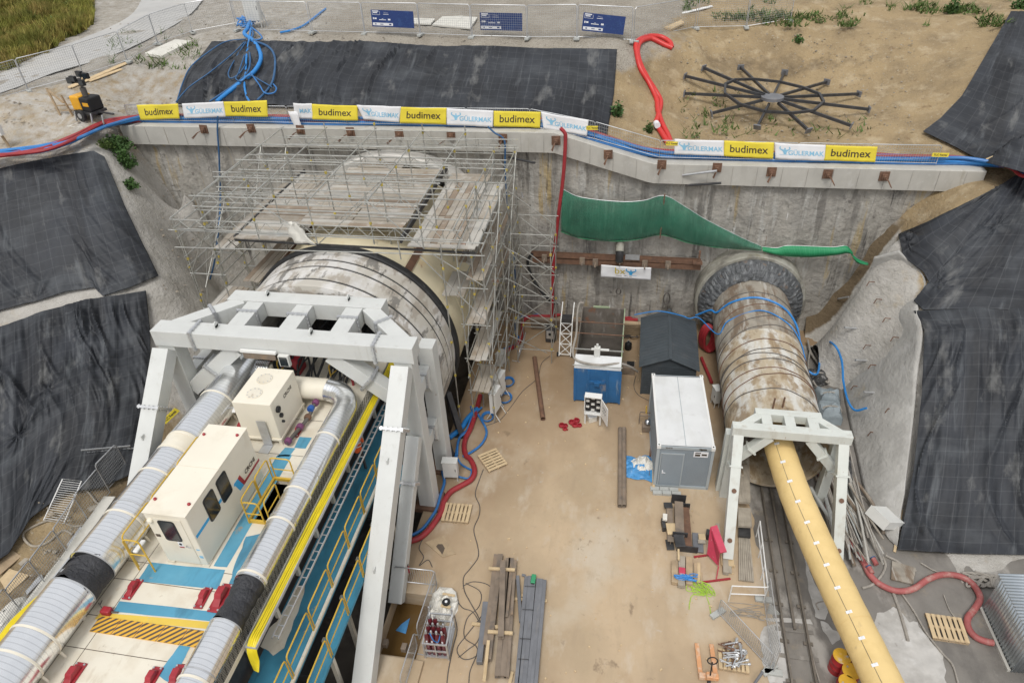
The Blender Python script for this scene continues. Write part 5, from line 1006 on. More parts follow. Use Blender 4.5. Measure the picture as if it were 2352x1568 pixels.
mb = MB(); mb.beam((-18.1, 25.7, 9.66), (-6.6, 25.5, 9.66), .05, .09); obj('steel_edge_beam', mb, M['blacksteel'], sc)
# rag tied to the scaffold
q = PW(676, 525, 25.0); pts = []
for j in range(9):
 for i in range(6): pts.append((q.x + (i - 2.5) * (.09 + .015 * j) + .06 * math.sin(j * 1.3 + i) + .35 * (j / 8) ** 2, q.y + .07 * math.sin(i * 2.1 + j), q.z + .3 - .13 * j + .03 * math.sin(i)))
mb = MB(); mb.grid(pts, 6, 9); o = obj('plastic_rag', mb, M['sack']); o.modifiers.new('s', 'SOLIDIFY').thickness = .008; tag(o, 'whitish plastic rag hanging from the front scaffold rail', 'rag')
# tall scaffold bay by the headwall right of the shield
st = thing('scaffold_tower', 'narrow scaffold tower with zigzag braces beside the red riser hose', 'scaffold', (-5, 31, 0))
for x, y in ((-3.95, 30.4), (-5.9, 30.4), (-3.95, 32.6), (-5.9, 32.6)): tub('standard', (x, y, 0), (x, y, 8.9), .028, 'zinc', st, [1, 3, 5, 7])
for i, z in enumerate((.9, 2.7, 4.5, 6.3, 8.1)):
 for y in (30.4, 32.6): tub('ledger', (-6.0, y, z), (-3.8, y, z), .025, 'zinc', st)
 for x in (-3.95, -5.9): tub('transom', (x, 30.3, z), (x, 32.7, z), .025, 'zinc', st)
 if i < 4:
  tub('brace', (-6.0, 30.35, z + .0), (-3.95, 30.35, z + 1.75), .025, 'zinc', st); tub('brace', (-3.9, 32.65, z), (-6, 32.65, z + 1.75), .025, 'zinc', st)
  tub('brace', (-3.9, 30.4, z + 1.7), (-3.9, 32.6, z), .025, 'zinc', st); tub('brace', (-6.2, 29.6, z + 1.5), (-4.2, 30.3, z - .1), .025, 'zinc', st)
tub('brace', (-6.3, 31.8, 9.8), (-4.0, 32.6, 7.6), .026, 'zinc', st); tub('brace', (-6.3, 29.4, 8.2), (-3.95, 30.4, 4.5), .026, 'zinc', st)
# ------------------------------------------------------------------ small shield tube on the right
TXc, TZc, TR_ = 6.85, 2.32, 2.05
sm = thing('pipe_shield', 'smaller mud stained white steel tube running to a dark ring in the headwall', 'tube', (TXc, 28, 0))
mb = MB(); V, F = ring_y([(TR_ - .12, 22.3), (TR_, 22.3), (TR_, 26), (TR_, 28.8)], 72, TXc, TZc); mb.add(V, F, True); V, F = ring_y([(TR_ - .12, 34.9), (TR_ - .12, 22.3)], 72, TXc, TZc); mb.add(V, F, True); obj('tube_section', mb, M['tubew'], sm)
mb = MB(); V, F = ring_y([(TR_ - .05, 28.79), (TR_ + .006, 28.8), (TR_ + .006, 35.4)], 72, TXc, TZc); mb.add(V, F, True); obj('tube_section', mb, M['tubem'], sm)
er = thing('entry_ring', 'stained concrete entry ring with tarred seal round the smaller tube on the headwall', 'ring', (TXc, WY, 0))
mb = MB(); V, F = ring_y([(2.98, 35.5), (3.0, 34.15), (2.95, 34.05), (2.82, 34.05), (2.75, 34.2)], 80, TXc, 2.42); mb.add(V, F, False); obj('concrete_collar', mb, M['ringc'], er)
V, F = ring_y([(2.84, 34.12), (2.80, 33.9), (2.72, 33.75), (2.55, 33.55), (2.38, 33.42), (2.2, 33.3), (2.02, 33.25)], 200, TXc, 2.40); V = [(x + .05 * mnoise.noise(Vec((x * 3, y * 3, z * 3))), y + .11 * mnoise.noise(Vec((x * 5, 1, z * 5))), z) for x, y, z in V]
mb = MB(); mb.add(V, F, False); obj('seal', mb, M['ringdark'], er)
mb = MB()
for i in range(64):
 a = 2 * math.pi * i / 64 + .02; mb.beam((TXc + 2.5 * math.cos(a), 33.5, 2.4 + 2.5 * math.sin(a)), (TXc + 2.74 * math.cos(a), 33.72, 2.4 + 2.74 * math.sin(a)), .10, .05)
obj('clamp_lugs', mb, M['ringdark'], er)
rr = random.Random(21)
mats_ = ['cable', 'rust', 'cable']
for k, y in enumerate((24.0, 25.1, 26.2, 27.0, 27.7, 28.9, 29.7, 30.8, 31.9, 26.6, 25.5)):
 n = 60; sl = rr.uniform(-.5, .5); r = TR_ + .02; pts = [(TXc + r * math.cos(a), y + sl * math.cos(a) + .25 * math.sin(a) * rr.uniform(.6, 1), TZc + r * math.sin(a)) for a in [math.pi * (-.12 + 1.24 * i / n) for i in range(n + 1)]]
 mb = MB(); mb.tube(spline(pts[::4], 3), .022, 6); obj('strap', mb, M[mats_[k % 3]], sm)
for x, y in ((6.35, 22.9), (6.75, 23.0)): mb = MB(); mb.box((x, y, TZc + TR_ + .25), (.06, .06, .6)); obj('stub_post', mb, M['rust'], sm)
# blue hose thrown over the small tube
def hose(name, pts, r, m, label, cat='hose', group=None, n=6, seg=8, kind=None):
 mb = MB(); mb.tube(spline(pts, n), r, seg); o = obj(name, mb, M[m]); return tag(o, label, cat, group, kind)
def onT(a, y, r=TR_ + .06): return (TXc + r * math.cos(R(a)), y, TZc + r * math.sin(R(a)))
hose('hose', [(3.9, 33.0, 2.1), (4.55, 32.4, 2.9), onT(160, 32.0), onT(130, 31.7), onT(95, 31.5), onT(60, 31.2), onT(30, 30.8), onT(5, 30.2), (9.3, 30.2, 1.3), (10.1, 30.0, .9), TP(1, 2, 960, 775, .7)] + [G(*TT(1, 2, x, y), .95) for x, y in ((1045, 800), (1090, 880), (1105, 960), (1110, 1050), (1140, 1180), (1190, 1250), (1270, 1235))], .055, 'bluehose2', 'thicker blue hose thrown over the small tube and down to the right slope foot')
hose('hose', [TP(1, 1, 2010, 595, 2.35), TP(1, 1, 2120, 575, 2.75), TP(1, 1, 2200, 572, 2.95), TP(1, 1, 2330, 600, 2.6), TP(1, 2, 50, 620, 2.4), TP(1, 2, 120, 618, 2.4), onT(165, 30.2), onT(140, 30.3), onT(95, 30.3), onT(60, 29.8), onT(35, 29.2), onT(10, 28.6)], .03, 'bluehose2', 'thin blue hose running across the shed roof and over the small tube')
# ------------------------------------------------------------------ small thrust frame
sf = thing('thrust_frame', 'smaller greenish grey thrust frame at the mouth of the small tube', 'thrust frame', (TXc, 21.6, 0)); F2 = M['frame2']
def sbox(name, lo, hi, b=.012): mb = MB(); mb.b2(lo, hi); return bev(obj(name, mb, F2, sf), b)
ZS = 4.62; xl, xr = 4.85, 8.85
sbox('front_beam', (xl - .28, 21.2, ZS - .42), (xr + .28, 21.62, ZS)); sbox('rear_beam', (5.55, 22.2, ZS - .40), (8.15, 22.55, ZS + .01))
for x in (5.95, 6.85, 7.75): sbox('cross_beam', (x - .2, 21.621, ZS - .41), (x + .2, 22.199, ZS - .004))
for x0, x1 in ((5.0, 5.85), (8.7, 7.85)): mb = MB(); mb.beam((x0, 21.5, ZS - .205), (x1, 22.3, ZS - .21), .34, .39); bev(obj('diagonal_beam', mb, F2, sf), .01)
for x, s in ((xl, -1), (xr, 1)):
 a = Vec((x, 21.45, ZS - .40)); b = Vec((x + s * .12, 18.3 if s < 0 else 18.6, .16)); mb = MB(); mb.beam(a + Vec((0, .2, .32)), b, .40, .38, (0, -.7, .7)); bev(obj('raking_prop', mb, F2, sf), .012); d = (b - a).normalized()
 for t in (1.4,): c = a + d * t; mb = MB(); mb.beam(c - d * .03, c + d * .03, .52, .50); obj('splice_flange', mb, F2, sf)
 sbox('rear_column', (x + s * .12 - .2, 22.0, 0), (x + s * .12 + .2, 22.4, 3.5)); sbox('tie', (x - .15, 21.5, 2.0), (x + .15, 21.99, 2.3))
 sbox('front_column', (x - .19, 21.63, 0), (x + .19, 21.98, ZS - .425))
 a3 = Vec((x - s * 1.25, 21.42, ZS - .45)); b3 = Vec((x - s * .1, 21.42, 2.75)); mb = MB(); mb.beam(a3, b3, .36, .34, (0, 1, 0)); bev(obj('knee_brace', mb, F2, sf), .01); c = a3.lerp(b3, .55); mb = MB(); mb.beam(c - (b3 - a3).normalized() * .03, c + (b3 - a3).normalized() * .03, .5, .46); obj('splice_flange', mb, F2, sf)
 for t in (2.6, 4.6): c = a + d * t; mb = MB(); mb.lathe([(.06, 0), (.10, .005)], c + Vec((0, -.06, .33)), 8, Matrix.Rotation(.8, 4, 'X')); obj('rust_mark', mb, M['rust'], sf)
mb = MB(); mb.box((xl - .12, 18.22, .07), (.5, .55, .14)); obj('foot_block', mb, M['newwood'], sf)
# ------------------------------------------------------------------ rails
def railway():
 for i, x in enumerate((6.5, 7.32)):
  pts = [(x + .0, 8.5, .16), (x + .01, 14, .16), (x + .03, 20, .16), (x + .05, 33, .16)]
  t = thing('rail', ['muddy steel rail left of the pair under the yellow duct', 'muddy steel rail right of the pair under the yellow duct'][i], 'rail', (x, 20, 0), 0, 'rails of the tunnel track')
  mb = MB()
  for a, b in zip(pts, pts[1:]):
   A, B = Vec(a), Vec(b); mb.beam(A, B, .07, .045); mb.beam(A - Vec((0, 0, .06)), B - Vec((0, 0, .06)), .022, .09); mb.beam(A - Vec((0, 0, .115)), B - Vec((0, 0, .115)), .13, .02)
  obj('rail_profile', mb, M['rail'], t)
  for y in np.arange(9, 20, 1.5):
   for s in (-1, 1): mb = MB(); mb.box((x + s * .11, float(y), .07), (.10, .12, .06)); obj('rail_clip', mb, M['rail'], t)
 mb = MB(); mb.beam((6.93, 15.5, .10), (6.95, 33, .10), .09, .10); o = obj('guide_rail', mb, M['rail']); tag(o, 'rusty low guide bar running between the two rails', 'rail')
 sl = None
 for y in np.arange(9.2, 16, 1.05):
  mb = MB(); mb.box((6.92, float(y), .022), (1.35, .16, .03)); o = obj('sleeper', mb, M['mud']); tag(o, 'flat muddy steel sleeper under the two rails', 'sleeper', 'sleepers under the tunnel rails')
railway()
# ------------------------------------------------------------------ yellow fabric duct
dpts = [(6.72, 24.5, 2.95), (6.74, 22.6, 2.92), (6.85, 21.3, 2.86), (7.15, 19.6, 2.6), (7.55, 18.0, 2.35), (8.0, 16.2, 2.15), (8.5, 14.2, 2.0), (8.95, 12.4, 1.9), (9.4, 10.6, 1.85), (9.9, 8.6, 1.8)]
yd_ = thing('fabric_duct', 'fat yellow fabric air duct curving out of the small tube towards the camera', 'duct', (7, 20, 0))
sp = spline(dpts, 8); mb = MB(); mb.tube(sp, [.60 + .006 * math.sin(i * 1.7) for i in range(len(sp))], 40, False); obj('duct_skin', mb, M['yduct'], yd_)
sp2 = spline(dpts, 40); acc = 0; last = 0
for i in range(1, len(sp2) - 1):
 acc += (sp2[i] - sp2[i - 1]).length
 if acc - last > .88:
  last = acc; d = (sp2[i + 1] - sp2[i - 1]).normalized(); sx = d.cross(Vec((0, 0, 1))).normalized(); up = sx.cross(d).normalized()
  n = (up * .90 + sx * .43).normalized(); c = sp2[i] + n * .605; mb = MB(); m = Matrix((d, n.cross(d), n)).transposed().to_4x4(); m.translation = c; mb.frame(m, .05, .10, .012); mb.frame(m @ Matrix.Translation((0.0, .05, .02)), .03, .03, .012); obj('hanger_tab', mb, M['paper'], yd_)
mb = MB(); pts = []
for i in range(0, len(sp) - 1, 2):
 d = (sp[i + 1] - sp[i]).normalized(); sx = d.cross(Vec((0, 0, 1))).normalized(); up = sx.cross(d).normalized(); pts.append(sp[i] + (up * .86 + sx * .5).normalized() * .605)
mb.tube(pts, .008, 5); obj('seam_cord', mb, M['cable'], yd_)
mb = MB()
for i in (14, 30, 46, 60):
 d = (sp[i + 1] - sp[i]).normalized(); m = d.to_track_quat('Z', 'Y').to_matrix().to_4x4(); mb = MB(); mb.lathe([(.607, -.012), (.609, .012)], sp[i], 40, m);
 mb.f = mb.f[:-2]; mb.sm = mb.sm[:-2]; mb.uv = mb.uv[:-2]; mb.mi = mb.mi[:-2]; obj('joint_seam', mb, M['yduct'], yd_)
# ------------------------------------------------------------------ shed, container, skip
S0 = Vec((1.05, 28.3, 0))
shed = thing('metal_shed', 'dark anthracite metal garden shed with a low gable roof', 'shed', (2.4, 28.3, 0))
sx0, sx1, sy0, sy1, ze, zr = 1.08, 3.72, 28.35, 32.6, 1.95, 2.55; mid = (sx0 + sx1) / 2
mb = MB(); mb.prism([(sx0, 0), (sx1, 0), (sx1, ze), (mid, zr - .05), (sx0, ze)], 0, sy1 - sy0, Matrix(((1, 0, 0, 0), (0, 0, 1, sy0), (0, 1, 0, 0), (0, 0, 0, 1)))); obj('wall', mb, M['shed'], shed)
mb = MB()
for z in np.arange(.05, 1.95, .12): mb.b2((sx0 + .04, sy0 - .018, float(z)), (sx1 - .04, sy0 - .002, float(z) + .085))
obj('siding', mb, M['shed'], shed)
for x in (sx0, sx1): mb = MB(); mb.box((x, sy0 - .012, ze / 2), (.09, .05, ze)); obj('corner_post', mb, M['shed'], shed)
for s in (-1, 1):
 mb = MB(); xe = mid + s * 1.52; a = [(mid, sy0 - .16, zr), (xe, sy0 - .16, ze - .06), (xe, sy1 + .12, ze - .06), (mid, sy1 + .12, zr)]; n = 34
 up = Vec((s * .4, 0, .92)); V = []
 for j in range(n + 1):
  y = sy0 - .16 + (sy1 + .28 - sy0) * j / n; o_ = .014 * (j % 2); V += [(mid, y, zr + o_), (xe, y, ze - .06 + o_)]
 mb.add(V, [(2 * j, 2 * j + 1, 2 * j + 3, 2 * j + 2) for j in range(n)]); o = obj('roof_panel', mb, M['shed'], shed); o.modifiers.new('s', 'SOLIDIFY').thickness = .03
mb = MB(); mb.beam((mid, sy0 - .18, zr + .03), (mid, sy1 + .14, zr + .03), .16, .05); obj('ridge_cap', mb, M['shed'], shed)
# container
a = TP(1, 1, 2165, 1490, 2.6); b = TP(1, 2, 215, 1490, 2.6); ca = math.atan2(b.y - a.y, b.x - a.x); cw, cl, chh = 2.44, 4.95, 2.6
fl0 = TP(2, 1, 2150, 225, 0); fl1 = TP(2, 2, 180, 265, 0); cm = (a + b) / 2; cc = ((fl0 + fl1) / 2 + Vec((cm.x, cm.y, 0))) / 2; ca = (math.atan2(fl1.y - fl0.y, fl1.x - fl0.x) + ca) / 2
ct = thing('site_container', 'grey site container with a white roof and a door in its front wall', 'container', (cc.x, cc.y, 0), ca)
mb = MB(); mb.b2((-cw / 2 + .04, .05, .06), (cw / 2 - .04, cl - .05, chh - .08)); obj('wall', mb, M['cgrey'], ct, True)
mb = MB()
for k in range(18):
 x = -.02 + .066 * k
 if x < 1.1: mb.b2((x, .036, .25), (x + .035, .052, 2.25))
obj('ribbing', mb, M['cgrey'], ct, True)
mb = MB()
for y in np.arange(.25, cl - .3, .17):
 for s in (-1, 1): mb.b2((s * (cw / 2 - .055), float(y), .25), (s * (cw / 2 - .025), float(y) + .09, 2.4))
obj('ribbing', mb, M['cgrey'], ct, True)
mb = MB(); mb.b2((-cw / 2 + .06, .06, chh - .08), (cw / 2 - .06, cl - .06, chh - .02)); rfo = obj('roof', mb, M['croof'], ct, True); mb = MB(); mb.b2((-.012, .1, chh - .019), (.012, cl - .1, chh - .006)); obj('roof_seam', mb, M['ctrim'], rfo, True)
for s in (-1, 1):
 mb = MB(); mb.b2((s * cw / 2, .001, chh - .14), (s * (cw / 2 - .09), cl - .001, chh)); obj('side_beam', mb, M['white'], ct, True); mb = MB(); mb.b2((s * cw / 2, .001, 0), (s * (cw / 2 - .09), cl - .001, .13)); obj('side_beam', mb, M['cgrey'], ct, True)
 for y in (.0, cl - .12): mb = MB(); mb.b2((s * (cw / 2 + .004), y - .004, .13), (s * (cw / 2 - .12), y + .12, chh - .14)); obj('corner_post', mb, M['ctrim'], ct, True); mb = MB(); mb.box((s * (cw / 2 - .07), y + .06, chh - .05), (.17, .18, .17)); oo = obj('corner_casting', mb, M['white'], ct, True); mb = MB(); mb.lathe([(.035, 0), (.035, .006)], (s * (cw / 2 - .07), y + .06, chh + .036), 10); obj('casting_hole', mb, M['blackc'], oo, True)
for y in (.0, cl - .1): mb = MB(); mb.b2((-cw / 2 + .09, y, chh - .16), (cw / 2 - .09, y + .09, chh - .02)); obj('end_beam', mb, M['ctrim'], ct, True); mb = MB(); mb.b2((-cw / 2 + .09, y + .003, 0), (cw / 2 - .09, y + .09, .14)); obj('end_beam', mb, M['ctrim'], ct, True)
mb = MB(); mb.b2((-.98, .015, .16), (-.06, .04, 2.12)); dd = obj('door', mb, M['cgrey'], ct, True); bev(dd, .006); mb = MB(); mb.tube([(-.88, .0, 1.02), (-.88, -.05, 1.02), (-.76, -.05, 1.0)], .016, 6); mb.box((-.88, .008, 1.0), (.05, .015, .2)); obj('handle', mb, M['paper'], dd, True)
for z in (.12, 2.13): mb = MB(); mb.b2((-1.03, .012, z - .02), (-.01, .045, z + .03)); obj('door_frame', mb, M['ctrim'], ct, True)
for x in (-1.02, -.04): mb = MB(); mb.b2((x - .02, .012, .16), (x + .02, .045, 2.1)); obj('door_frame', mb, M['ctrim'], ct, True)
mb = MB(); text_mb(mb, '25476', Matrix(((1, 0, 0, -.72), (0, 0, -1, -.004), (0, 1, 0, chh - .09), (0, 0, 0, 1))), .12, bold=.004); obj('lettering', mb, M['ink'], ct, True)
mb = MB(); text_mb(mb, 'algeco', Matrix(((1, 0, 0, .72), (0, 0, -1, -.004), (0, 1, 0, chh - .09), (0, 0, 0, 1))), .13, bold=.012); obj('lettering', mb, M['ink'], ct, True)
mb = MB(); mb.b2((.36, .02, 2.02), (.98, .035, 2.34)); bd = obj('notice_board', mb, M['paper'], ct, True); mb = MB(); mb.b2((.42, .012, 2.08), (.64, .019, 2.2)); mb.b2((.7, .012, 2.12), (.92, .019, 2.22)); mb.b2((.42, .012, 2.25), (.66, .019, 2.30)); obj('print', mb, M['ink'], bd, True)
for i in range(6):
 l = Matrix.Translation((cc.x, cc.y, 0)) @ Matrix.Rotation(ca, 4, 'Z') @ Vec((-1.15 + .42 * (i % 3) + .1 * (i // 3), -.18 - .22 * (i // 3), .07)); t = None
 mb = MB(); mb.box((0, 0, 0), (.40, .2, .14)); o = obj('paving_block', mb, M['block']); bev(o, .01); o.location = l; o.rotation_euler = (0, 0, ca); tag(o, 'grey concrete paving block laid as a step at the container door', 'block', 'step blocks at the container door')
# blue skip with dirty tank
sk = thing('tipping_skip', 'streaked blue steel skip with a dirty open tank and a hose over it', 'skip', (-1.2, 28, 0))
kx0, kx1, ky0, ky1 = -2.42, -.02, 27.3, 32.3
mb = MB(); mb.b2((kx0, ky0, .12), (kx1, ky0 + .08, 2.25)); fp = obj('front_panel', mb, M['skipblue'], sk); bev(fp, .01)
for x in (kx0 + .02, kx0 + .72, kx1 - .72 , kx1 - .06): mb = MB(); mb.b2((x, ky0 - .06, .12), (x + .1, ky0 - .001, 2.2)); obj('rib', mb, M['skipblue'], fp)
mb = MB(); mb.b2((-1.62, ky0 - .05, 1.35), (-.82, ky0 - .002, 1.5)); mb.b2((-1.35, ky0 - .12, 1.22), (-1.08, ky0 - .051, 1.44)); obj('hook_plate', mb, M['skipblue'], fp)
for x in (kx0, kx1 - .06): mb = MB(); mb.add([(x, ky0 + .081, .15), (x + .06, ky0 + .081, .15), (x, ky1, .15), (x + .06, ky1, .15), (x, ky0 + .081, 2.3), (x + .06, ky0 + .081, 2.3), (x, ky1, 2.75), (x + .06, ky1, 2.75)], [(0, 2, 3, 1), (4, 5, 7, 6), (0, 1, 5, 4), (2, 6, 7, 3), (0, 4, 6, 2), (1, 3, 7, 5)]); obj('side_panel', mb, M['skipgreen'] if x > -1 else M['skipgrey'], sk)
mb = MB(); mb.b2((kx0 + .061, ky1 - .08, .15), (kx1 - .061, ky1, 2.75)); obj('rear_panel', mb, M['skipgrey'], sk); mb = MB(); mb.b2((-1.8, ky1 - .1, 2.751), (-.9, ky1 + .02, 2.83)); obj('rim', mb, M['skipgreen'], sk)
mb = MB(); mb.add([(kx0 + .061, 29.0, 1.0), (kx1 - .061, 29.0, 1.0), (kx1 - .061, ky1 - .081, .7), (kx0 + .061, ky1 - .081, .7)], [(0, 1, 2, 3)]); mb.b2((kx0 + .061, 28.9, .2), (kx1 - .061, 29, 2.2)); obj('sludge', mb, M['sludge'], sk)
mb = MB(); mb.add([(kx0 + .02, ky0 + .0, 2.26), (kx1 - .02, ky0 + .0, 2.26), (kx1 - .02, 28.1, 2.5), (kx0 + .02, 28.1, 2.5), (kx0 + .02, ky0 + .0, 2.31), (kx1 - .02, ky0 + .0, 2.31), (kx1 - .02, 28.1, 2.55), (kx0 + .02, 28.1, 2.55)], [(0, 3, 2, 1), (4, 5, 6, 7), (0, 1, 5, 4), (2, 3, 7, 6), (0, 4, 7, 3), (1, 2, 6, 5)]); obj('cover_plate', mb, M['croof'], sk)
for z, y in ((2.5, 27.25), (2.75, 28.3), (2.82, 29.6), (2.86, 30.6)): mb = MB(); mb.cyl((kx0 - .05, y, z), (kx1 + .05, y, z), .03, 7); obj('cross_tube', mb, M['zinc'] if z < 2.8 else M['rust'], sk)
mb = MB(); mb.b2((-1.45, 28.0, 2.55), (-1.15, 28.25, 3.05)); mb.cyl((-1.3, 28.12, 3.05), (-1.3, 28.12, 3.25), .06, 10); mb.b2((-1.6, 28.05, 2.9), (-.7, 28.2, 2.94)); obj('pump_head', mb, M['whitebox'], sk)
hose('hose', [TP(1, 1, 1660, 515, 3.0), TP(1, 1, 1630, 520, 3.0), TP(1, 1, 1615, 600, 2.9), TP(1, 1, 1610, 720, 2.8), TP(1, 1, 1585, 850, 2.6), TP(1, 1, 1620, 910, 2.5), TP(1, 1, 1760, 940, 2.45), TP(1, 1, 1900, 930, 2.4), TP(1, 1, 1975, 950, 2.0), TP(1, 1, 2030, 985, 1.3)], .06, 'greyhose', 'muddy pale hose looped over the blue skip')
# switch cabinet with open door in front of the skip
p0 = TP(1, 1, 1717, 1360, 0); sw = thing('switch_cabinet', 'white switch cabinet on legs with its door hanging open in front of the skip', 'cabinet', (p0.x, p0.y, 0), R(-3));
mb = MB();
for lo, hi in (((-.42, 0, .75), (-.39, .34, 1.85)), ((.39, 0, .75), (.42, .34, 1.85)), ((-.39, 0, .75), (.39, .34, .78)), ((-.42, 0, 1.85), (.42, .36, 1.9)), ((-.39, .31, .78), (.39, .34, 1.85))): mb.b2(lo, hi)
obj('case', mb, M['white'], sw, True); mb = MB(); mb.b2((-.38, .27, .79), (.38, .30, 1.84)); obj('mounting_plate', mb, M['blacksteel'], sw, True)
rr = random.Random(3)
for k in range(14): mb = MB(); x = -.26 + .26 * (k % 3); z = .92 + .19 * (k // 3); mb.b2((x - .09, .17, z - .05), (x + .1 - .03 * (k % 2), .26, z + .06)); obj('breaker', mb, M['whitebox' if k % 2 else 'blackc'], sw, True)
mb = MB(); mb.add([Matrix.Translation((.42, 0, 0)) @ Matrix.Rotation(R(-62), 4, 'Z') @ Vec(q) for q in [(0, 0, .76), (.8, 0, .76), (.8, .03, .76), (0, .03, .76), (0, 0, 1.85), (.8, 0, 1.85), (.8, .03, 1.85), (0, .03, 1.85)]], [(0, 3, 2, 1), (4, 5, 6, 7), (0, 1, 5, 4), (1, 2, 6, 5), (2, 3, 7, 6), (3, 0, 4, 7)]); dd = obj('door', mb, M['white'], sw, True)
mb = MB(); Md = Matrix.Translation((.42, 0, 0)) @ Matrix.Rotation(R(-62), 4, 'Z')
for k in range(6): mb.add([Md @ Vec((.25 + .14 * (k % 3) + dx, -.02, 1.5 - .22 * (k // 3) + dz)) for dx, dz in ((0, 0), (.07, 0), (.07, .08), (0, .08))], [(0, 1, 2, 3)])
obj('gauges', mb, M['blackc'], dd, True)
for x in (-.38, .38): mb = MB(); mb.box((x, .17, .37), (.08, .08, .75)); obj('leg', mb, M['whitebox'], sw, True)
q = TP(1, 1, 1715, 1330, 0); mb = MB(); mb.box((0, 0, .16), (.42, .34, .32)); o = obj('plastic_box', mb, M['sack']); o.location = (q.x, q.y + .1, 0); o.rotation_euler = (0, 0, .5); bev(o, .03); tag(o, 'small translucent white box under the switch cabinet', 'box')
mb = MB(); mb.b2((-.215, -.175, .321), (.215, .175, .345)); obj('lid', mb, M['white'], o, True)
# ------------------------------------------------------------------ things on the headwall
def tl(r, c, l, z=0.0): return [TP(r, c, x, y, z) for x, y in l]
def hs(name_label, pts, r, m, cat='hose', group=None, name='hose', seg=8): return hose(name, pts, r, m, name_label, cat, group, 5, seg)
def onwall(r, c, l, Y=35.0): return [TW(r, c, x, y, Y) for x, y in l]
hs('red riser hose dropping from the capping beam down the headwall', onwall(0, 1, [(1500, 880), (1530, 915), (1535, 960), (1525, 1150), (1510, 1300), (1490, 1450)], 34.45) + onwall(1, 1, [(1470, 60), (1455, 200), (1447, 380), (1445, 470), (1440, 590)], 34.6), .10, 'redhose')
hs('black hose sagging on the headwall behind the scaffold tower', onwall(1, 1, [(1310, 170), (1275, 230), (1300, 320), (1350, 410), (1420, 490), (1480, 520)], 34.7), .09, 'rubber')
hs('thin blue hose hanging down the headwall left of the scaffold', onwall(0, 0, [(1497, 800), (1495, 900), (1505, 1050), (1510, 1200), (1515, 1380)], 34.7) + onwall(1, 0, [(1500, 30), (1480, 200), (1440, 360), (1380, 480), (1340, 580)], 33.0), .05, 'bluecable')
hs('dull blue hose dropping from the capping beam beside the scaffold corner', onwall(0, 1, [(1000, 870), (1050, 915), (1100, 945), (1120, 1000), (1122, 1200)], 34.4) + onwall(1, 1, [(1160, 80), (1185, 250), (1190, 500)], 34.6), .05, 'bluecable')
# steel walers
wb = thing('steel_waler', 'rusty twin steel waler beam fixed across the headwall above the small banner', 'beam', TW(1, 1, 1900, 240, 35), 0)
for (a, b, q) in (((1300, 175), (2352, 225), .16), ((1310, 215), (2352, 262), .16)): mb = MB(); mb.ibeam(TW(1, 1, *a, 34.75), TW(1, 1, *b, 34.75) + Vec((.9, 0, 0)), .3, .2, .03, (0, 1, 0)); obj('beam', mb, M['rust'], wb)
for x, y in ((1390, 205), (1650, 225), (1740, 235), (1910, 215), (2080, 245), (2240, 250)): p = TW(1, 1, x, y, 34.5); mb = MB(); mb.box(p, (.30, .12, .42)); mb.cyl(p, p + Vec((0, -.35, -.15)), .04, 8); obj('bracket', mb, M['rustbeam'], wb)
mb = MB(); p = TW(1, 1, 1995, 200, 34.6); mb.box(p, (.8, .1, .3)); obj('packing_plate', mb, M['zinc2'], wb)
p = TW(1, 1, 1910, 130, 34.8); el = thing('vent_elbow', 'dark pipe elbow with a pale hood above the waler beam', 'pipe', p); mb = MB(); mb.tube(spline([p + Vec((0, .3, .12)), p + Vec((0, -.2, .14)), p + Vec((0, -.42, -.1)), p + Vec((0, -.42, -.65))], 4), .22, 12); obj('pipe', mb, M['blacksteel'], el); mb = MB(); mb.tube(spline([p + Vec((0, .3, .16)), p + Vec((0, -.22, .2)), p + Vec((0, -.46, -.04))], 4), .235, 12, False); obj('hood', mb, M['ringc'], el)
mb = MB(); p = TW(1, 2, 120, 200, 34.5); mb.box(p, (.1, .1, .8)); mb.box(p + Vec((-.05, 0, -.35)), (.5, .3, .12)); t = obj('bracket_post', mb, M['rust']); tag(t, 'rusty stub post on the waler beam end near the entry ring', 'bracket')
# loose pipes poking out of walls
for i, (r, c, x0, y0, x1, y1, Y, rad, m, l) in enumerate([(0, 1, 1140, 1080, 1325, 1120, 34.6, .06, 'blacksteel', 'black pipe stub slanting on the headwall beside the scaffold top'), (0, 2, 5, 1205, 240, 1175, 34.5, .06, 'zinc2', 'long grey pipe stub under the capping beam'), (0, 2, 25, 1275, 270, 1258, 34.6, .06, 'blacksteel', 'black pipe stub just below the long grey one'),
  (1, 2, 1075, 485, 1145, 472, 34.6, .05, 'zinc2', 'grey drain pipe stub on the headwall right of the entry ring'), (0, 1, 1235, 1325, 1240, 1355, 34.5, .05, 'zinc2', 'short drain pipe stub left of the riser hose')]):
 a, b = TW(r, c, x0, y0, Y + .3), TW(r, c, x1, y1, Y - .3); mb = MB(); mb.cyl(a, b, rad, 10); o = obj('pipe_stub', mb, M[m]); tag(o, l, 'pipe')
for i, (r, c, x, y) in enumerate([(1, 2, 1175, 688), (1, 2, 1250, 910), (1, 2, 1310, 1130)]):
 p = G(*TT(r, c, x, y), 0.0); mb = MB(); mb.cyl(p + Vec((.4, .1, -.05)), p + Vec((-.45, -.12, .1)), .055, 10); o = obj('drain_pipe', mb, M['zinc2']); tag(o, 'grey drain pipe poking out of the right sprayed slope, ' + ['highest of three', 'middle one of three', 'lowest of three'][i], 'pipe', 'drain pipes in the right slope')
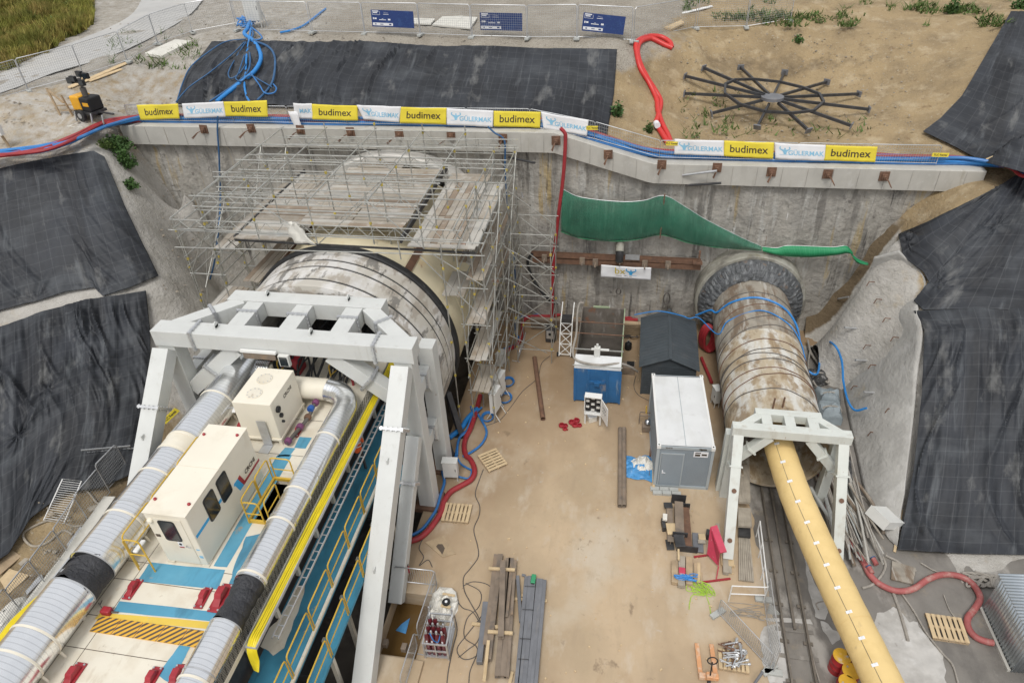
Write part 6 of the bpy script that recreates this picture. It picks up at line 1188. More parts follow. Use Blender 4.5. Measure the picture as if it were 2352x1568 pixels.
for i, (r, c, x, y) in enumerate([(1, 2, 1310, 370), (1, 2, 1420, 620), (1, 2, 1285, 805), (1, 2, 1475, 750), (1, 2, 1320, 940), (1, 2, 1200, 1085), (1, 2, 1440, 1240), (1, 2, 1320, 1400), (1, 2, 1360, 490), (1, 2, 1200, 1440)]):
 p = G(*TT(r, c, x, y), 0.0); mb = MB(); mb.tube([p + Vec((.1, 0, 0)), p + Vec((-.18, -.08, .06)), p + Vec((-.25, -.1, -.18))], .025, 6); o = obj('soil_nail', mb, M['rust']); tag(o, 'bent rusty soil nail end sticking out of the right sprayed slope', 'soil nail', 'soil nail ends in the right slope')
for i, (x, y, l) in enumerate([(1900, 430, 'left'), (2230, 480, 'right')]):
 p = TW(1, 1, x, y, 34.75); t = thing('rope_coil', ['small coil of thin cable on the headwall below the banner', 'larger hanging coil of black cable on the headwall above the shed'][i], 'coil', p); mb = MB()
 for k in range(4): mb.tube([p + Vec(((.10 + .05 * i + .02 * k) * math.cos(a * .5236), -.05 - .02 * k, (.2 + .22 * i) * math.sin(a * .5236))) for a in range(12)], .018, 5, closed=True)
 obj('loops', mb, M['cable'], t)
# white banner bx
def cloth_banner(c4, m, nu=24, nv=8, sag=.05, seed=0, thick=.01):   # corners: top-left, top-right, bottom-right, bottom-left
 tlc, trc, brc, blc = [Vec(q) for q in c4]; ux = (trc - tlc); n = ux.cross(tlc - blc).normalized()
 def f(a, b, off=0.0):
  p = tlc.lerp(trc, a).lerp(blc.lerp(brc, a), b); w_ = sag * (vn(a * 3.1 + seed, b * 1.2) * 2 + .6 * vn(a * 9 + seed, b * 3 + 2)); return p + n * (w_ + off) + Vec((0, 0, -1)) * (.25 * sag * math.sin(math.pi * a) * (1 - b))
 mb = MB(); mb.grid([f(i / (nu - 1), j / (nv - 1)) for j in range(nv) for i in range(nu)], nu, nv); return mb, f, ux.length, (tlc - blc).length
def vn(x, y): return float(vnoise(np.array([x]), np.array([y]))[0])
def strongman(mb, mp, s):             # torso with raised flexed arms and a line below
 def poly(l): mb.add([mp(x * s, y * s) for x, y in l], [tuple(range(len(l)))])
 poly([(-.24, .10), (.24, .10), (.16, -.12), (.11, -.34), (-.11, -.34), (-.16, -.12)][::-1]); n = 10; poly([(.075 * math.cos(k * 6.283 / n), .19 + .09 * math.sin(k * 6.283 / n)) for k in range(n)])
 for s_ in (-1, 1):
  poly([(s_ * .15, -.10), (s_ * .46, .12), (s_ * .40, .19), (s_ * .18, .10)][::s_]); poly([(s_ * .46, .12), (s_ * .50, .22), (s_ * .44, .38), (s_ * .34, .38), (s_ * .40, .19)][::s_])
 poly([(-.52, -.40), (.52, -.40), (.52, -.37), (-.52, -.37)])
sep = {}
def banner(c4, kind, label, group='advertising banners along the cable fence', seed=0):
 mb, f, W, H = cloth_banner(c4, None, 26, 9, .05, seed); o = obj('banner', mb, M['byellow'] if kind == 'b' else M['bwhite']); o.modifiers.new('s', 'SOLIDIFY').thickness = .008; tag(o, label, 'banner', group)
 if kind == 'b':
  mb = MB(); text_mb(mb, 'budimex', lambda p: f(.5 + p.x / W, .5 - p.y / H, .016), .54, bold=.006); obj('lettering', mb, M['ink'], o)
 elif kind == 'g':
  mb = MB(); text_mb(mb, 'GÜLERMAK', lambda p: f(.62 + p.x / W, .58 - p.y / H, .016), .34, bold=.006); obj('lettering', mb, M['inkblue'], o)
  mb = MB(); strongman(mb, lambda x, y: f(.20 + x / W, .45 - y / H, .016), .55); obj('emblem', mb, M['inkblue'], o)
 elif kind == 'm':
  mb = MB(); text_mb(mb, 'MAK', lambda p: f(.62 + p.x / W, .5 - p.y / H, .016), .34, bold=.006); obj('lettering', mb, M['inkblue'], o)
 elif kind == 'x':
  mb = MB(); text_mb(mb, 'bx', lambda p: f(.38 + p.x / W, .42 - p.y / H, .016), .62, bold=.004); obj('lettering', mb, M['inkyel'], o); mb = MB(); strongman(mb, lambda x, y: f(.60 + x / W, .44 - y / H, .016), .62); obj('emblem', mb, M['inkblue2'], o)
  for a0, a1 in ((.30, .42), (.46, .62)): mb = MB(); mb.add([f(a, b, .016) for a, b in ((a0, .76), (a1, .78), (a1, .84), (a0, .82))], [(3, 2, 1, 0)]); obj('small_print', mb, M['bwhite'] if 0 else M['greyhose'], o)
 return o
banner(onwall(1, 1, [(1780, 250), (2125, 272), (2120, 360), (1778, 335)], 34.35), 'x', 'white banner with yellow letters and blue emblem on the headwall', None, 9)
# green safety net
def net(name, label, top, bot, m, Y0, Y1, nu=60, nv=10):
 T_ = spline([PW(u, v, Y) for (u, v), Y in top], 12); B_ = spline([PW(u, v, Y) for (u, v), Y in bot], 12); n = min(len(T_), len(B_)); T_ = [T_[round(i * (len(T_) - 1) / (nu - 1))] for i in range(nu)]; B_ = [B_[round(i * (len(B_) - 1) / (nu - 1))] for i in range(nu)]
 pts = []; uv = []
 for j in range(nv):
  for i in range(nu):
   p = T_[i].lerp(B_[i], j / (nv - 1)); p = p + Vec((0, -.18 * math.sin(math.pi * j / (nv - 1)) + .05 * vn(i * .3, j * .4), 0)); pts.append(p); uv.append((i * .12, j * .12))
 mb = MB(); mb.grid(pts, nu, nv, True, uv); o = obj(name, mb, M[m]); o.modifiers.new('s', 'SOLIDIFY').thickness = .01; tag(o, label, 'net')
 mb = MB(); mb.tube(T_, .016, 5); mb2 = MB(); mb2.tube(B_, .016, 5); obj('hem_rope', mb, M['zinc2'], o); obj('hem_rope', mb2, M['netb'], o); return o
NT = lambda l: [((u, v), 34.5) for u, v in l]
net('safety_net', 'wide dark green safety net hung across the upper headwall', NT([TT(0, 1, 1515, 1300), TT(0, 1, 1640, 1355), TT(0, 1, 1900, 1385), TT(0, 1, 2070, 1378), TT(0, 1, 2215, 1345), TT(0, 2, 30, 1425), TT(0, 2, 150, 1500), TT(1, 2, 300, 10), TT(1, 2, 420, 70), TT(1, 2, 545, 125)]), NT([TT(1, 1, 1505, 25), TT(1, 1, 1640, 70), TT(1, 1, 1860, 90), TT(1, 1, 2020, 80), TT(1, 1, 2195, 48), TT(1, 2, 40, 100), TT(1, 2, 200, 128), TT(1, 2, 330, 140), TT(1, 2, 450, 148), TT(1, 2, 550, 155)]), 'net', 0, 0, 90, 12)
net('safety_net', 'bright green strip of folded netting above the entry ring', NT([TT(1, 2, 550, 128), TT(1, 2, 650, 135), TT(1, 2, 730, 120), TT(1, 2, 900, 125), TT(1, 2, 1040, 130), TT(1, 2, 1130, 122), TT(1, 2, 1175, 165)]), NT([TT(1, 2, 555, 158), TT(1, 2, 660, 185), TT(1, 2, 760, 195), TT(1, 2, 900, 198), TT(1, 2, 1050, 185), TT(1, 2, 1130, 172), TT(1, 2, 1165, 175)]), 'netb', 0, 0, 50, 6)
net('safety_net', 'short loose green net tail hanging down at the right end', NT([TT(1, 2, 1155, 170), TT(1, 2, 1190, 195), TT(1, 2, 1230, 220), TT(1, 2, 1280, 238)]), NT([TT(1, 2, 1170, 185), TT(1, 2, 1195, 228), TT(1, 2, 1225, 245), TT(1, 2, 1270, 247)]), 'netb', 0, 0, 20, 5)
hs('red chain strap holding the green net up in the middle', onwall(0, 1, [(2218, 1335), (2210, 1400), (2195, 1560)], 34.4) + onwall(1, 1, [(2190, 10), (2185, 70)], 34.4), .035, 'rust', 'strap', None, 'strap', 6)
# ------------------------------------------------------------------ big hoses and cables on the floor
BH = 'large hoses running along the pit floor'
hs('red hose along the foot of the headwall to the scaffold', tl(1, 1, [(1610, 590), (1550, 572), (1500, 590), (1430, 605), (1340, 605), (1265, 618), (1240, 660), (1238, 730), (1205, 795), (1150, 830), (1110, 850)], .12), .11, 'redhose', 'hose', BH)
hs('blue hose looping beside the red one under the scaffold', tl(1, 1, [(1420, 570), (1300, 605), (1230, 608), (1195, 640), (1195, 720), (1215, 760), (1190, 800), (1110, 830)], .08), .07, 'bluehose', 'hose', BH)
hs('red hose between the skip and the shed', tl(1, 1, [(1900, 615), (1960, 612), (2025, 610)], .15), .11, 'redhose', 'hose', BH)
hs('second red hose between the skip and the shed', tl(1, 1, [(1905, 640), (1960, 632), (2030, 628)], .12), .11, 'redhose', 'hose', BH)
redl = tl(1, 1, [(950, 1150), (920, 1260), (905, 1310), (880, 1380), (850, 1440), (838, 1500), (850, 1560)], .12) + tl(2, 1, [(880, 30), (905, 80), (908, 130), (880, 175), (810, 215), (745, 255), (700, 320), (680, 390), (645, 450), (590, 520), (520, 575), (420, 600)], .12)
hs('fat red hose snaking past the grey frame feet to the pallet', redl, .13, 'redhose', 'hose', BH, 'hose', 12)
hs('blue hose beside the fat red hose at the frame feet', [p + Vec((-.12, .12, .0)) for p in tl(2, 1, [(700, 130), (715, 200), (690, 290), (665, 380), (630, 440), (570, 520), (500, 565), (425, 575)], .1)], .07, 'bluehose', 'hose', BH)
for i, l in enumerate([[(900, 1230), (940, 1290), (985, 1370), (990, 1420), (960, 1480), (900, 1530), (830, 1568)], [(885, 1225), (900, 1290), (880, 1370), (820, 1420), (795, 1480), (780, 1568)], [(930, 1240), (860, 1310), (820, 1370), (735, 1440)], [(960, 1230), (890, 1300), (850, 1400), (800, 1450), (790, 1560)]]):
 hs(['blue hose looping wide right of the raking struts', 'blue hose bending left along the raking struts', 'short fat blue hose stub by the struts', 'blue hose following the red one past the struts'][i], tl(1, 1, l, .1 + .03 * i), [.06, .06, .13, .05][i], ['bluehose', 'bluehose', 'bluehose2', 'bluehose'][i], 'hose', BH)
hs('blue hose from the cabinet down to the frame foot', tl(2, 1, [(780, 0), (815, 60), (860, 90), (890, 110), (870, 160), (800, 150)], .1), .05, 'bluehose', 'hose', BH)
for i, (x, y, r) in enumerate([(1140, 1060, .28), (1120, 1170, .3), (1000, 1300, .25)]):
 p = TP(1, 1, x, y, .06); t = thing('hose_coil', ['coil of blue cable behind the tall white cabinets', 'coil of blue cable beside the front white cabinet', 'coil of blue cable at the scaffold corner foot'][i], 'coil', p, 0, 'coils of blue cable'); mb = MB()
 for k in range(4): mb.tube([p + Vec(((r + .02 * k) * math.cos(a * .4189), (r + .01 * k) * 1.3 * math.sin(a * .4189), .03 * k)) for a in range(15)], .03, 6, closed=True)
 obj('loops', mb, M['bluehose'], t)
CG = 'thin cables on the pit floor'
for i, (l, rad) in enumerate([([(970, 100), (940, 180), (915, 270), (945, 350), (940, 420), (905, 510), (930, 620), (935, 700), (880, 780), (835, 840), (840, 930), (880, 1010), (940, 1120), (960, 1200)], .02), ([(830, 900), (900, 870), (1000, 890), (1030, 950), (960, 1100), (860, 1230), (790, 1330), (830, 1400), (920, 1380), (1000, 1260)], .018), ([(560, 560), (530, 640), (560, 700), (530, 760), (590, 720), (620, 770)], .018), ([(780, 980), (800, 1010), (770, 1080), (790, 1200), (760, 1330), (730, 1480), (720, 1568)], .02), ([(850, 880), (950, 940), (940, 1040), (860, 1120), (840, 1250), (930, 1330), (880, 1480), (870, 1568)], .018), ([(790, 1000), (830, 1050), (900, 1080), (950, 1180), (930, 1280), (860, 1340), (800, 1390)], .018)]):
 hs(['long dark cable winding across the open floor from the pallet', 'dark cable looped beside the rusty beams', 'tangled thin cable by the barrier top', 'dark cable running down beside the gas bottle cage', 'dark cable curling down past the beam stack', 'dark cable slack between the cage and the beams'][i], tl(2, 1, l, .02), rad, 'cable', 'cable', CG, 'cable', 6)
hs('thin dark cable from the tower foot across the floor', tl(1, 1, [(1430, 875), (1370, 930), (1340, 1030), (1240, 1120), (1150, 1240), (1080, 1320), (980, 1360)], .02), .016, 'cable', 'cable', CG, 'cable', 6)
hs('thin dark cable from the shed corner to the container', tl(1, 1, [(2020, 1010), (2005, 1080), (2030, 1140), (2100, 1180), (2170, 1210)], .02), .016, 'cable', 'cable', CG, 'cable', 6)
# ------------------------------------------------------------------ pallets
def make_pallet(loc, rz, label, gap=False):
 t = thing('wooden_pallet', label, 'pallet', loc, rz, 'wooden pallets lying about the pit floor')
 for i in range(7): mb = MB(); mb.box((-.54 + .18 * i, 0, .135), (.11 if i % 3 else .14, 1.0, .022)); obj('top_board', mb, M['newwood'], t, True)
 for y in (-.46, 0, .46):
  mb = MB(); mb.box((0, y, .113), (1.2, .10, .022)); obj('stringer', mb, M['wood'], t, True)
  for x in (-.54, 0, .54): mb = MB(); mb.box((x, y, .062), (.12, .10, .078)); obj('block', mb, M['wood'], t, True)
  mb = MB(); mb.box((0, y, .012), (1.2, .10, .022)); obj('bottom_board', mb, M['wood'], t, True)
 CH[t.name] = list(t.children); return t
def two(r, c, x0, y0, x1, y1): a = TP(r, c, x0, y0); b = TP(r, c, x1, y1); return math.atan2(b.y - a.y, b.x - a.x)
p = TP(2, 1, 1035, 45); pal = make_pallet((p.x, p.y, 0), two(2, 1, 930, 0, 1005, 105) , 'fresh pale pallet turned diagonally beside the red hose bend')
for r, c, x, y, q, l in ((2, 1, 790, 408, (715, 470, 835, 480), 'brown pallet below the small grey box, square to the frame'), (2, 2, 1815, 1200, (1690, 1105, 1900, 1135), 'pallet lying on grey mud near the corrugated shed'), (2, 2, 352, 1425, (290, 1490, 440, 1515), 'small pallet loaded with scaffold clamps')):
 p = TP(r, c, x, y); k = copy_tree(pal, (p.x, p.y, 0), two(r, c, *q), l)
 if 'clamps' in l: k.scale = (.85, .75, 1)
p = TP(2, 2, 352, 1400); rr = random.Random(8)
for k in range(34):
 a = Vec((p.x + rr.uniform(-.32, .32), p.y + rr.uniform(-.42, .4), .17 + .012 * k * .6)); an = rr.uniform(-.5, .5) + (0 if rr.random() < .7 else 1.2); d = Vec((math.cos(an), math.sin(an), rr.uniform(-.1, .1))) * rr.uniform(.15, .32)
 mb = MB(); mb.cyl(a - d, a + d, .028, 7); mb.lathe([(.05, -.05), (.055, 0), (.05, .05)], a + d * .8, 8, d.to_track_quat('Z', 'Y').to_matrix().to_4x4()); o = obj('scaffold_clamp', mb, M['zinc2' if k % 4 else 'rust']); tag(o, 'short galvanised scaffold coupler piece heaped on the small pallet', 'clamp', 'scaffold pieces heaped on the small pallet')
# ------------------------------------------------------------------ pipes and steel stock
def pipe(a, b, r, m, label, group=None):
 a, b = Vec(a), Vec(b); d = (b - a).normalized(); mb = MB(); t = thing('steel_pipe', label, 'pipe', a, 0, group)
 mb.tube([a, b], r, 16, False); mb.tube([a, b], r * .85, 16, False); obj('pipe_wall', mb, M[m], t); mb = MB()
 for q in (a, b):
  m4 = d.to_track_quat('Z', 'Y').to_matrix().to_4x4(); n = 16; V = [m4 @ Vec((rr_ * math.cos(6.2832 * k / n), rr_ * math.sin(6.2832 * k / n), 0)) + q for rr_ in (r, r * .85) for k in range(n)]; mb.add(V, [(k, (k + 1) % n, n + (k + 1) % n, n + k) for k in range(n)])
 obj('end_rim', mb, M[m], t)
pipe(TP(1, 1, 1322, 890, .13), TP(1, 1, 1380, 1310, .13), .125, 'rust', 'single long rusty pipe lying alone in the middle of the floor')
pipe(TP(1, 1, 1912, 1375, .12), TP(2, 1, 1910, 352, .12), .115, 'rustbeam', 'left one of two long brown pipes lying side by side', 'paired brown pipes')
pipe(TP(1, 1, 1937, 1375, .12), TP(2, 1, 1937, 352, .12), .115, 'rustbeam', 'right one of two long brown pipes lying side by side', 'paired brown pipes')
def bar(x0, y0, x1, y1, z, w_, h_, m, label, group, name='steel_beam', ib=True, r=2, c=1):
 a = TP(r, c, x0, y0, z + h_); b = TP(r, c, x1, y1, z + h_); a.z = b.z = z + h_ / 2; mb = MB()
 (mb.ibeam(a, b, w_, h_, .03) if ib else mb.beam(a, b, w_, h_)); o = obj(name, mb, M[m]);
 if not ib: bev(o, .012)
 return tag(o, label, 'beam' if name != 'timber' else 'timber', group)
RB = 'rusty beams in the brown stack'; GB = 'grey steel box bars'
for i, (x0, y0, x1, y1, z, w_) in enumerate([(1060, 680, 985, 1300, .1, .20), (1088, 678, 1005, 1400, .12, .20), (1105, 720, 1090, 1245, .34, .22), (1140, 705, 1065, 1515, .1, .20), (1162, 705, 1105, 1515, .1, .20), (1185, 720, 1130, 1520, .1, .18), (1160, 860, 1130, 1110, .3, .10), (1180, 850, 1165, 1095, .3, .10)]):
 bar(x0, y0, x1, y1, z, w_, w_ * .95, 'rustbeam', ['leftmost long beam of the rusty brown stack', 'second long beam from the left in the brown stack', 'short beam lying on top of the brown stack', 'longest middle beam of the brown stack', 'beam right of the longest in the brown stack', 'outer right long beam of the brown stack', 'thin short bar on the right of the brown stack', 'thinnest outermost bar on the right of the brown stack'][i], RB)
for i, (x0, y0, x1, y1, z, w_, h_) in enumerate([(1268, 830, 1200, 1568, .12, .17, .2), (1293, 828, 1222, 1568, .12, .17, .2), (1318, 830, 1250, 1568, .12, .17, .2), (1348, 845, 1280, 1568, .12, .14, .18), (1370, 848, 1302, 1568, .12, .14, .18), (1393, 855, 1330, 1568, .12, .14, .18)]):
 bar(x0, y0, x1, y1, z, w_, h_, 'steelbar', ['first grey box bar, at the left edge of the left bundle', 'second grey box bar, in the middle of the left bundle', 'third grey box bar, under the green cap', 'fourth grey box bar, left in the right bundle', 'fifth grey box bar, in the middle of the right bundle', 'sixth grey box bar, outermost right'][i], GB, 'steel_bar', False)
bar(1205, 825, 1228, 1140, .05, .14, .14, 'steelbar', 'short loose grey bar between the brown stack and grey bars', None, 'steel_bar', False); bar(985, 1005, 942, 1420, .05, .22, .22, 'steelbar', 'dark grey channel bar left of the brown stack', None, 'steel_bar', False)
bar(1235, 820, 1260, 826, .05, .1, .06, 'steelbar', 'tiny grey offcut by the head of the bars', None, 'steel_bar', False)
for i, (x0, y0, x1, y1, z) in enumerate([(1005, 775, 1187, 785, .31), (1000, 1208, 1172, 1220, .33), (1180, 985, 1408, 998, .01), (1060, 1165, 1064, 1190, .3), (1005, 1270, 975, 1550, .34), (1170, 1485, 1150, 1568, .01), (890, 1155, 1000, 1165, .01), (1230, 960, 1300, 970, .01)]):
 bar(x0, y0, x1, y1, z, .12, .09, 'newwood', ['pale batten lying across the top end of the brown stack', 'pale batten lying across the middle of the brown stack', 'pale batten under the grey bars', 'small wood block on the brown stack', 'long pale plank resting on the lower left of the brown stack', 'pale plank end at the lower picture edge', 'grey batten poking out left of the brown stack', 'short batten behind the one under the grey bars'][i], 'battens among the steel stock', 'timber', False)
g = TP(2, 1, 1314, 850, .36); mb = MB(); mb.box((0, 0, 0), (.19, .42, .12)); o = obj('end_cap', mb, M['netb']); o.location = (g.x, g.y, .34); bev(o, .04); tag(o, 'green plastic cap on the end of the grey bars', 'cap'); mb = MB(); mb.box((0, -.215, 0), (.12, .012, .07)); obj('mouth', mb, M['blackc'], o)
for i, y in enumerate((900, 1060, 1260, 1400)):
 a = TP(2, 1, 1262 - .09 * (y - 830), y, .34); b = TP(2, 1, 1330 - .09 * (y - 830), y + 4, .34); mb = MB(); mb.tube([(a.x, a.y, .1), (a.x, a.y, .35), (b.x, b.y, .35), (b.x, b.y, .1)], .014, 5); o = obj('strap', mb, M['blacksteel']); tag(o, 'thin steel strap tied round the left bundle of grey bars', 'strap', 'straps on the grey bar bundle')
# ------------------------------------------------------------------ gas bottle cage
c0 = TP(2, 1, 575, 1392); c1 = TP(2, 1, 722, 1405); ga = math.atan2(c1.y - c0.y, c1.x - c0.x)
gc = thing('bottle_cage', 'galvanised steel cage holding dark red gas bottles beside the long barrier', 'cage', (c0.x, c0.y, 0), ga); gw, gd = .86, 1.2
mb = MB()
for x in (0, gw):
 for y in (0, gd): mb.beam((x, y, 0), (x, y, 1.0 if y == 0 else 1.35), .06, .06)
for z in (.12, .5, .95): mb.beam((.031, 0, z), (gw - .031, 0, z), .05, .05); mb.beam((.031, gd, z), (gw - .031, gd, z), .05, .05); mb.beam((0, .031, z), (0, gd - .031, z), .05, .05); mb.beam((gw, .031, z), (gw, gd - .031, z), .05, .05)
mb.beam((gw / 2, 0, .15), (gw / 2, 0, .92), .04, .04); obj('frame', mb, M['zinc2'], gc, True); mb = MB(); mb.b2((.03, .03, .06), (gw - .03, gd - .03, .10)); obj('floor_plate', mb, M['zinc2'], gc, True)
Mg = Matrix.Translation((c0.x, c0.y, 0)) @ Matrix.Rotation(ga, 4, 'Z'); bt = None
for i in range(10):
 x, y = .14 + .19 * (i % 4), .15 + .3 * (i // 4); q = Mg @ Vec((x, y, .10))
 if bt is None:
  bt = thing('gas_bottle', '', 'gas bottle', q, ga, 'gas bottles in the cage'); mb = MB(); mb.lathe([(.08, 0), (.088, .02), (.088, 1.12), (.075, 1.2), (.04, 1.27)], (0, 0, 0), 16); obj('cylinder', mb, M['maroon'], bt, True); mb = MB(); mb.lathe([(.035, 1.27), (.045, 1.3), (.045, 1.42), (.03, 1.46)], (0, 0, 0), 10); obj('valve_cap', mb, M['zinc2'], bt, True); mb = MB(); mb.b2((-.03, -.092, .85), (.03, -.085, .95)); obj('sticker', mb, M['paper'], bt, True); k = bt; CH[bt.name] = list(bt.children)
 else: k = copy_tree(bt, q)
 k['label'] = 'dark red gas bottle with a grey valve cap standing in the steel cage'
hs('thin blue hose slung over the gas bottles', [Mg @ Vec(q) for q in [(.3, .1, 1.5), (.42, -.02, 1.3), (.5, .0, 1.15), (.6, -.03, 1.2), (.66, .1, 1.4)]], .02, 'bluehose', 'hose')
# white sacks and cardboard behind the cage
for i, (x, y, sx, sy, sz, m, l) in enumerate([(690, 1040, .5, .8, .5, 'sack', 'crumpled white sack heap behind the gas bottles'), (735, 1060, .35, .5, .35, 'sack', 'small white sack nearer the long barrier end')]):
 p = TP(2, 1, x, y); mb = MB(); V, F = [], []; n, m_ = 18, 10
 for j in range(m_ + 1):
  for k in range(n):
   a = 6.2832 * k / n; t = math.pi * .5 * j / m_; w_ = 1 + .35 * mnoise.noise(Vec((math.cos(a) * 2, math.sin(a) * 2, t * 2 + i))); V.append((p.x + sx * w_ * math.cos(a) * math.cos(t), p.y + sy * w_ * math.sin(a) * math.cos(t), sz * math.sin(t) * w_))
 F = [(j * n + k, j * n + (k + 1) % n, (j + 1) * n + (k + 1) % n, (j + 1) * n + k) for j in range(m_) for k in range(n)]; mb.add(V, F, False); o = obj('sack_heap', mb, M[m]); tag(o, l, 'sack')
p = TP(2, 1, 715, 1010, .6); mb = MB(); mb.lathe([(.16, 0), (.16, .05), (.06, .055), (.06, .0)], (p.x, p.y, .58), 18); o = obj('wire_reel', mb, M['blackc']); tag(o, 'small black reel lying on the white sacks', 'reel'); mb = MB(); mb.lathe([(.055, .05), (.055, .065)], (p.x, p.y, .58), 12); obj('hub', mb, M['paper'], o)
bar(690, 950, 775, 965, .55, .1, .04, 'newwood', 'cardboard strip lying over the white sacks', None, 'timber', False); bar(675, 1030, 745, 1045, .5, .12, .04, 'newwood', 'lower cardboard strip on the white sacks', None, 'timber', False)
# ------------------------------------------------------------------ crowd barriers
def barrier(a, b, h, label, bars=18, lean=(0, 0, 0), m='zinc2', group='steel crowd barriers', feet=True, name='crowd_barrier'):
 a, b = Vec(a), Vec(b); L = (b - a).length; d = (b - a) / L; up = (Vec((0, 0, 1)) + Vec(lean)).normalized() * h; t = thing(name, label, 'barrier', a, 0, group)
 mb = MB(); q = .1; mb.tube([a + d * q + up * .15, a + up * .25, a + up * .9, a + d * q + up, b - d * q + up, b + up * .9, b + up * .25, b - d * q + up * .15], .022, 7, closed=True); obj('frame_tube', mb, M[m], t)
 mb = MB()
 for k in range(1, bars): p = a + d * (L * k / bars); mb.cyl(p + up * .15, p + up * .99, .008, 5)
 obj('infill_bars', mb, M[m], t)
 if feet:
  sd = d.cross(up).normalized()
  for f in (.12, .88): p = a + d * (L * f); mb = MB(); mb.tube([p + up * .15, p + up * .02 + sd * .05, p + sd * .32], .02, 6); mb.tube([p + up * .02 - sd * .05, p - sd * .32], .02, 6); obj('foot', mb, M[m], t)
 return t
barrier(TP(2, 1, 380, 880), TP(2, 1, 655, 910), 1.1, 'crowd barrier across the sump behind the grey prop')
barrier(TP(2, 1, 655, 915), TP(2, 1, 535, 1290), 1.1, 'crowd barrier running towards the camera beside the gas bottles', 26); barrier(TP(2, 1, 520, 1330), TP(2, 1, 425, 1640), 1.1, 'nearest crowd barrier at the lower edge beside the sump', 22)
barrier(TP(1, 1, 1200, 935), TP(1, 1, 1245, 800), 1.0, 'tilted light barrier standing alone near the scaffold tower', 10, (.2, 0, 0))
mb = MB(); p = TP(2, 1, 458, 800, .5); mb.lathe([(.05, 0), (.055, .02), (.055, .35), (.03, .42)], (p.x, p.y, .45), 10); o = obj('fire_extinguisher', mb, M['red']); tag(o, 'small red extinguisher hung on the barrier by the sump', 'extinguisher'); mb = MB(); mb.box((p.x, p.y, .90), (.05, .1, .05)); obj('valve', mb, M['blackc'], o)
p = TP(2, 1, 410, 1190, -.74); mb = MB(); mb.add([(p.x - .22, p.y - .12, -.745), (p.x + .22, p.y - .2, -.745), (p.x + .2, p.y + .45, -.70), (p.x - .02, p.y + .1, -.60)], [(0, 1, 3), (1, 2, 3), (2, 0, 3), (0, 2, 1)]); o = obj('plastic_scrap', mb, M['bluefilm']); tag(o, 'pointed blue plastic scrap floating in the brown sump water', 'plastic')
mb = MB(); mb.b2((-8.3, 10.5, .0), (-6.4, 12.3, .16)); o = obj('concrete_ledge', mb, M['floor']); bev(o, .03); tag(o, 'low concrete ledge at the near end of the brown sump', 'ledge')
for i, (x, y) in enumerate([(300, 1305), (430, 1335)]): p = TP(2, 1, x, y); mb = MB(); mb.box((p.x, p.y, .12), (.2, .26, .24)); o = obj('brick_stack', mb, M['rustbeam']); bev(o, .02); tag(o, ['rough brick lump at the left corner of the sump edge', 'rough brick lump at the right corner of the sump edge'][i], 'brick')
# plywood with stain
q = tl(2, 1, [(570, 600), (695, 555), (785, 680), (690, 705)], .012); mb = MB(); mb.add([(v.x, v.y, z) for z in (.008, .03) for v in q], [(3, 2, 1, 0), (4, 5, 6, 7), (0, 1, 5, 4), (1, 2, 6, 5), (2, 3, 7, 6), (3, 0, 4, 7)]); o = obj('plywood_sheet', mb, M['wood']); tag(o, 'square brown plywood sheet with a dark wet stain on the floor', 'sheet'); patch('stain', [tuple(TP(2, 1, x, y, .03))[:2] for x, y in [(645, 630), (660, 612), (690, 612), (708, 640), (700, 660), (688, 685), (675, 665)]], .034, M['hazk'], o, .02)
# red couplings and other little things
for i, (x, y) in enumerate([(1510, 1360), (1577, 1338), (1612, 1327), (1600, 1358), (1632, 1360), (1536, 1363), (1530, 1384)]):
 p = TP(1, 1, x, y, .0); t = thing('hose_coupling', 'small red hose coupling lying loose on the floor before the skip', 'coupling', p, i, 'red couplings lying before the skip'); s = .8 if i > 3 else 1.1; mb = MB(); n = 14
 mb.lathe([(.13 * s, 0), (.15 * s, .03), (.15 * s, .10), (.12 * s, .14), (.09 * s, .14), (.09 * s, .01)], (0, 0, 0), 16); obj('ring', mb, M['red'], t, True); mb = MB(); mb.box((.17 * s, 0, .06), (.08, .06, .05)); obj('lug', mb, M['red'], t, True)
def sheetheap(label, r, c, x, y, sx, sy, sz, m, seed, name='plastic_heap'):
 p = TP(r, c, x, y); n = 26; pts = []
 for j in range(n):
  for i in range(n):
   a, b = i / (n - 1) * 2 - 1, j / (n - 1) * 2 - 1; e = 1 + .35 * vn(a * 2 + seed, b * 2); z = sz * max(0, 1 - (a * a + b * b) * .75) * (.45 + 1.3 * abs(vn(a * 3 + seed, b * 3 + 1))) + .06 * abs(vn(a * 7, b * 7 + seed)) + .015; pts.append((p.x + sx * a * e, p.y + sy * b * e, z))
 mb = MB(); mb.grid(pts, n, n, False); o = obj(name, mb, M[m]); return tag(o, label, 'plastic sheet')
sheetheap('crumpled blue plastic sheet beside the container door', 2, 1, 2040, 95, .85, .75, .25, 'bluefilm', 3.3); sheetheap('bunched white sheet lying on the blue plastic by the container', 2, 1, 2060, 75, .5, .5, .55, 'sack', 8.1)
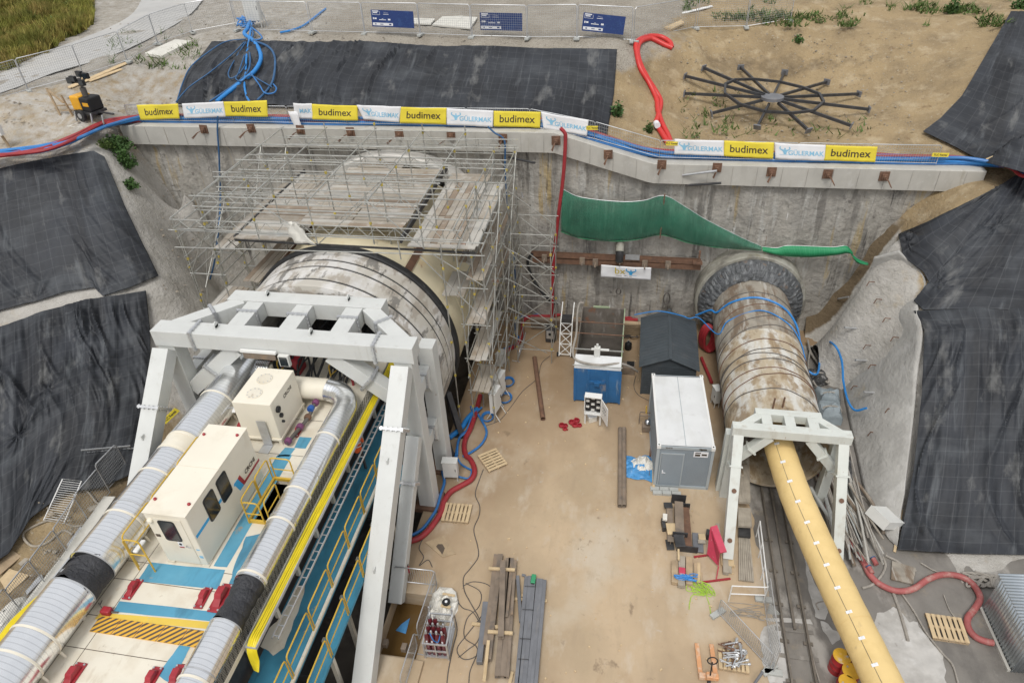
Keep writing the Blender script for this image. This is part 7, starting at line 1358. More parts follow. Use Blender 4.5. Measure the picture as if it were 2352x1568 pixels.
# cabinets
def cab(label, loc, rz, w_, d_, h_, leg, m='whitebox', extra=True, aframe=False, tilt=None):
 t = thing('cable_cabinet', label, 'cabinet', loc, rz, 'white electrical cabinets on stands'); mb = MB(); mb.b2((-w_ / 2, -d_ / 2, leg), (w_ / 2, d_ / 2, leg + h_)); o = obj('case', mb, M[m], t, True); bev(o, .015); mb = MB(); mb.b2((-w_ / 2 - .02, -d_ / 2 - .03, leg + h_ + .001), (w_ / 2 + .02, d_ / 2 + .02, leg + h_ + .03)); obj('cap', mb, M[m], t, True)
 mb = MB(); mb.b2((-w_ / 2 + .03, -d_ / 2 - .012, leg + .04), (w_ / 2 - .03, -d_ / 2 - .001, leg + h_ - .04)); dd = obj('door', mb, M[m], t, True); mb = MB(); mb.b2((w_ / 2 - .1, -d_ / 2 - .03, leg + h_ * .45), (w_ / 2 - .07, -d_ / 2 - .013, leg + h_ * .6)); obj('handle', mb, M['blackc'], dd, True)
 for sx in (-1, 1):
  for sy in (-1, 1): mb = MB(); x = sx * (w_ / 2 - .03); y = sy * (d_ / 2 - .03); mb.beam((x, y * .9, leg), (x, y + sy * (.25 if aframe else 0), 0), .035, .035); obj('leg', mb, M[m], t, True)
 if tilt: t.rotation_euler = tilt
 return t
def at(r, c, x, y): p = TP(r, c, x, y); return (p.x, p.y, 0)
cab('tall off-white cabinet nearer the scaffold, behind its twin', at(1, 1, 1085, 1180), R(78), .95, .35, 1.25, .45, 'whitebox', True, True); cab('tall off-white cabinet on splayed legs in front of its twin', at(1, 1, 1060, 1290), R(78), .8, .3, 1.25, .5, 'whitebox', True, True)
cab('short white cabinet at the end of the red hose by the scaffold', at(1, 1, 1093, 930), R(70), .6, .35, .75, .05); cab('grey cabinet with a blue sticker beside the fat red hose', at(2, 1, 755, 165), R(4), .68, .35, .95, .28)
cab('narrow beige socket box between the container and the small tube', at(1, 2, 225, 1215), R(-72), .5, .3, .85, .3)
q = cab('white cabinet lying tilted at the foot of the right slope', (0, 0, 0), 0, .95, .42, 1.1, .2); p = TP(2, 2, 1400, 480); q.location = (p.x + .35, p.y + .2, .25); q.rotation_euler = (R(62), 0, R(-58))
# generator and stair trolley by the tower
p = TP(1, 1, 1430, 785); t = thing('generator', 'small dark generator box standing against the scaffold tower', 'generator', (p.x, p.y, 0)); mb = MB(); mb.box((p.x, p.y + .2, .5), (.55, .5, .9)); o = obj('housing', mb, M['blacksteel'], t); bev(o, .03); mb = MB(); mb.box((p.x, p.y - .07, .6), (.42, .03, .55)); obj('panel', mb, M['zinc2'], t); mb = MB(); mb.lathe([(.09, 0), (.09, .03)], (p.x, p.y - .085, .65), 14, Matrix.Rotation(math.pi / 2, 4, 'X')); obj('dial', mb, M['blackc'], t)
a = TP(1, 1, 1530, 890); t = thing('folding_trolley', 'narrow white folding lift trolley with black wheels left of the skip', 'trolley', (a.x, a.y, 0))
mb = MB()
for s in (-.33, .33): mb.beam((a.x + s, a.y, .12), (a.x + s, a.y + .9, 1.9), .05, .05); mb.beam((a.x + s, a.y + .9, 1.9), (a.x + s, a.y + 2.0, 2.5), .05, .05)
for f in (0.05, .35, .65, .95): y, z = a.y + .9 * f, .12 + 1.78 * f; mb.beam((a.x - .33, y, z), (a.x + .33, y, z), .04, .04)
for f0, f1 in ((.05, .35), (.35, .65), (.65, .95)): mb.beam((a.x - .33, a.y + .9 * f0, .12 + 1.78 * f0), (a.x + .33, a.y + .9 * f1, .12 + 1.78 * f1), .035, .03); mb.beam((a.x + .33, a.y + .9 * f0, .13 + 1.78 * f0), (a.x - .33, a.y + .9 * f1, .13 + 1.78 * f1), .035, .03)
obj('frame', mb, M['white'], t); mb = MB(); mb.box((a.x, a.y + 1.1, 1.95), (.55, .5, .3)); obj('tray', mb, M['blacksteel'], t)
for s in (-.42, .42): mb = MB(); mb.lathe([(.12, -.05), (.15, 0), (.12, .05)], (a.x + s, a.y + .1, .15), 14, Matrix.Rotation(math.pi / 2, 4, 'Y')); obj('wheel', mb, M['rubber'], t)
# rusty pump with stand and long angle bar next to the container
p = TP(1, 1, 2095, 1385); t = thing('pump', 'small rusty pump with a steel ball head left of the container', 'pump', (p.x, p.y, 0)); mb = MB(); mb.box((p.x, p.y, .2), (.5, .45, .3)); mb.beam((p.x - .4, p.y + .45, .75), (p.x + .35, p.y + .45, .75), .05, .05); mb.beam((p.x - .4, p.y + .3, .65), (p.x + .35, p.y + .3, .65), .05, .05)
for s in (-.4, .35): mb.beam((p.x + s, p.y + .4, 0), (p.x + s, p.y + .4, .75), .05, .05)
obj('base', mb, M['rustbeam'], t); mb = MB(); mb.lathe([(.02, -.17), (.13, -.1), (.17, 0), (.13, .1), (.02, .17)], (p.x, p.y, .52), 16); obj('motor', mb, M['chrome'], t); mb = MB(); mb.cyl((p.x - .1, p.y + .4, .75), (p.x - .12, p.y + .42, 1.2), .03, 8); obj('lever', mb, M['yellow'], t)
a = TP(1, 1, 2138, 1340, .06); b = TP(2, 1, 2103, 145, .06); mb = MB(); mb.beam(a, b, .09, .02); mb.beam(a + Vec((.045, 0, .04)), b + Vec((.045, 0, .04)), .02, .09); o = obj('angle_bar', mb, M['rust']); tag(o, 'long rusty angle bar lying along the container side', 'bar')
mb = MB(); mb.beam(TP(2, 1, 2140, 0, .1), TP(2, 1, 2140, 225, .1), .12, .1); o = obj('timber', mb, M['newwood']); bev(o, .01); tag(o, 'pale timber standing against the container corner', 'timber')
# red hose coil
p = TP(1, 2, 172, 880); t = thing('hose_coil', 'big coil of bright red hose leaning between the shed and the small tube', 'coil', (p.x, p.y, .6)); mb = MB(); n = 20
for k in range(6): mb.tube([Vec((p.x + (.36 - .02 * (k % 2)) * math.cos(6.2832 * i / n) - .05 * k + .12, p.y + .06 * k + .3, .95 + .82 * math.sin(6.2832 * i / n))) for i in range(n)], .085, 8, closed=True)
obj('loops', mb, M['redhose'], t); hs('red hose tail running from the coil behind the container', tl(1, 2, [(135, 890), (160, 950), (190, 1020), (205, 1060)], .15), .09, 'redhose')
for k in range(7): a = TW(1, 1, 1925 + k, 660 + 9 * k, 33.9); mb = MB(); mb.beam((-.1, 33.6 - .05 * k, .12 + .16 * k), (3.9, 33.7 - .05 * k, .12 + .16 * k), .3, .13); o = obj('timber', mb, M['wood']); bev(o, .01); tag(o, 'brown sleeper in the stack along the headwall foot behind shed and skip', 'timber', 'sleepers stacked at the headwall foot')
for k in range(6): mb = MB(); mb.beam((-5.6, 33.7 - .06 * k, .12 + .16 * k), (-2.6, 33.8 - .06 * k, .12 + .16 * k), .28, .12); o = obj('timber', mb, M['rustbeam']); bev(o, .01); tag(o, 'dark sleeper in the stack behind the scaffold tower foot', 'timber', 'sleepers stacked behind the tower')
mb = MB(); rr = random.Random(4)
for k in range(12): p = TP(1, 1, 1955 + rr.uniform(-35, 35), 730 + rr.uniform(-30, 30), .1); mb.tube(spline([p, p + Vec((rr.uniform(-.4, .4), rr.uniform(-.3, .3), .15)), p + Vec((rr.uniform(-.5, .5), rr.uniform(-.4, .4), .03)), p + Vec((rr.uniform(-.4, .4), rr.uniform(-.3, .3), .02))], 4), .03, 6)
o = obj('hose_tangle', mb, M['cable']); tag(o, 'tangle of dark cable between the skip and the shed', 'cables');
p = TP(1, 1, 1965, 830); mb = MB(); mb.lathe([(.18, 0), (.2, .05), (.2, .4), (.12, .5), (.1, .5)], p, 14); o = obj('submersible_pump', mb, M['blackc']); tag(o, 'black barrel shaped pump between the skip and the shed', 'pump'); mb = MB(); mb.tube([p + Vec((-.1, 0, .5)), p + Vec((0, 0, .62)), p + Vec((.1, 0, .5))], .02, 6); obj('handle', mb, M['zinc2'], o)
p = TP(1, 1, 1965, 985); mb = MB(); mb.box((p.x, p.y, .25), (.7, .6, .5)); o = obj('scrap_crate', mb, M['rustbeam']); bev(o, .02); tag(o, 'rusty scrap crate right of the blue skip', 'crate'); mb = MB(); mb.box((p.x + .1, p.y, .56), (.4, .3, .12)); obj('scrap', mb, M['blackc'], o)
# ------------------------------------------------------------------ steel and timber heap left of the small frame
def C2(x, y): return ((2050 + .3826 * x) / 1.4124, (1300 + .3826 * y) / 1.4124)
def c2(x, y, z=0): return P(*C2(x, y), z)
def blk(name, label, x0, y0, x1, y1, z, w_, h_, m, cat, group=None, ib=False):
 a, b = c2(x0, y0, z + h_), c2(x1, y1, z + h_); a.z = b.z = z + h_ / 2; mb = MB(); (mb.ibeam(a, b, w_, h_, .03) if ib else mb.beam(a, b, w_, h_)); o = obj(name, mb, M[m]);
 if not ib: bev(o, .012)
 return tag(o, label, cat, group)
SG = 'pieces in the steel heap below the container'
hb = blk('steel_beam', 'dark upright sided beam with end plates in the middle of the steel heap', 398, 850, 408, 1150, .05, .36, .42, 'rustbeam', 'beam', SG, True)
for x, y in ((396, 832), (405, 1150)): q = c2(x, y, .3); mb = MB(); mb.box((q.x, q.y, .3), (.62, .04, .56)); obj('end_plate', mb, M['blacksteel'], hb)
h2 = blk('steel_beam', 'brown beam with black end plates right in the steel heap', 455, 900, 480, 1235, .02, .30, .3, 'rust', 'beam', SG, True);
for x, y in ((452, 892), (470, 1255)): q = c2(x, y, .2); mb = MB(); mb.box((q.x, q.y, .2), (.85 if y > 1000 else .4, .04, .36)); obj('end_plate', mb, M['blacksteel'], h2)
blk('steel_beam', 'weathered beam left in the steel heap', 318, 890, 330, 1190, .02, .26, .26, 'rustbeam', 'beam', SG, True)
for i, (x0, y0, x1, y1, z, w_, h_, m, l) in enumerate([(272, 880, 345, 880, .26, .3, .06, 'blacksteel', 'flat black plate at the top left of the steel heap'), (362, 1180, 448, 1180, .46, .62, .05, 'blacksteel', 'black square plate lying over the beams'), (290, 1215, 355, 1215, .04, .5, .05, 'blacksteel', 'black plate at the lower left of the steel heap'), (515, 1190, 605, 1200, .02, .95, .1, 'steelbar', 'thick grey steel plate right of the beams'), (632, 1105, 660, 1110, .02, .3, .35, 'blacksteel', 'small black plate offcut by the red frame')]): blk('steel_plate', l, x0, y0, x1, y1, z, w_, h_, m, 'plate', SG)
for i, (x0, y0, x1, y1, z, w_, h_, m, l) in enumerate([(295, 1080, 375, 1080, .28, .58, .06, 'newwood', 'pale square board lying on the steel heap'), (262, 975, 300, 980, .36, .32, .12, 'sack', 'cream block on the left of the steel heap'), (255, 1030, 285, 1030, .02, .5, .3, 'blacksteel', 'dark channel offcut under the cream block'), (565, 1145, 625, 1150, .14, .3, .1, 'newwood', 'orange tinted wood offcut on the grey plate'), (560, 1185, 625, 1190, .14, .16, .08, 'greywood', 'grey wood offcut on the grey plate')]): blk('offcut', l, x0, y0, x1, y1, z, w_, h_, m, 'offcut', SG)
for i, (x0, y0, x1, y1, z, w_, m, l) in enumerate([(362, 1350, 365, 1535, .02, .26, 'wood', 'leftmost short timber baulk under the blue rope'), (425, 1310, 420, 1560, .06, .26, 'greywood', 'grey timber baulk second from the left'), (485, 1315, 487, 1545, .02, .26, 'wood', 'timber baulk third from the left'), (540, 1370, 540, 1530, .02, .13, 'wood', 'thin timber fourth from the left'), (567, 1365, 570, 1535, .02, .13, 'newwood', 'pale thin timber at the right end of the row'), (395, 1250, 398, 1340, .3, .08, 'newwood', 'thin stick poking up from the timber row'), (790, 1280, 800, 1450, .02, .22, 'greywood', 'grey plank beside the left foot of the small frame'), (825, 1265, 830, 1450, .02, .16, 'greywood', 'second grey plank beside the left foot of the small frame'), (730, 1035, 745, 1240, .02, .16, 'greywood', 'grey plank behind the red frame'), (590, 1450, 585, 1540, .02, .1, 'wood', 'short brown lath at the end of the timber row')]): blk('timber', l, x0, y0, x1, y1, z, w_, .2 if w_ > .2 else .1, m, 'timber', 'timbers beside the small frame')
q = c2(425, 1440, .32); mb = MB(); mb.box((0, 0, 0), (.26, .28, .12)); o = obj('tool_box', mb, M['pink']); o.location = (q.x, q.y, .32); bev(o, .02); tag(o, 'small red tool box on the grey timber baulk', 'tool box'); mb = MB(); mb.box((0, -.145, 0), (.2, .01, .05)); obj('label', mb, M['paper'], o)
rr = random.Random(9)
def tangle(name, label, p, sx, sy, n, r, m, z=.03, cat='rope', tails=()):
 mb = MB(); pts = [Vec((p.x + rr.uniform(-sx, sx), p.y + rr.uniform(-sy, sy), z + .02 * rr.random() + .003 * k)) for k in range(n)]; mb.tube(spline(pts, 6), r, 6)
 for tl_ in tails: mb.tube(spline([pts[0] if tl_[0] == 0 else pts[-1]] + [Vec(q) for q in tl_[1:]], 6), r, 6)
 return tag(obj(name, mb, M[m]), label, cat)
tangle('rope', 'light blue rope lying in a tangle over the timber baulks', c2(450, 1490, .3), .5, .14, 30, .018, 'bluehose2', .27)
tangle('rope', 'lime green rope in a loose tangle near the white railing', TP(2, 2, 130, 920), .55, .33, 34, .016, 'lime', .02, 'rope', [(0, TP(2, 2, 80, 960, .02), TP(2, 2, 55, 1010, .02), TP(2, 2, 50, 1060, .02)), (1, TP(2, 2, 170, 960, .02), TP(2, 2, 190, 1030, .02), TP(2, 2, 200, 1105, .02))])
tangle('cable', 'grey thin cable coil beside the white railing end', TP(2, 2, 440, 1080), .7, .3, 20, .012, 'greyhose', .02, 'cable')
# red perforated sign frame
t = thing('red_stand', 'red perforated steel stand with spreading feet beside the small frame', 'stand', c2(700, 1400)); a, b, c_, d_ = c2(668, 1065, 1.35), c2(722, 1050, 1.45), c2(805, 1275, 1.2), c2(748, 1285, 1.1)
mb = MB(); mb.add([a, b, c_, d_] + [q - Vec((0, 0, .05)) for q in (a, b, c_, d_)], [(0, 3, 2, 1), (4, 5, 6, 7), (0, 1, 5, 4), (1, 2, 6, 5), (2, 3, 7, 6), (3, 0, 4, 7)]); obj('top_plate', mb, M['pink'], t)
e, f = c2(640, 1295, .25), c2(735, 1400, .2); mb = MB(); mb.add([a - Vec((0, 0, .05)), d_ - Vec((0, 0, .05)), f, e], [(0, 1, 2, 3)]); o = obj('perforated_panel', mb, M['pink'], t); o.modifiers.new('s', 'SOLIDIFY').thickness = .02
for (p, q) in ((e, c2(640, 1310)), (f, c2(715, 1510))): mb = MB(); mb.beam(p, q, .05, .05); obj('leg', mb, M['red'], t)
for (p, q) in ((c2(525, 1322, .04), c2(685, 1300, .04)), (c2(600, 1535, .04), c2(835, 1505, .04))): mb = MB(); mb.beam(p, q, .07, .06); obj('foot_bar', mb, M['red'], t)
# wooden walkway and steps inside the small frame, white railing
t = thing('walkway_ramp', 'grooved wooden walkway ramp inside the small frame beside the rails', 'walkway', TP(2, 2, 445, 700)); q = tl(2, 2, [(392, 565), (470, 570), (500, 868), (392, 855)], .12); mb = MB()
n = 7
for k in range(n):
 f0, f1 = k / n, (k + .86) / n; A, B, C_, D = q[0].lerp(q[1], f0), q[0].lerp(q[1], f1), q[3].lerp(q[2], f1), q[3].lerp(q[2], f0); mb.add([A, B, C_, D] + [v - Vec((0, 0, .09)) for v in (A, B, C_, D)], [(0, 3, 2, 1), (4, 5, 6, 7), (0, 1, 5, 4), (1, 2, 6, 5), (2, 3, 7, 6), (3, 0, 4, 7)])
obj('planks', mb, M['greywood'], t)
for i, (l, z) in enumerate((([(388, 360), (475, 365), (482, 490), (388, 485)], .55), ([(390, 495), (472, 500), (474, 560), (390, 552)], .3), ([(395, 60), (465, 70), (472, 325), (392, 320)], .8))):
 q = tl(2, 2, l, z); mb = MB(); mb.add(q + [Vec((v.x, v.y, z - .12)) for v in q], [(0, 3, 2, 1), (4, 5, 6, 7), (0, 1, 5, 4), (1, 2, 6, 5), (2, 3, 7, 6), (3, 0, 4, 7)]); obj('step', mb, M['greywood' if i != 1 else 'blacksteel'], t)
t = thing('white_railing', 'white painted tube railing standing beside the muddy rails', 'railing', TP(2, 2, 560, 960)); a, b = TP(2, 2, 560, 1015), TP(2, 2, 510, 560); mb = MB()
for z in (.5, 1.0): mb.tube([(a.x, a.y, z), (b.x, b.y, z)], .025, 6)
for f in (0, .33, .66, 1): p = a.lerp(b, f); mb.cyl((p.x, p.y, 0), (p.x, p.y, 1.0), .025, 6)
obj('long_side', mb, M['white'], t); c_ = TP(2, 2, 320, 1005); mb = MB()
for z in (.5, 1.0): mb.tube([(a.x, a.y, z), (c_.x, c_.y, z)], .025, 6)
mb.cyl((c_.x, c_.y, 0), (c_.x, c_.y, 1.0), .025, 6); obj('short_side', mb, M['white'], t)
def mesh_fence(label, a, b, h=1.9, nx=24, ny=12, group='temporary mesh fence panels', feet=True, r=.021, name='fence_panel', cat='fence', lean=0.0):
 a, b = Vec(a), Vec(b); t = thing(name, label, cat, a, 0, group); up = Vec((0, 0, h)); d = (b - a).normalized(); mb = MB(); q = d * .08
 mb.tube([a + Vec((0, 0, .12)), a + up - Vec((0, 0, .1)), a + up + q, b + up - q, b + up - Vec((0, 0, .1)), b + Vec((0, 0, .12))], r, 6); mb.tube([a + Vec((0, 0, .16)), b + Vec((0, 0, .16))], r * .8, 6); obj('frame_tube', mb, M['zinc2'], t)
 mb = MB(); wire_mesh(mb, a + Vec((0, 0, .16)), b - a, up - Vec((0, 0, .18)), nx, ny, .0048); obj('wire_infill', mb, M['mesh'], t)
 if feet:
  for p in (a, b): sd = d.cross(Vec((0, 0, 1))); mb = MB(); mb.beam(p - sd * .32 + Vec((0, 0, .07)), p + sd * .32 + Vec((0, 0, .07)), .22, .13); bev(obj('foot_block', mb, M['block'], t), .02)
 return t
mesh_fence('transparent mesh panel set diagonally beside the small rails', TP(2, 2, 245, 1095), TP(2, 2, 600, 1480), 1.0, 30, 7); mesh_fence('transparent mesh panel along the rails, nearest the camera', TP(2, 2, 560, 1000), TP(2, 2, 625, 1500), 1.5, 20, 8)
mb = MB(); mb.cyl(TP(2, 2, 500, 1568, .6), TP(2, 2, 555, 1490, .6), .05, 8); o = obj('steel_post', mb, M['steelbar']); tag(o, 'short dark steel post at the lower edge by the rails', 'post')
t = thing('steel_bracket', 'small perforated steel bracket standing beside the left rail', 'bracket', TP(2, 2, 630, 1080)); p = TP(2, 2, 630, 1090); mb = MB(); mb.prism([(-.25, 0), (.28, 0), (-.2, .6), (-.25, .6)], 0, .03, Matrix(((1, 0, 0, p.x), (0, 0, -1, p.y), (0, 1, 0, 0), (0, 0, 0, 1)))); obj('plate', mb, M['block'], t)
# pallet truck
p = TP(2, 2, 180, 1540); t = thing('pallet_truck', 'orange hand pallet truck with faded forks at the lower edge', 'pallet truck', (p.x, p.y, 0), R(4))
for s in (-.26, .26): mb = MB(); mb.b2((s - .08, .1, .09), (s + .08, 1.25, .15)); o = obj('fork', mb, M['orangep'], t, True); bev(o, .015); mb = MB(); mb.lathe([(.04, -.05), (.04, .05)], (s, 1.1, .05), 10, Matrix.Rotation(math.pi / 2, 4, 'Y')); obj('roller', mb, M['blackc'], o, True)
mb = MB(); mb.b2((-.34, -.1, .08), (.34, .1, .28)); mb.b2((-.12, -.2, .28), (.12, .02, .5)); o = obj('pump_body', mb, M['orangep'], t, True); bev(o, .03); mb = MB(); mb.cyl((0, -.12, .5), (0, -.02, 1.15), .025, 8); obj('tiller', mb, M['blackc'], t, True); mb = MB(); mb.tube([(.17 * math.cos(6.283 * k / 14), .0 + .05 * math.sin(6.283 * k / 14), 1.22 + .13 * math.sin(6.283 * k / 14)) for k in range(14)], .022, 7, closed=True); obj('handle', mb, M['blackc'], t, True)
mb = MB(); mb.lathe([(.1, -.05), (.1, .05)], (0, -.15, .1), 14, Matrix.Rotation(math.pi / 2, 4, 'Y')); obj('wheel', mb, M['blackc'], t, True)
# drums
dr = None
for i, (x, y, l) in enumerate([(1102, 1380, 'red drum with torn yellow lid, left of the group'), (1192, 1372, 'red drum half hidden under the yellow duct'), (1166, 1482, 'red drum with clean yellow lid in the middle of the group'), (1142, 1562, 'nearest red drum cut by the lower picture edge')]):
 q = TP(2, 2, x, y, .88);
 if dr is None:
  dr = thing('oil_drum', l, 'drum', (q.x, q.y, 0), 0, 'red and yellow oil drums'); mb = MB(); mb.lathe([(.285, 0), (.292, .02), (.285, .04), (.285, .28), (.298, .30), (.285, .32), (.285, .58), (.298, .60), (.285, .62), (.285, .86)], (0, 0, 0), 28); obj('body', mb, M['drumr'], dr, True); mb = MB(); mb.lathe([(.294, .86), (.294, .885), (.27, .885), (.265, .872)], (0, 0, 0), 28); ld = obj('lid', mb, M['drumy'], dr, True); mb = MB(); mb.lathe([(.035, .872), (.035, .9)], (.17, 0, 0), 10); obj('bung', mb, M['zinc2'], ld, True); CH[dr.name] = list(dr.children)
 else: copy_tree(dr, (q.x, q.y, 0), i * 1.1, l)
# corrugated shed at right edge
t = thing('corrugated_shed', 'corrugated zinc shed at the right edge with a bright ribbed roof', 'shed', TP(2, 2, 2060, 1060)); A = TP(2, 2, 2060, 1060); Bp = TP(2, 2, 2255, 1490); e1 = (Bp - A); L = e1.length; e1.normalize(); e2 = Vec((-e1.y, e1.x, 0)); e2 = e2 if e2.x > 0 else -e2; H = 2.05
def corr(o, u, v, lu, n, m, name, amp=.02):
 mb = MB(); nn = u.cross(v).normalized(); N_ = n * 4; V = []
 for i in range(N_ + 1): p = o + u * (lu * i / N_) + nn * amp * math.sin(i * math.pi / 2); V += [p, p + v]
 mb.add(V, [(2 * i, 2 * i + 2, 2 * i + 3, 2 * i + 1) for i in range(N_)], True); ob = obj(name, mb, M[m], t); ob.modifiers.new('s', 'SOLIDIFY').thickness = .012; return ob
corr(A, e1, Vec((0, 0, H)), L, int(L / .13), 'corr', 'wall'); corr(Bp, e2, Vec((0, 0, H + .3)), 3.0, 24, 'corr', 'wall'); corr(A - e1 * .1 - e2 * .12 + Vec((0, 0, H + .02)), e1, e2 * 3.4 + Vec((0, 0, .35)), L + .2, int(L / .11), 'corr', 'roof'); corr(A, e2, Vec((0, 0, H)), 3.0, 24, 'corr', 'wall')
mb = MB(); mb.beam(A + e1 * -.05 - e2 * .06 + Vec((0, 0, .06)), Bp - e2 * .06 + Vec((0, 0, .06)), .1, .12); obj('base_beam', mb, M['cap'], t)
# ------------------------------------------------------------------ muddy pipes and hoses beside the small tube
MG = 'muddy hoses and pipes beside the small tube'
hs('dirty red hose snaking over the mud to the corrugated shed', tl(2, 2, [(940, 20), (950, 120), (985, 320), (1040, 440), (1110, 555), (1190, 650), (1250, 740), (1290, 820), (1350, 880), (1440, 925), (1520, 935), (1600, 915), (1690, 855), (1790, 822), (1900, 830), (1980, 870), (2030, 930), (2050, 990), (2010, 1060), (1965, 1120), (1970, 1190), (2020, 1250), (2090, 1280), (2140, 1290)], .13), .12, 'redhosed', 'hose', None, 'hose', 12)
hs('thin bright red hose lying over the muddy pipes by the small frame', tl(2, 2, [(930, 0), (960, 100), (975, 250), (1010, 380), (1060, 480), (1110, 560)], .3), .06, 'redbright', 'hose')
rr = random.Random(31)
for k in range(38):
 x0 = rr.uniform(880, 1180); y0 = rr.uniform(-120, 260); x1 = x0 + rr.uniform(120, 330); y1 = rr.uniform(480, 770); z0, z1 = .1 + .02 * k, .06 + .015 * k; xm, ym = (x0 + x1) / 2 + rr.uniform(-40, 30), (y0 + y1) / 2
 if x1 > 1390: x1 = 1385
 hs('mud caked pipe in the jumble running from the small tube over the mud', [TP(2, 2, x0, y0, z0), TP(2, 2, xm, ym, z0 * .6 + .1), TP(2, 2, x1, y1, z1)], rr.choice([.045, .06, .08, .03, .035]), rr.choice(['greyhose', 'greyhose', 'block', 'tubem', 'cap']), 'pipe', MG, 'muddy_pipe', 7)
for i, (l, r_) in enumerate([([(1380, 700), (1400, 760), (1370, 830), (1310, 890), (1240, 915)], .05), ([(1400, 690), (1480, 730), (1550, 780), (1610, 795)], .05), ([(1450, 940), (1490, 1050), (1530, 1180), (1555, 1275)], .06), ([(1510, 950), (1600, 1080), (1680, 1220), (1790, 1360), (1860, 1440), (1900, 1568)], .035), ([(1640, 740), (1750, 800), (1900, 830), (2050, 820), (2120, 830)], .03), ([(850, 1140), (870, 1250), (900, 1400), (950, 1568)], .03), ([(1110, 280), (1180, 300), (1250, 290), (1310, 370)], .05), ([(1800, 960), (1850, 1080), (1950, 1190)], .02)]):
 hs(['pale muddy hose curling under the yellow duct', 'pale muddy hose leading to the leaning slab', 'straight grey pipe lying on the mud right of the duct', 'long thin grey cable winding to the lower edge', 'thin grey cable below the tall tarpaulin', 'thin cable along the right rail', 'short muddy hose hooking over the pipe jumble', 'thin wire on the mud beside the pallet'][i], tl(2, 2, l, .05), r_, 'greyhose', 'hose', MG)
tangle('hose_heap', 'heap of pale hoses piled beside the corrugated shed', TP(2, 2, 2050, 870), .75, .38, 26, .045, 'greyhose', .06, 'hoses')
for i, (x, y) in enumerate([(1215, 390), (1040, 420), (1295, 790), (1075, 600), (1325, 730)]): p = TP(2, 2, x, y, .25); mb = MB(); mb.tube([p + Vec((-.04, .14, .02)), p + Vec((.04, -.14, -.02))], .10, 10); o = obj('red_fitting', mb, M['redhosed']); tag(o, 'red hose fitting among the muddy pipes', 'fitting', 'red fittings among the muddy pipes'); mb = MB(); mb.tube([p + Vec((-.045, .16, .02)), p + Vec((-.03, .12, .015))], .115, 10); obj('collar', mb, M['bluecable'], o)
q = tl(2, 2, [(1445, 725), (1610, 775), (1590, 885), (1438, 850)], .1); mb = MB(); mb.add([v + Vec((0, 0, .0)) for v in q] + [v - Vec((0, 0, .08)) for v in q], [(0, 3, 2, 1), (4, 5, 6, 7), (0, 1, 5, 4), (1, 2, 6, 5), (2, 3, 7, 6), (3, 0, 4, 7)]); o = obj('concrete_slab', mb, M['tubem']); bev(o, .01); tag(o, 'thin grey slab lying on the mud right of the pipes', 'slab')
for i, (x, y, s) in enumerate([(1000, 1170, 1.0), (1010, 1265, 1.0), (930, 1020, .8)]):
 p = TP(1, 2, x, y, .3); mb = MB(); n = 14; V = []
 for j in range(8):
  for k in range(n): a = 6.2832 * k / n; t_ = math.pi * .5 * j / 7; w_ = 1 + .25 * mnoise.noise(Vec((math.cos(a) * 2, math.sin(a) * 2, t_ * 2 + i * 3))); V.append((p.x + .62 * s * w_ * max(-1, min(1, 1.25 * math.cos(a))) * math.cos(t_) ** .4, p.y + .55 * s * w_ * max(-1, min(1, 1.25 * math.sin(a))) * math.cos(t_) ** .4, .75 * s * math.sin(t_) * w_))
 mb.add(V, [(j * n + k, j * n + (k + 1) % n, (j + 1) * n + (k + 1) % n, (j + 1) * n + k) for j in range(7) for k in range(n)], True); o = obj('covered_bundle', mb, M['tank' if i < 2 else 'bitumen']); tag(o, ['grey sheeted bundle beside the small tube, farther one', 'grey sheeted bundle just behind the small frame', 'black foil heap beside the small tube'][i], 'bundle'); mb = MB(); mb.tube(spline([(p.x - .6 * s, p.y - .2, .1), (p.x - .3 * s, p.y - .1, .72 * s), (p.x + .4 * s, p.y, .68 * s), (p.x + .65 * s, p.y + .1, .05)], 5), .04, 6); obj('lashing_hose', mb, M['greyhose'], o)
for i, l in enumerate([[(865, 770), (885, 850), (930, 920), (970, 980), (980, 1040), (1010, 1060), (990, 1000), (940, 950)], [(880, 850), (870, 950), (920, 1080), (1000, 1110), (1060, 1180), (1090, 1270), (960, 1290)], [(895, 810), (940, 900), (975, 990)], [(985, 790), (1030, 860), (1085, 880)], [(1000, 800), (985, 880), (975, 960)]]): hs(['pale hose looping down beside the small tube', 'grey hose snaking over the sheeted bundles', 'short pale hose beside the small tube', 'thin cable strung from the tube to the slope foot', 'rusty cable hanging by the slope foot'][i], tl(1, 2, l, .3), [.06, .05, .05, .02, .03][i], 'greyhose' if i < 3 else 'rust', 'hose', MG)
q = tl(2, 2, [(1095, 0), (1160, 10), (1175, 170), (1100, 180)], .6); mb = MB(); mb.add(q + [Vec((v.x, v.y, .15)) for v in q], [(0, 3, 2, 1), (4, 5, 6, 7), (0, 1, 5, 4), (1, 2, 6, 5), (2, 3, 7, 6), (3, 0, 4, 7)]); o = obj('foil_crate', mb, M['bitumen']); tag(o, 'long crate wrapped in crumpled black foil behind the small frame foot', 'crate')
for i, (x0, y0, x1, y1) in enumerate([(1515, 270, 1500, 395), (1512, 375, 1462, 665)]): mb = MB(); mb.beam(TP(2, 2, x0, y0, .9 - .7 * i), TP(2, 2, x1, y1, .3 - .25 * i), .1, .04); o = obj('timber', mb, M['newwood']); tag(o, ['short pale lath on the edge of the tall tarpaulin', 'long pale lath on the lower edge of the tall tarpaulin'][i], 'timber')
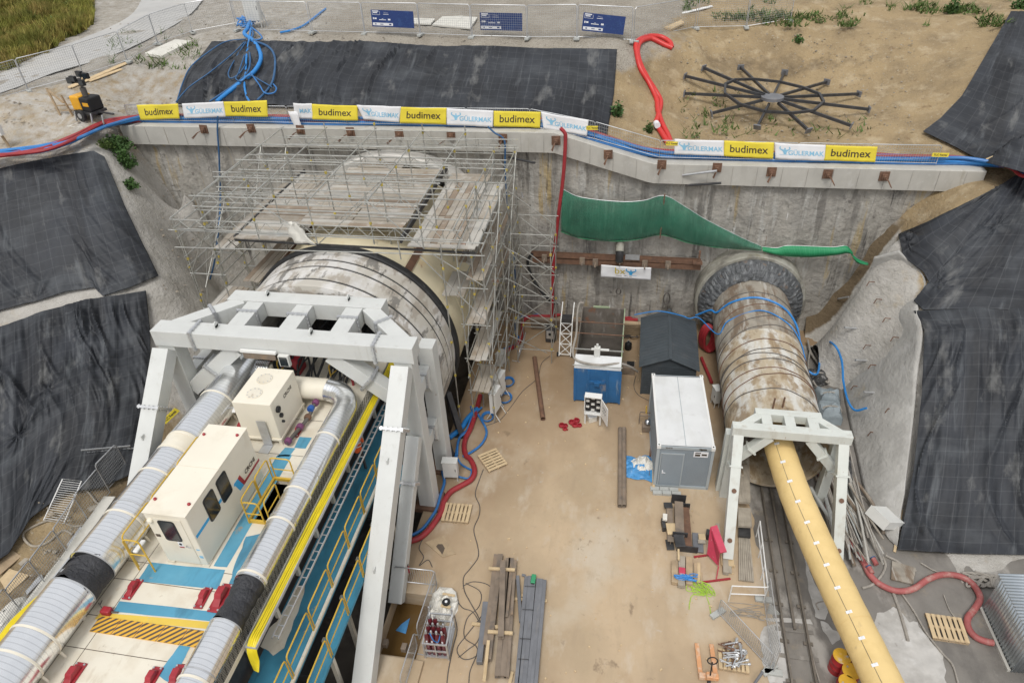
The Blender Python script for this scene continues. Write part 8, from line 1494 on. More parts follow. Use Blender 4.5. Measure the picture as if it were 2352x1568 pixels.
mb = MB(); mb.tube(spline(tl(2, 2, [(940, 1060), (925, 1020), (1000, 1000), (1040, 1010), (1020, 1060)], .25), 4), .03, 6); o = obj('bent_tube', mb, M['greyhose']); tag(o, 'bent grey tube frame lying left of the yellow duct', 'tube')
# ------------------------------------------------------------------ cable fence, banners and hose bundle on top of the headwall
def cz(x): return float(capz(x))
def capp(u, v, Y=None, dz=0.0): return PW(u, v, WY - .1 if Y is None else Y)
BN = [(0, 0, 'b', [(938, 722), (1225, 712), (1238, 815), (970, 825)], 'first yellow banner at the left end of the cable fence'), (0, 0, 'g', [(1250, 712), (1535, 697), (1553, 803), (1272, 812)], 'white banner between the first two yellow ones'), (0, 0, 'b', [(1535, 700), (1835, 690), (1843, 803), (1553, 800)], 'second yellow banner, touching the white one on its left'),
      (0, 0, 'm', [(2015, 708), (2142, 712), (2148, 818), (2030, 815)], 'narrow folded white banner with half its lettering hidden'), (0, 0, 'b', [(2142, 716), (2456, 728), (2460, 830), (2146, 822)], 'yellow banner beside the folded white one'), (0, 1, 'g', [(98, 722), (405, 732), (392, 842), (148, 822)], 'white banner with slanting left edge above the scaffold'), (0, 1, 'b', [(402, 736), (718, 742), (716, 857), (396, 845)], 'yellow banner over the middle of the scaffold'),
      (0, 1, 'g', [(718, 745), (1040, 760), (1036, 872), (720, 858)], 'white banner between yellow ones right of the scaffold middle'), (0, 1, 'b', [(1042, 762), (1364, 770), (1360, 880), (1042, 868)], 'yellow banner crossed by a scaffold standard'), (0, 1, 'g', [(1366, 768), (1694, 826), (1682, 934), (1384, 886)], 'sloping white banner where the capping beam steps down'),
      (0, 2, 'g', [(-50, 955), (290, 968), (288, 1074), (-52, 1060)], 'white banner at the head of the red slope hose'), (0, 2, 'b', [(292, 968), (634, 980), (626, 1092), (288, 1074)], 'yellow banner right of the red slope hose'), (0, 2, 'g', [(638, 982), (990, 998), (978, 1105), (642, 1090)], 'white banner with a small lamp at its upper right corner'), (0, 2, 'b', [(992, 998), (1346, 1010), (1330, 1118), (976, 1102)], 'last yellow banner at the right end of the row')]
for i, (r, c, k, q, l) in enumerate(BN): banner([TW(r, c, x, y, WY + .05) for x, y in q], k, l, seed=i * 3.1)
mb = MB(); tlc = TW(0, 0, 2020, 760, WY); pts = [(tlc.x + .18 * (i - 1.5) * (1 - .05 * j) + .03 * j, tlc.y - .15 - .04 * math.sin(i * 2 + j), tlc.z - .22 * j) for j in range(8) for i in range(4)]; mb.grid(pts, 4, 8); o = obj('banner_flap', mb, M['bwhite']); o.modifiers.new('s', 'SOLIDIFY').thickness = .008; tag(o, 'torn white flap hanging down below the folded banner', 'banner')
for i, (u, v, s) in enumerate([(1130, 252, 0), (1175, 246, 0), (2160, 356, 1), (1543, 330, 1), (1360, 294, 1)]):
 p = PW(u, v, WY + .02)
 if s: mb = MB(); mb.box((0, 0, 0), (.75 if i == 2 else .6, .02, .2)); o = obj('small_sign', mb, M['byellow']); o.location = p; tag(o, ['', '', 'small yellow rental sign alone on the right of the cable fence', 'small yellow rental sign left of the white banner by the slope hose', 'small yellow rental sign at the end of the sloping banner'][i], 'sign'); mb = MB(); text_mb(mb, 'TLC Rental', Matrix(((1, 0, 0, 0), (0, 0, -1, -.014), (0, 1, 0, 0), (0, 0, 0, 1))), .13, bold=.004); obj('lettering', mb, M['ink'], o, True)
FT = 'light mesh panels of the fence on the capping beam'
fx = [-29.2, -26.0, -22.6, -19.2, -15.8, -12.4, -9.0, -5.6, -2.2, 1.2, 4.6, 8.0, 11.4, 14.6]
for i in range(len(fx) - 1):
 a, b = (fx[i], WY + .12, cz(fx[i])), (fx[i + 1], WY + .12, cz(fx[i + 1])); mesh_fence(('mesh fence panel behind the banners, counted %s from the left' % ['first', 'second', 'third', 'fourth', 'fifth', 'sixth', 'seventh', 'eighth', 'ninth', 'tenth', 'eleventh', 'twelfth', 'last'][i]), a, b, 1.05, 28, 5, FT, False, .018)
HB = 'hoses in the bundle along the capping beam'; rr = random.Random(2)
LB = [(-40, 360), (40, 352), (110, 342), (170, 322), (220, 298), (262, 284)]
for k in range(12):
 y = WY + .30 + .13 * (k % 5); dz = .08 + .13 * (k // 5) ; red = k in (1, 3, 6, 9, 11)
 pts = [P(u, v - 4 + 6 * math.sin(k * 2.3 + i * .9), 11.85 + dz + .08 * math.sin(k + i)) for i, (u, v) in enumerate(LB)]
 pts += [Vec((x, y + .06 * math.sin(x * .5 + k), cz(x) + dz + .05 * math.sin(x * .8 + k * 2))) for x in np.arange(-28.3, 16.8, 1.3)] + [P(2310, 380, 10.2 + dz), P(2352, 372 + 3 * k, 10.4), P(2420, 368 + 3 * k, 10.5)]
 hs(('dark red' if red else 'blue') + ' hose in the long bundle along the capping beam', pts, .085 if k % 3 else .11, 'redhose' if red else ('bluehose2' if k % 2 else 'bluehose'), 'hose', HB + (' (red)' if red else ' (blue)'), 'hose', 7)
# ------------------------------------------------------------------ upper terrace
def fence_at(u0, v0, u1, v1, label, h=1.9, r=.026, zoff=0): a, b = G(u0, v0, 0), G(u1, v1, 0); return mesh_fence(label, a, b, h, 26, 13, 'temporary mesh fence panels', True, r)
FP = [(720, 77, 838, 80), (840, 80, 965, 83), (967, 83, 1083, 88), (1086, 88, 1210, 91), (1213, 91, 1324, 91), (1327, 91, 1450, 98), (545, 72, 716, 77)]
FL = ['panel left of the first blue board', 'panel carrying the first blue board', 'panel between the first two blue boards', 'panel carrying the second blue board', 'plain panel in front of the gravel heap', 'panel carrying the last blue board', 'panel between the white cabinet and the boards']
for q, l in zip(FP, FL): fence_at(*q, 'upper terrace mesh fence ' + l)
FP2 = [(-60, 250, 66, 212), (68, 211, 193, 178), (194, 177, 293, 145), (294, 144, 363, 104), (364, 103, 443, 77), (443, 77, 545, 58), (1455, 98, 1595, 68), (1600, 68, 1712, 66), (1715, 66, 1815, 50)]
for q, l in zip(FP2, ['at the left picture edge along the road', 'second from the left along the road', 'behind the light tower along the road', 'beside the loose planks along the road', 'behind the big pale slab along the road', 'short one left of the white cabinet', 'right of the last blue board', 'second right of the boards on the sandy rim', 'last one on the sandy rim']): fence_at(*q, 'mesh fence panel ' + l)
for i, (x0, y0, x1, y1) in enumerate([(195, 68, 487, 175), (945, 88, 1238, 195), (1660, 87, 1950, 212)]):
 u0, v0 = TT(0, 1, x0, y0); u1, v1 = TT(0, 1, x1, y1); g = G((u0 + u1) / 2, 84 + 3 * i, 0); Y = g.y - .07; a = PW(u0, v0, Y); b = PW(u1, TT(0, 1, x1, y0 + (12, 6, 30)[i])[1], Y); W = (b - a).length; ang = math.atan2(a.z - b.z, b.x - a.x); H = .98
 t = tag(empty('info_board', a), ['leftmost dark blue information board on the upper mesh fence', 'middle dark blue information board on the upper mesh fence', 'rightmost dark blue information board before the gravel heap'][i], 'board', 'blue information boards on the upper fence'); t.rotation_euler = (0, ang, 0)
 mb = MB(); mb.b2((0, 0, -H), (W, .02, 0)); obj('panel', mb, M['navy'], t, True)
 for x0, x1, z0, z1 in ((.08, .5, -.10, -.04), (.14, .42, -.19, -.13), (.08, .10, -.26, -.12), (.08, .58, -.28, -.265), (.57, .585, -.28, -.08), (.8, 1.15, -.25, -.225), (.83, .97, -.13, -.12), (.97, 1.12, -.16, -.15), (.10, .17, -.55, -.44), (.2, .34, -.54, -.45), (.5, .95, -.58, -.54), (.68, .78, -.51, -.49), (1.08, 1.24, -.58, -.49)): mb = MB(); mb.b2((x0, -.006, z0), (x1, -.001, z1)); obj('print', mb, M['paper'], t, True)
 mb = MB(); mb.b2((.06, -.008, -.90), (W * .5, -.001, -.74)); st_ = obj('logo_strip', mb, M['paper'], t, True); mb = MB(); mb.b2((.2, -.014, -.85), (.3, -.009, -.79)); mb.b2((.55, -.014, -.84), (.75, -.009, -.80)); mb.b2((W * .5 - .25, -.014, -.86), (W * .5 - .1, -.009, -.78)); obj('logos', mb, M['navy'], st_, True)
 mb = MB(); rr = random.Random(6)
 for k in range(46): x, z = W * .56 + rr.random() * W * .40, -.08 - rr.random() * .78; w_, h_ = rr.choice([(.16, .02), (.02, .12), (.1, .02), (.02, .08)]); mb.b2((x, -.006, z - h_), (x + w_, -.001, z))
 obj('line_pattern', mb, M['navy2'], t, True)
def slab(name, label, r, c, l, th, m, cat='slab', group=None):
 q = [G(*TT(r, c, x, y), .04) for x, y in l]; z = max(v.z for v in q[:3]); up = Vec((0, 0, th)); mb = MB(); mb.add([v for v in q] + [v + up for v in q], [(3, 2, 1, 0), (4, 5, 6, 7), (0, 1, 5, 4), (1, 2, 6, 5), (2, 3, 7, 6), (3, 0, 4, 7)]); o = obj(name, mb, M[m]); bev(o, .01); return tag(o, label, cat, group)
slab('concrete_slab', 'big pale tilted slab lying beside the road fence', 0, 0, [(1000, 385), (1210, 290), (1320, 300), (1115, 405)], .18, 'slab')
for i, (l, t_) in enumerate([([(480, 135), (640, 140), (610, 175), (490, 172)], 'pale slab beside the first blue board'), ([(620, 180), (690, 125), (830, 120), (770, 195)], 'big pale slab behind the upper fence, left of a pair'), ([(770, 195), (830, 122), (930, 130), (945, 150), (880, 205)], 'big pale slab behind the upper fence, right of a pair')]): slab('concrete_slab', t_, 0, 1, l[:4] if len(l) < 5 else [l[0], l[1], l[2], l[4]], .10, 'slab')
for i, (l, t_) in enumerate([([(470, 600), (860, 430), (880, 440), (500, 605)], 'long pale plank on the slope under the road fence'), ([(600, 555), (830, 475), (845, 482), (620, 565)], 'shorter plank beside the long one under the road fence'), ([(465, 605), (570, 535), (580, 540), (485, 610)], 'thin plank crossing the ends near the light tower')]): slab('plank', t_, 0, 0, l, .05, 'newwood', 'plank')
slab('concrete_slab', 'flat pale slab in front of the light tower wheels', 0, 0, [(460, 875), (540, 845), (720, 850), (640, 892)], .07, 'slab'); slab('plank', 'pale planks heaped at the right end of the upper fence', 0, 1, [(2215, 200), (2330, 150), (2352, 170), (2260, 215)], .12, 'newwood', 'plank'); slab('plank', 'thin white batten on the weeds by the upper right fence', 0, 2, [(0, 92), (200, 44), (215, 50), (0, 102)], .06, 'white', 'plank')
# white cabinet with blue hoses, upper terrace
p = G(*TT(0, 0, 1765, 190), 0); t = cab('tall white cabinet on the upper terrace where the blue hoses start', p, R(6), 1.0, .55, 1.55, .45)
mb = MB(); mb.beam(p + Vec((-.6, .3, 0)), p + Vec((.1, .3, 2.6)), .05, .05); mb.beam(p + Vec((.7, .3, 0)), p + Vec((.1, .3, 2.6)), .05, .05); mb.box(p + Vec((.1, .3, 2.5)), (.4, .1, .3)); o = obj('cable_post', mb, M['zinc2']); tag(o, 'thin braced post with a small white box behind the tall white cabinet', 'post')
p = G(*TT(0, 0, 65, 1010), 0); t = thing('site_post', 'wooden post with two white boxes at the left picture edge', 'post', p); mb = MB(); mb.beam(p, p + Vec((-.5, 0, 2.3)), .1, .1); obj('pole', mb, M['wood'], t); mb = MB(); mb.box(p + Vec((-.15, -.12, 1.05)), (.55, .25, .7)); o = obj('box', mb, M['whitebox'], t); bev(o, .02); mb = MB(); mb.box(p + Vec((-.6, -.12, 1.15)), (.4, .2, .6)); obj('box', mb, M['whitebox'], t)
UB = 'blue hoses lying down the upper tarpaulin'
def gl(r, c, l, off): return [G(*TT(r, c, x, y), off) for x, y in l]
for i, (l, rad, m, lab) in enumerate([([(1720, 150), (1700, 200), (1680, 235), (1740, 280), (1785, 350), (1790, 420), (1740, 500), (1640, 580), (1550, 650), (1490, 700)], .13, 'bluehose2', 'thickest bright blue hose curving down the upper tarpaulin'), ([(1730, 160), (1715, 260), (1695, 380), (1690, 480), (1680, 580), (1695, 660), (1715, 700)], .07, 'bluehose2', 'straight bright blue hose down the upper tarpaulin'), ([(1720, 170), (1740, 240), (1710, 300), (1720, 420), (1700, 500), (1640, 560), (1560, 620), (1440, 700)], .06, 'bluecable', 'dark blue hose alongside the thickest one'), ([(1730, 190), (1780, 230), (1800, 265), (1750, 275), (1725, 255)], .05, 'bluehose', 'short blue loop by the foot of the white cabinet'),
  ([(1740, 280), (1840, 320), (1885, 380), (1890, 470), (1870, 570), (1820, 640), (1770, 690)], .07, 'bluecable', 'dark blue hose looping furthest right on the tarpaulin'), ([(1690, 270), (1560, 285), (1460, 340), (1320, 450), (1260, 560), (1215, 700)], .04, 'bluecable', 'thin blue hose along the left edge of the upper tarpaulin'), ([(1680, 290), (1600, 370), (1440, 500), (1300, 600), (1210, 700)], .04, 'bluecable', 'thin blue hose slanting across the left of the upper tarpaulin'), ([(1690, 290), (1620, 400), (1570, 500), (1590, 540), (1650, 500), (1690, 440)], .04, 'bluecable', 'thin blue loop left of the thick hose'), ([(1720, 500), (1780, 580), (1820, 640), (1880, 640), (1900, 610), (1880, 580)], .045, 'bluehose', 'small blue loop near the foot of the upper tarpaulin'), ([(1680, 380), (1640, 500), (1620, 540), (1660, 560), (1720, 520), (1800, 560), (1870, 600)], .04, 'bluecable', 'thin blue hose tangled across the others')]): hs(lab, gl(0, 0, l, .44 + .02 * i), rad, m, 'hose', UB, 'hose', 9)
mb = MB(); rr = random.Random(12); p0 = G(*TT(0, 0, 1720, 170), .1)
for k in range(14): q = p0 + Vec((rr.uniform(-.5, .5), rr.uniform(-.6, .5), .1)); mb.tube(spline([q, q + Vec((rr.uniform(-.5, .5), rr.uniform(-.5, .3), .35)), q + Vec((rr.uniform(-.4, .4), rr.uniform(-.8, .2), .1)), q + Vec((rr.uniform(-.3, .3), -.9, 0))], 5), .05, 7)
o = obj('hose_tangle', mb, M['bluehose2']); tag(o, 'tangle of blue hose ends at the foot of the white cabinet', 'hoses')
hs('blue hose lying alone on the upper terrace right of the white cabinet', gl(0, 0, [(1925, 225), (2000, 210), (2080, 180), (2150, 130), (2200, 90), (2238, 62)], .08), .07, 'bluehose2', 'hose')
for i, (l, l2) in enumerate([([(2270, 330), (2220, 310), (2150, 275), (2110, 265), (2050, 290), (2030, 350), (2050, 440), (2100, 540), (2150, 620), (2190, 700), (2170, 800), (2160, 850), (2200, 920), (2240, 985)], 0), ([(2265, 325), (2250, 290), (2190, 255), (2110, 250), (2060, 265), (2020, 300), (2025, 370), (2050, 470), (2110, 570), (2160, 680), (2170, 760), (2200, 850), (2240, 930), (2260, 985)], 0)]): hs(['left one of the twin red hoses down the sandy slope', 'right one of the twin red hoses down the sandy slope, looped at its top'][i], gl(0, 1, l, .14), .15, 'redbright', 'hose', 'twin red hoses on the sandy slope', 'hose', 10)
p = G(*TT(0, 1, 2160, 855), .3); mb = MB(); mb.tube([p + Vec((-.02, .2, .0)), p + Vec((.06, -.2, 0))], .17, 10); o = obj('hose_wrap', mb, M['paper']); tag(o, 'white wrap round the left red slope hose', 'wrap')
# spider frame lying in the hollow
hub = P(*TT(0, 2, 622, 672), 11.75); sp_ = thing('spoked_frame', 'large grey spider shaped steel frame with twelve spokes lying in the sandy hollow', 'steel frame', hub)
tips = [(20, 535), (148, 478), (402, 475), (705, 508), (995, 575), (1215, 658), (1285, 765), (1165, 878), (870, 912), (515, 888), (200, 792), (15, 655)]; TPp = []
for x, y in tips: q = G(*TT(0, 2, x, y), .25); TPp.append(Vec((q.x, q.y, q.z + .1)))
mb = MB(); mb.lathe([(.62, -.08), (.62, .08)], hub, 24); obj('hub_plate', mb, M['steelbar'], sp_); mids = []
for q in TPp: mb = MB(); d = (q - hub).normalized(); mb.beam(hub + d * .5, q, .12, .15); obj('spoke', mb, M['blacksteel'], sp_); mb = MB(); mb.beam(q - d * .05, q + d * .02, .4, .32); obj('end_plate', mb, M['steelbar'], sp_); mids.append(hub.lerp(q, .53))
for i in range(12): mb = MB(); u_ = Vec((0, 0, .1)); mb.beam(mids[i] + u_, mids[(i + 1) % 12] + u_, .13, .14); obj('ring_bar', mb, M['blacksteel'], sp_)
# light tower
p = G(*TT(0, 0, 640, 815), 0); lt = thing('light_tower', 'yellow and black mobile light tower trailer by the left slope top', 'light tower', p, R(-14));
mb = MB(); mb.b2((-.75, -.45, .55), (0, .45, 1.35)); o = obj('yellow_housing', mb, M['lightyel'], lt, True); bev(o, .1, 3); mb = MB(); mb.b2((.01, -.45, .55), (.75, .45, 1.3)); o = obj('black_housing', mb, M['blackc'], lt, True); bev(o, .08, 3); mb = MB(); mb.b2((.25, -.462, .85), (.7, -.452, 1.05)); obj('nameplate', mb, M['lightyel'], lt, True)
mb = MB(); mb.b2((-.7, -.5, .4), (.8, .5, .54)); mb.beam((.8, 0, .45), (1.9, 0, .42), .1, .08); obj('chassis', mb, M['blacksteel'], lt, True)
for s in (-.55, .55): mb = MB(); mb.lathe([(.16, -.1), (.32, -.09), (.34, 0), (.32, .09), (.16, .1)], (-.1, s, .33), 20, Matrix.Rotation(math.pi / 2, 4, 'X')); w_ = obj('wheel', mb, M['rubber'], lt, True); mb = MB(); mb.lathe([(.15, -.11), (.15, .11)], (-.1, s, .33), 14, Matrix.Rotation(math.pi / 2, 4, 'X')); obj('rim', mb, M['zinc2'], w_, True)
mb = MB(); mb.cyl((.15, 0, 1.3), (.15, 0, 1.75), .16, 12); mb.cyl((.15, 0, 1.75), (.1, 0, 2.25), .08, 10); obj('mast', mb, M['cable'], lt, True)
for x, y, z in ((-.35, -.2, 2.15), (.1, -.3, 2.3), (.55, -.2, 2.1), (.45, .25, 2.35), (-.1, .3, 2.4)): mb = MB(); mb.box((x, y, z), (.42, .16, .30), M=None); mb.beam((x, y + .08, z - .1), (.12, 0, 2.0), .05, .05); l_ = obj('flood_lamp', mb, M['blackc'], lt, True); mb = MB(); mb.box((x, y - .085, z), (.36, .01, .24)); obj('lens', mb, M['glass'], l_, True)
for x in (-.6, .7, 1.6): mb = MB(); mb.beam((x, -.5, .5), (x, -.62, .0), .06, .06); obj('jack', mb, M['zinc2'], lt, True)
p = G(*TT(0, 0, 470, 800), 0); t = thing('timber_railing', 'rough timber steps and railing beside the light tower', 'railing', p)
for a, b in (((-.5, 0, 0), (-.65, 0, 1.6)), ((.3, 0, 0), (.1, 0, 1.2)), ((-.62, 0, 1.5), (.15, -.1, .8)), ((-.45, 0, .6), (.9, .2, .65)), ((-.3, .1, .3), (.95, .25, .35)), ((.9, .2, 0), (.85, .2, .7))): mb = MB(); mb.beam(p + Vec(a), p + Vec(b), .12, .06); obj('plank', mb, M['wood'], t)
p = G(2300, 372, 0); t = thing('timber_trestle', 'small pale timber trestle at the right end of the hose bundle', 'trestle', p)
for a, b in (((-.7, 0, .1), (1.0, .1, 1.0)), ((0, 0, 0), (.5, .1, .7)), ((.4, 0, 0), (.75, .1, .85)), ((-.2, .1, 0), (.3, .1, .5))): mb = MB(); mb.beam(p + Vec(a), p + Vec(b), .12, .06); obj('plank', mb, M['newwood'], t)
# ------------------------------------------------------------------ left foot of the slope: ladder, barrier, fence, planks
def lfp(x, y, r=2, c=0, off=.05): return G(*TT(r, c, x, y), off, F_LF)
a, b = G(*TT(1, 0, 555, 1525), .95, F_LF), G(*TT(1, 0, 895, 1495), .95, F_LF); t = thing('ladder', 'aluminium ladder lying across the foot of the lower left tarpaulin', 'ladder', a); d = (b - a).normalized(); up = Vec((0, -.45, .75)).normalized() * .42; mb = MB(); mb.beam(a, b, .05, .05); obj('stile', mb, M['zinc2'], t); mb = MB(); mb.beam(a - up, b - up, .05, .05); obj('stile', mb, M['zinc2'], t)
for k in range(1, 11): q = a.lerp(b, k / 11); mb = MB(); mb.cyl(q, q - up, .018, 6); obj('rung', mb, M['zinc2'], t)
a, b, c_, d_ = lfp(430, 165, off=.7), lfp(560, 180, off=.6), lfp(440, 470, off=.25), lfp(300, 448, off=.25); t = thing('crowd_barrier', 'white crowd barrier thrown flat on the left slope foot', 'barrier', a, 0, 'steel crowd barriers'); mb = MB(); mb.tube([a, b, c_, d_], .03, 6, closed=True); obj('frame_tube', mb, M['white'], t); mb = MB()
for k in range(1, 19): f = k / 19; mb.cyl(a.lerp(d_, f), b.lerp(c_, f), .012, 5)
obj('infill_bars', mb, M['white'], t)
for i, (l, m, rad, lab) in enumerate([([(480, 430), (400, 440), (300, 460), (160, 540), (220, 625), (330, 600), (430, 520), (500, 545)], 'greywood', .05, 'brown hose looping round the dirt under the thrown barrier'), ([(450, 470), (520, 490), (610, 470), (690, 430)], 'greywood', .04, 'short brown hose running from the barrier to the planks'), ([(560, 210), (620, 270), (670, 330), (740, 320)], 'greywood', .04, 'pale stick like tube leaning between barrier and gantry fence')]): hs(lab, [lfp(x, y, off=.12) for x, y in l], rad, m)
for i, (l, m, lab) in enumerate([([(0, 740), (90, 660), (150, 700), (0, 830)], 'wood', 'plywood sheet at the left picture edge, upper of two'), ([(0, 860), (70, 785), (205, 830), (60, 960)], 'newwood', 'pale plywood sheet at the left picture edge, lower of two'), ([(600, 370), (700, 330), (715, 350), (620, 395)], 'greywood', 'grey plank near the gantry fence top'), ([(130, 750), (215, 675), (228, 690), (150, 770)], 'greywood', 'short grey plank beside the plywood'), ([(460, 620), (555, 495), (568, 505), (475, 640)], 'zinc2', 'grey metal strip lying along the gantry fence, farther one'), ([(178, 940), (285, 820), (300, 850), (190, 965)], 'zinc2', 'grey metal strip lying along the gantry fence, nearer one')]):
 q = [lfp(x, y, off=.06) for x, y in l]; mb = MB(); u = Vec((0, 0, .05)); mb.add(q + [v + u for v in q], [(3, 2, 1, 0), (4, 5, 6, 7), (0, 1, 5, 4), (1, 2, 6, 5), (2, 3, 7, 6), (3, 0, 4, 7)]); o = obj('board', mb, M[m]); tag(o, lab, 'board')
FQ = [(20, 1290), (170, 1100), (330, 905), (480, 690), (620, 470), (760, 260), (880, 90)]
for i in range(6): a, b = lfp(*FQ[i], off=.1), lfp(*FQ[i + 1], off=.1); b.z = a.z = (a.z + b.z) / 2; mesh_fence('mesh fence panel along the left flank of the gantry, %s from the camera' % ['first', 'second', 'third', 'fourth', 'fifth', 'sixth'][i], a, b, 1.7, 16, 10, 'mesh fence along the gantry', False, .03)
mb = MB(); e_ = [lfp(*q, off=0) for q in ((-60, 1420), (120, 1220), (300, 1000), (480, 770), (640, 560), (780, 330))]
for a, b in zip(e_, e_[1:]): a = Vec((a.x, a.y, .35)); b = Vec((b.x, b.y, .35)); mb.beam(a, b, .55, .7)
o = obj('concrete_edge', mb, M['slab']); tag(o, 'pale concrete edge strip along the left flank of the gantry', 'edge wall')
q = TP(1, 0, 1170, 1290, 4.4); mb = MB(); mb.box((0, 0, 0), (1.0, .02, .25)); o = obj('small_sign', mb, M['byellow']); o.location = q; o.rotation_euler = (0, R(-38), R(20)); tag(o, 'slanting yellow rental sign beside the left prop of the big frame', 'sign'); mb = MB(); text_mb(mb, 'TLC Rental', Matrix(((1, 0, 0, 0), (0, 0, -1, -.014), (0, 1, 0, 0), (0, 0, 0, 1))), .17, bold=.005); obj('lettering', mb, M['ink'], o, True)
cb = thing('cable_bundle', 'yellow cables hanging at the left side of the wide duct', 'cables', (-17.2, 8, DZ)); mb = MB()
for k in range(6): x = -17.05 - .05 * k; mb.tube(spline([(x + .1, 6.6, 5.0), (x - .1, 7.4, 5.6), (x - .12, 8.5, 5.95), (x + .15, 9.6, 6), (x + .55, 11, 6), (x + .65, 18, 6)], 5), .025, 6)
obj('cable', mb, M['ycable'], cb); mb = MB()
for s in (-17.5, -17.1): mb.beam((s, 3, 5.6), (s, 18, 5.6), .05, .1)
for y in np.arange(3.2, 18, .5): mb.beam((-17.48, float(y), 5.6), (-17.12, float(y), 5.6), .12, .03)
obj('side_ladder', mb, M['zinc2'], gt);
p = lfp(70, 1120, off=0); mb = MB(); n = 16; mb.add([(p.x + .4 * (1 + .3 * mnoise.noise(Vec((math.cos(6.283 * k / n) * 2, j, 1.)))) * math.cos(6.283 * k / n) * math.cos(1.5 * j / 8), p.y + .9 * math.sin(6.283 * k / n) * math.cos(1.5 * j / 8), p.z + .5 * math.sin(1.5 * j / 8)) for j in range(9) for k in range(n)], [(j * n + k, j * n + (k + 1) % n, (j + 1) * n + (k + 1) % n, (j + 1) * n + k) for j in range(8) for k in range(n)]); o = obj('film_bag', mb, M['sack']); tag(o, 'crumpled clear film bag by the lower left gantry fence', 'bag')
# ------------------------------------------------------------------ plants, grass, stones
rr = np.random.RandomState(5)
def leaves(mb, c, rx, ry, rz, n, s, f=None):
 for _ in range(n):
  v = rr.normal(size=3); v /= np.linalg.norm(v); k = rr.rand() ** .45; lump = 1 + .45 * mnoise.noise(Vec(v * 1.7) + Vec(c)); p = Vec((c[0] + v[0] * rx * k * lump, c[1] + v[1] * ry * k * lump, c[2] + abs(v[2]) * rz * k * lump))
  d = Vec(rr.normal(size=3)); d.z = abs(d.z) * .6; d.normalize(); u = d.cross(Vec(rr.normal(size=3))).normalized(); a = s * (.6 + .8 * rr.rand()); mb.add([p - u * a * .35, p + d * a * .6 - u * a * .05, p + d * a + u * a * .1, p + u * a * .4], [(0, 1, 2, 3)])
def plant(u, v, w_, h_, label, n=420, s=.16, m='leaf', f=hmax, fl=0):
 p = G(u, v, -.02, f); t = thing('bush', label, 'bush', p, 0, 'green plants on the slopes'); mb = MB(); leaves(mb, p, w_, w_ * .8, h_, n, s); obj('foliage', mb, M[m], t); mb = MB()
 for k in range(7): a = k * .9; mb.cyl(p, p + Vec((w_ * .6 * math.cos(a), w_ * .5 * math.sin(a), h_ * .7)), .02, 5)
 obj('stem', mb, M['leaf2'], t)
 if fl: mb = MB(); leaves(mb, p + Vec((-.3, -.3, .3)), .5, .4, h_ * .8, fl, .07); obj('blossom', mb, M['flower'], t)
for q in [(270, 345, .95, .8, 'spreading green bush with white flowers below the left end of the beam', 1100, .17, 'leaf', F_LF, 60), (292, 385, .62, 1.0, 'tall rounded dark green bush below the flowering one', 900, .15, 'leaf', F_LF), (300, 432, .5, .5, 'lowest dark green bush on the left rock', 450, .15, 'leaf', F_LF), (358, 348, .5, .45, 'small green tuft under the capping beam left part', 330, .14, 'leaf', F_LF), (245, 340, .5, .5, 'light green tuft left of the flowering bush', 300, .14, 'leaf2', F_LF), (1418, 270, .35, .9, 'thin upright weed at the right corner of the upper tarpaulin', 160, .2, 'leaf', F_UP), (1490, 305, .25, .6, 'small weed by the foot of the twin red hoses', 100, .16, 'leaf', F_UP), (2185, 30, .5, .8, 'bushy weed on the rim beside the top right tarpaulin', 260, .18, 'leaf', F_UP), (2340, 22, .5, .6, 'weed at the top corner of the upper right tarpaulin', 220, .18, 'leaf', F_UP), (1832, 98, .35, .4, 'small dark weed halfway down the sandy bank', 120, .16, 'leaf', F_UP), (165, 22, .6, .7, 'green weed left of the road', 260, .18, 'leaf2', F_UP), (130, 60, .7, .6, 'leafy weed at the edge of the dry grass', 300, .18, 'leaf', F_UP)]: plant(*q)
mb = MB()     # rough grass upper left
V = []; F = [];
def blades(mb, us, vs, n, hgt, wd, f, lean=.4, keep=None):
 V = []; F = []; u = us[0] + rr.rand(n * 2) * (us[1] - us[0]); v = vs[0] + rr.rand(n * 2) * (vs[1] - vs[0])
 if keep is not None: k = keep(u, v); u, v = u[k][:n], v[k][:n]
 p = drape(u, v, 0., f, 30, 150)
 for q in p:
  cl = .5 + mnoise.noise(Vec((q[0] * .35, q[1] * .35, 0.))) ; h = hgt * (.35 + rr.rand()) * max(.3, .5 + cl); a = rr.rand() * 6.283; w_ = wd * (.6 + rr.rand()); lx, ly = rr.normal(size=2) * lean * h; b = len(V)
  V += [(q[0] - w_ * math.cos(a), q[1] - w_ * math.sin(a), q[2] - .03), (q[0] + w_ * math.cos(a), q[1] + w_ * math.sin(a), q[2] - .03), (q[0] + lx, q[1] + ly, q[2] + h)]; F.append((b, b + 1, b + 2))
 mb.add(V, F)
blades(mb, (-40, 215), (-20, 165), 26000, .75, .06, F_UP, .35, lambda u, v: (v < 165 - .55 * np.maximum(u - 20, 0) + 14 * fbm(u * .03, v * .03, 3)) & (v > -20))
tag(obj('rough_grass', mb, M['grass']), 'rough dry green grass on the bank left of the road', 'grass', kind='stuff')
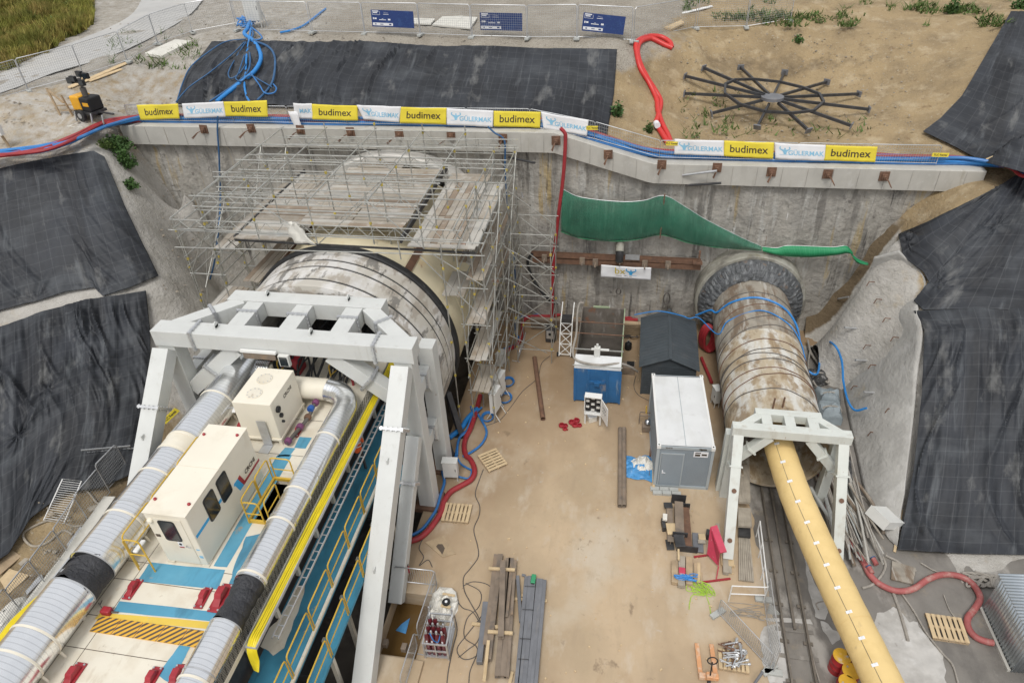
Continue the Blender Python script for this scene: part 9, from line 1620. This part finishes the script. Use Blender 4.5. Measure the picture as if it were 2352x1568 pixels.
mb = MB(); blades(mb, (1500, 2330), (-5, 62), 3600, .30, .05, F_UP, .8, lambda u, v: fbm(u * .018, v * .05, 3) > .16); blades(mb, (1560, 1700), (205, 320), 260, .3, .04, F_UP, .8, lambda u, v: fbm(u * .05, v * .05, 3) > .05); blades(mb, (1700, 2000), (255, 320), 160, .3, .04, F_UP, .8, lambda u, v: fbm(u * .05, v * .05, 3) > .15); blades(mb, (250, 460), (70, 160), 500, .3, .04, F_UP, .8, lambda u, v: fbm(u * .05, v * .05, 3) > .12)
tag(obj('weeds', mb, M['leaf2']), 'scattered low weeds on the sandy rim and hollow', 'weeds', kind='stuff')
mb = MB()
def stones(mb, us, vs, n, s0, s1, f=hmax, keep=None):
 u = us[0] + rr.rand(n) * (us[1] - us[0]); v = vs[0] + rr.rand(n) * (vs[1] - vs[0]); p = drape(u, v, 0., f, 12, 120)
 for q in p:
  s = s0 + (s1 - s0) * rr.rand() ** 3; c = [(x * s * (.6 + .8 * rr.rand()), y * s * (.6 + .8 * rr.rand()), z * s * .6) for x, y, z in ((1, 0, 0), (-1, 0, 0), (0, 1, 0), (0, -1, 0), (0, 0, 1), (0, 0, -.6))]; mb.add([(q[0] + a, q[1] + b, q[2] + d) for a, b, d in c], [(0, 2, 4), (2, 1, 4), (1, 3, 4), (3, 0, 4), (2, 0, 5), (1, 2, 5), (3, 1, 5), (0, 3, 5)])
stones(mb, (0, 400), (225, 285), 320, .03, .12, F_UP); stones(mb, (1560, 2100), (60, 330), 1100, .02, .09, F_UP); stones(mb, (370, 470), (420, 680), 120, .03, .13, F_LF); stones(mb, (60, 280), (1150, 1440), 420, .03, .15, F_LF); stones(mb, (250, 1500), (40, 95), 500, .02, .09, F_UP)
tag(obj('loose_stones', mb, M['stone']), 'loose stones and clods scattered over the slopes', 'stones', kind='stuff')
mb = MB(); rs = random.Random(77)
for k in range(150):
 x, y = rs.uniform(-6, 5.6), rs.uniform(8, 33); s = rs.uniform(.02, .07); mb.box((x, y, s * .3), (s * rs.uniform(.5, 2), s, s * .6), rs.uniform(0, 3))
tag(obj('floor_debris', mb, M['newwood']), 'small scraps and splinters scattered over the pit floor', 'debris', kind='stuff')
